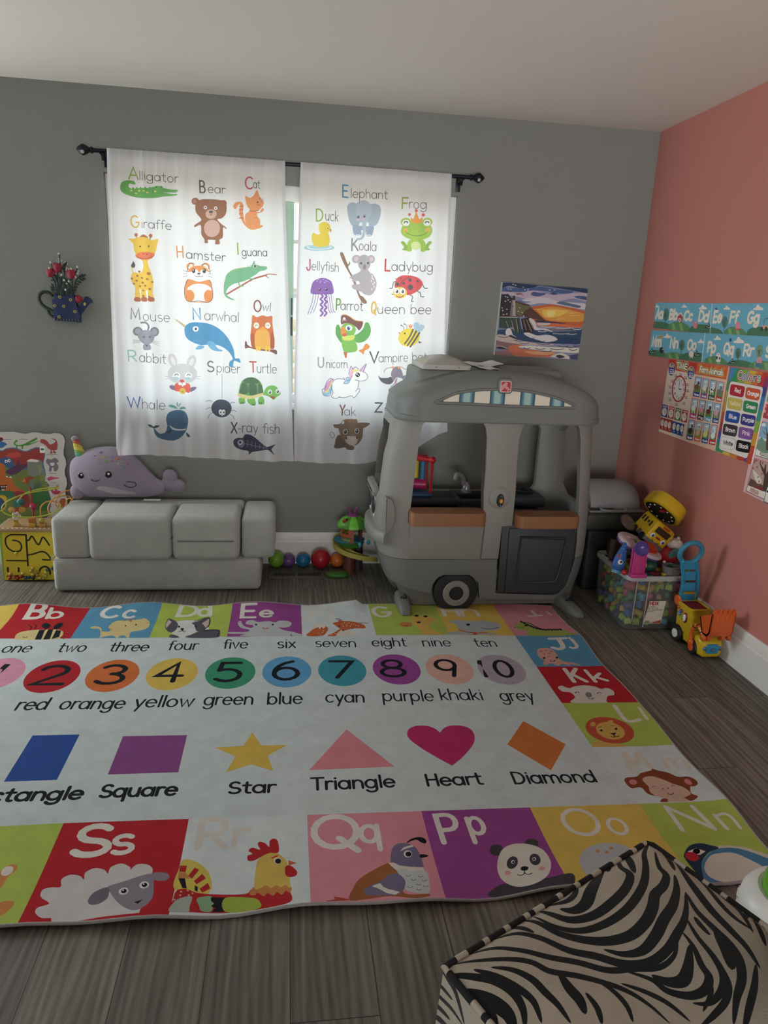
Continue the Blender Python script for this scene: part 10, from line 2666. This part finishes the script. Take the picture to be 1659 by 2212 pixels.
b = D_(); b.box(-.128, -.046, -1.062, -1.035, .17, .235, .006); b.done('handle_socket', plastic('b8911f', .35), dg)
# dashboard buttons on the left side
for i, (y, z, c) in enumerate(((-1.075, .168, 'b4562c'), (-1.100, .158, '4a3f8c'), (-1.088, .140, '4f86ae'), (-1.112, .130, '86a83a'))):
    b = D_(); b.ell((-.137, y, z), (.008, .011, .009), 12); b.done('button', plastic(c, .3), dg)
b = D_(); b.disc((-.134, -1.138, .140), (-1, -.2, 0), .014, .008, 16, .026, (0, 0, 1)); sd = b.done('window_sticker', plastic('7c1f22', .35), dg); b = D_(); b.disc((-.142, -1.139, .140), (-1, -.2, 0), .009, .003, 14, .018, (0, 0, 1)); b.done('white_face', plastic('dcdcd8', .35), sd)
for i in range(4):
    b = D_(); b.box(-.133, -.1285, -1.115 - i * .009, -1.111 - i * .009, .05 + i * .004, .085 + i * .002, .001); b.done('louvre', BKP, cabn)
for x, y, r, c in ((-.140, -1.228, .036, 'c85a20'), (-.030, -1.228, .036, 'c85a20'), (-.142, -1.092, .042, 'd8d8d4'), (-.030, -1.092, .042, 'd8d8d4')):
    s = -1 if x < -.08 else 1; b = D_(); b.lathe([(r * .5, 0), (r * .92, 0), (r, .005), (r, .019), (r * .92, .024), (r * .5, .024)], (x - s * .02 + (0 if s < 0 else 0), y, r + .001), 26, (s, 0, 0)) if s < 0 else b.lathe([(r * .5, 0), (r * .92, 0), (r, .005), (r, .009), (r * .5, .010)], (x - .004, y, r + .001), 26, (s, 0, 0))
    w_ = b.done('wheel', plastic('141518', .5), dg, 45)
    if s < 0: b = D_(); b.lathe([(r * .5, 0), (r * .5, .006), (r * .3, .009), (.001, .007)], (x - .022 + .04 - .021 + .0, y, r + .001), 16, (s, 0, 0)); b.done('hub', plastic(c, .35), w_)
# grille
b = D_(); b.prism(rrect(-.112, -.052, .034, .080, .012), -1.2985, -1.286, bev=.004); gl_ = b.done('grille', BLD, dg)
for s in (-1, 1):
    b = D_(); b.ell((-.082 + s * .036, -1.293, .058), (.010, .006, .011), 12); hl = b.done('headlight', BLD, dg); b = D_(); b.ell((-.082 + s * .036, -1.299, .057), (.005, .003, .005), 10); b.done('lamp', plastic('8a3030', .3), hl)
b = D_(); b.disc((-.082, -1.2988, .055), (0, -1, 0), .0115, .0012, 20, .006, (0, 0, 1)); lg = b.done('emblem', plastic('101a3c', .3), gl_)
st, wd = strokes('vtech'); sh = []
for s_ in st: sh.append(('e8e8ec', ribbon([(-.0905 + u * .017 / wd, .0535 + v * .00008) for u, v in s_], .0007)))
art('emblem_lettering', [(-.0915, .0515), (-.0725, .0515), (-.0725, .0585), (-.0915, .0585)], '101a3c', sh, lambda u, v, d: Vector((u, -1.3003 - d, v)), mat('printed_sticker'), lg)
# driver and striped arms
b = D_(); b.lathe([(.030, 0), (.034, .012), (.026, .03), (.02, .05), (.022, .062), (.001, .070)], (-.082, -1.235, .100), 18); b.done('driver_cone', BLD, dg, 50)
for s in (-1, 1):
    x = -.082 + s * .066; b = D_(); ap = spline([(x, -1.225, .062), (x, -1.222, .10), (x, -1.235, .142), (x, -1.262, .158), (x, -1.295, .142), (x, -1.31, .122)], 4)
    ap = [p if s < 0 else (min(p[0], -.030), p[1], p[2]) for p in ap]
    b.tube(ap, .0085, 8); am = b.done('arm', ORD, dg)
    for i in range(5):
        q = ap[8 + i * 2]; q2 = ap[9 + i * 2]; b = D_(); b.tube([q, [a_ + (c_ - a_) * .6 for a_, c_ in zip(q, q2)]], .0095, 8); b.done('stripe', BKP if i % 2 == 0 else plastic('d0b84a', .4), am)
    b = D_(); b.ell((ap[0][0], -1.225, .060), (.012, .017, .020), 12); b.ell((ap[-1][0], -1.312, .124), (.011, .016, .018), 12); b.done('joint', ORD, am)
# bucket
b = D_(); bx0, bx1 = -.152, -.042
prof = [(-1.290, .150), (-1.300, .138), (-1.335, .142), (-1.352, .165), (-1.352, .262), (-1.346, .262), (-1.346, .170), (-1.332, .150), (-1.305, .147), (-1.262, .205), (-1.268, .208)]
b.loft([[Vector((x, y, z)) for y, z in [(-1.268, .205), (-1.302, .138), (-1.338, .140), (-1.354, .162), (-1.356, .255), (-1.350, .255), (-1.347, .166), (-1.334, .148), (-1.305, .147), (-1.275, .208)]] for x in (bx0, bx1)])
for x in (bx0, bx1 - .005): b.prism([(-1.268, .205), (-1.302, .138), (-1.338, .140), (-1.354, .162), (-1.356, .255)], x, x + .005, 'yz')
bk = b.done('bucket', ORD, dg, 40)
b = D_(); n = 5; wt_ = (bx1 - bx0) / n
for i in range(n):
    xa = bx0 + i * wt_; b.prism([(xa, .252), (xa + wt_ * .25, .272), (xa + wt_ * .5, .277), (xa + wt_ * .75, .272), (xa + wt_, .252)], -1.356, -1.349)
b.done('bucket_teeth', ORD, bk, 40)
for i in range(4):
    xa = bx0 + (i + 1) * wt_; b = D_(); b.box(xa - .0015, xa + .0015, -1.3585, -1.3555, .222, .25, .001); b.done('rib', plastic('e08048', .3), bk)
for s in (bx0 + .022, bx1 - .022): b = D_(); b.prism(spline([(-1.29, .145), (-1.33, .145), (-1.325, .115), (-1.31, .108), (-1.295, .118)], 3, True), s - .010, s + .010, 'yz', bev=.003); b.done('bucket_lug', ORD, bk)
# handle
b = D_(); hc_ = Vector((-.142, -1.105, .447))
lo_, hi_ = Vector((-.087, -1.055, .195)), Vector((-.138, -1.10, .395))
for s in (-1, 1):
    q = spline([(lo_.x + s * .040, lo_.y, lo_.z - .02), (lo_.x + s * .039, lo_.y - .002, .24), ((lo_.x + hi_.x) / 2 + .008 + s * .036, -1.078, .31), (hi_.x + s * .036, hi_.y, hi_.z), (hi_.x + s * .034, hi_.y - .003, hi_.z + .012)], 4); b.tube(q, .0095, 8)
for t, w_ in ((.06, .034), (.36, .034), (.66, .034), (.95, .034)):
    c_ = lo_.lerp(hi_, t); b.box(c_.x - w_, c_.x + w_, c_.y - .005, c_.y + .005, c_.z - .022, c_.z + .022, .004)
b.done('handle_frame', BLD, dg, 50)
b = D_(); b.tube([hc_ + Vector((.052 * math.cos(t * PI / 18), -.012 * math.sin(t * PI / 18), .052 * math.sin(t * PI / 18))) for t in range(36)], .0115, 12, True); b.done('handle_ring', plastic('2f7f9c', .45), dg, 60)
b = D_(); b.lathe([(.024, 0), (.024, .004), (.020, .006), (.001, .006)], (-.134, -1.055, .195), 22, (-1, -.15, 0)); b.done('pivot_cap', ORD, dg)
dg.location.y -= .022
# ---------------------------------------------------------------- zebra seat and white toy in the foreground
zb = thing('zebra_seat', 'zebra print upholstered children seat with piped edges in the near foreground', 'seat', (-1.42, -3.2, 0))
zm = mat('zebra_plush', attr=True, rough=.95, spec=.08, bump=.35, bscale=350, var=.10, vscale=18, sheen=.15); ZW = 'a69e8f'
ZT = .42
zo = [(-1.713, -3.095), (-1.235, -2.849), (-1.222, -2.856), (-1.117, -3.068), (-1.119, -3.085), (-1.145, -3.15), (-1.195, -3.30), (-1.30, -3.50), (-1.50, -3.53)]
cz = sum(p[0] for p in zo) / len(zo), sum(p[1] for p in zo) / len(zo)
def ztop(x, y, d):
    e = 9
    for (ax, ay), (bx, by) in zip(zo, zo[1:] + zo[:1]):
        l = math.hypot(bx - ax, by - ay); e = min(e, abs((bx - ax) * (y - ay) - (by - ay) * (x - ax)) / l)
    return Vector((x, y, ZT - .012 * math.exp(-e / .012) + .010 * min(1, e / .18) + .003 * math.sin(x * 21 + y * 13) * min(1, e / .06) - d))
art('seat_top', zo, ZW, art_shapes(ART_ZEBRA), ztop, zm, zb, gu=.02, gv=.02)
def zside(p, q, w=None):
    px, py = p; l = math.hypot(q[0] - px, q[1] - py); ux, uy = (q[0] - px) / l, (q[1] - py) / l; nx, ny = uy, -ux
    if (cz[0] - px) * nx + (cz[1] - py) * ny > 0: nx, ny = -nx, -ny
    def f(u, v, d): k = .012 * math.sin(PI * min(1, max(0, v / ZT))); return Vector((px + ux * u + nx * k, py + uy * u + ny * k, v))
    return l, f
rz = random.Random(5)
for i in range(len(zo)):
    p, q = zo[i], zo[(i + 1) % len(zo)]
    if i in (1, 3): continue
    if i == 0: p, q = zo[0], zo[1]
    l, f = zside(p, q); sh = []
    if i == len(zo) - 1:
        l, f0_ = zside(zo[0], zo[-1]); sh = art_shapes(ART_ZEBRA_SIDE)
        f = f0_
    else:
        k = .0
        while k < l + .3:
            sh.append(('16181a', ribbon(spline([(k, -.02), (k - .03 + rz.uniform(-.03, .03), .12), (k - .06 + rz.uniform(-.03, .03), .27), (k - .1, .45)], 5), rz.uniform(.016, .03), False))); k += rz.uniform(.05, .075)
    art('side_panel', [(0, .01), (l, .01), (l, ZT - .011), (0, ZT - .011)], ZW, sh, f, zm, zb, gu=.04, gv=.04)
for p, q in ((zo[1], zo[2]), (zo[3], zo[4])):
    l, f = zside(p, q); art('corner_strip', [(0, .01), (l, .01), (l, ZT - .011), (0, ZT - .011)], ZW, [], f, zm, zb, gv=.04)
b = B(); b.prism(zo, .0, .012, 'xy'); b.done('seat_bottom', mat('black_base_cloth', '1a1a1a', rough=.9), zb)
pipe_ = [(x, y, ZT - .009) for x, y in zo]; ps = []
for a_, c_ in zip(pipe_, pipe_[1:] + pipe_[:1]):
    k = max(1, int(math.hypot(c_[0] - a_[0], c_[1] - a_[1]) / .012)); ps += [tuple(a_[m_] + (c_[m_] - a_[m_]) * i / k for m_ in range(3)) for i in range(k)]
b = B(); b.tube(ps, .0062, 8, True); po = b.done('piping', None, zb, 60)
zc1, zc2 = mat('piping_black', '131416', rough=.9), mat('piping_cream', 'a69e8f', rough=.9)
po.data.materials.clear(); po.data.materials.append(zc1); po.data.materials.append(zc2)
pat = []; 
while len(pat) < len(ps): pat += [0] * rz.choice((1, 2, 3, 5)) + [1] * rz.choice((1, 1, 2))
for i, pl_ in enumerate(po.data.polygons): pl_.material_index = pat[(i // 8) % len(ps)]
# narrow second cushion past the crease on the right
q2 = [(-1.108, -3.085), (-1.02, -3.13), (-1.12, -3.36), (-1.186, -3.325), (-1.134, -3.15)]
sh = [('16181a', ribbon([(-1.20 + i * .04, -3.40), (-1.12 + i * .04, -3.05)], .016)) for i in range(6)]
art('armrest', q2, ZW, sh, lambda x, y, d: Vector((x, y, .405 - d)), zm, zb, depth=-.40, extra='4c4842')
wt = thing('white_textured_toy', 'white herringbone textured toy with glossy lime green top at the right frame edge', 'toy', (-.935, -2.93, 0))
WTX, WTY = -.938, -2.928
b = B(); prof = [(.085, .0), (.098, .01), (.100, .05), (.100, .285), (.097, .308), (.086, .327), (.070, .334), (.066, .332)]
b.lathe(prof, (WTX, WTY, 0), 48); wb_ = b.done('drum_body', plastic('d4d4d2', .4), wt, 50)
for i in range(34):
    for j in range(4):
        t = 2 * PI * i / 34; z = .205 + j * .026; s = 1 if (i + j) % 2 else -1
        if not (PI * .55 < t < PI * 1.55): continue
        d1 = Vector((math.cos(t), math.sin(t), 0)); d2 = Vector((-math.sin(t), math.cos(t), 0)); c_ = Vector((WTX, WTY, z)) + d1 * .1003
        b = B(); b.tube([c_ - d2 * .007 - Vector((0, 0, .006 * s)), c_ + d2 * .007 + Vector((0, 0, .006 * s))], .0016, 5); b.done('raised_dash', plastic('d4d4d2', .4), wb_)
b = B(); b.lathe([(.066, 0), (.070, .008), (.068, .03), (.055, .05), (.03, .062), (.001, .065)], (WTX + .006, WTY - .004, .327), 36); b.done('green_top', plastic('5fa80e', .12), wt, 60)
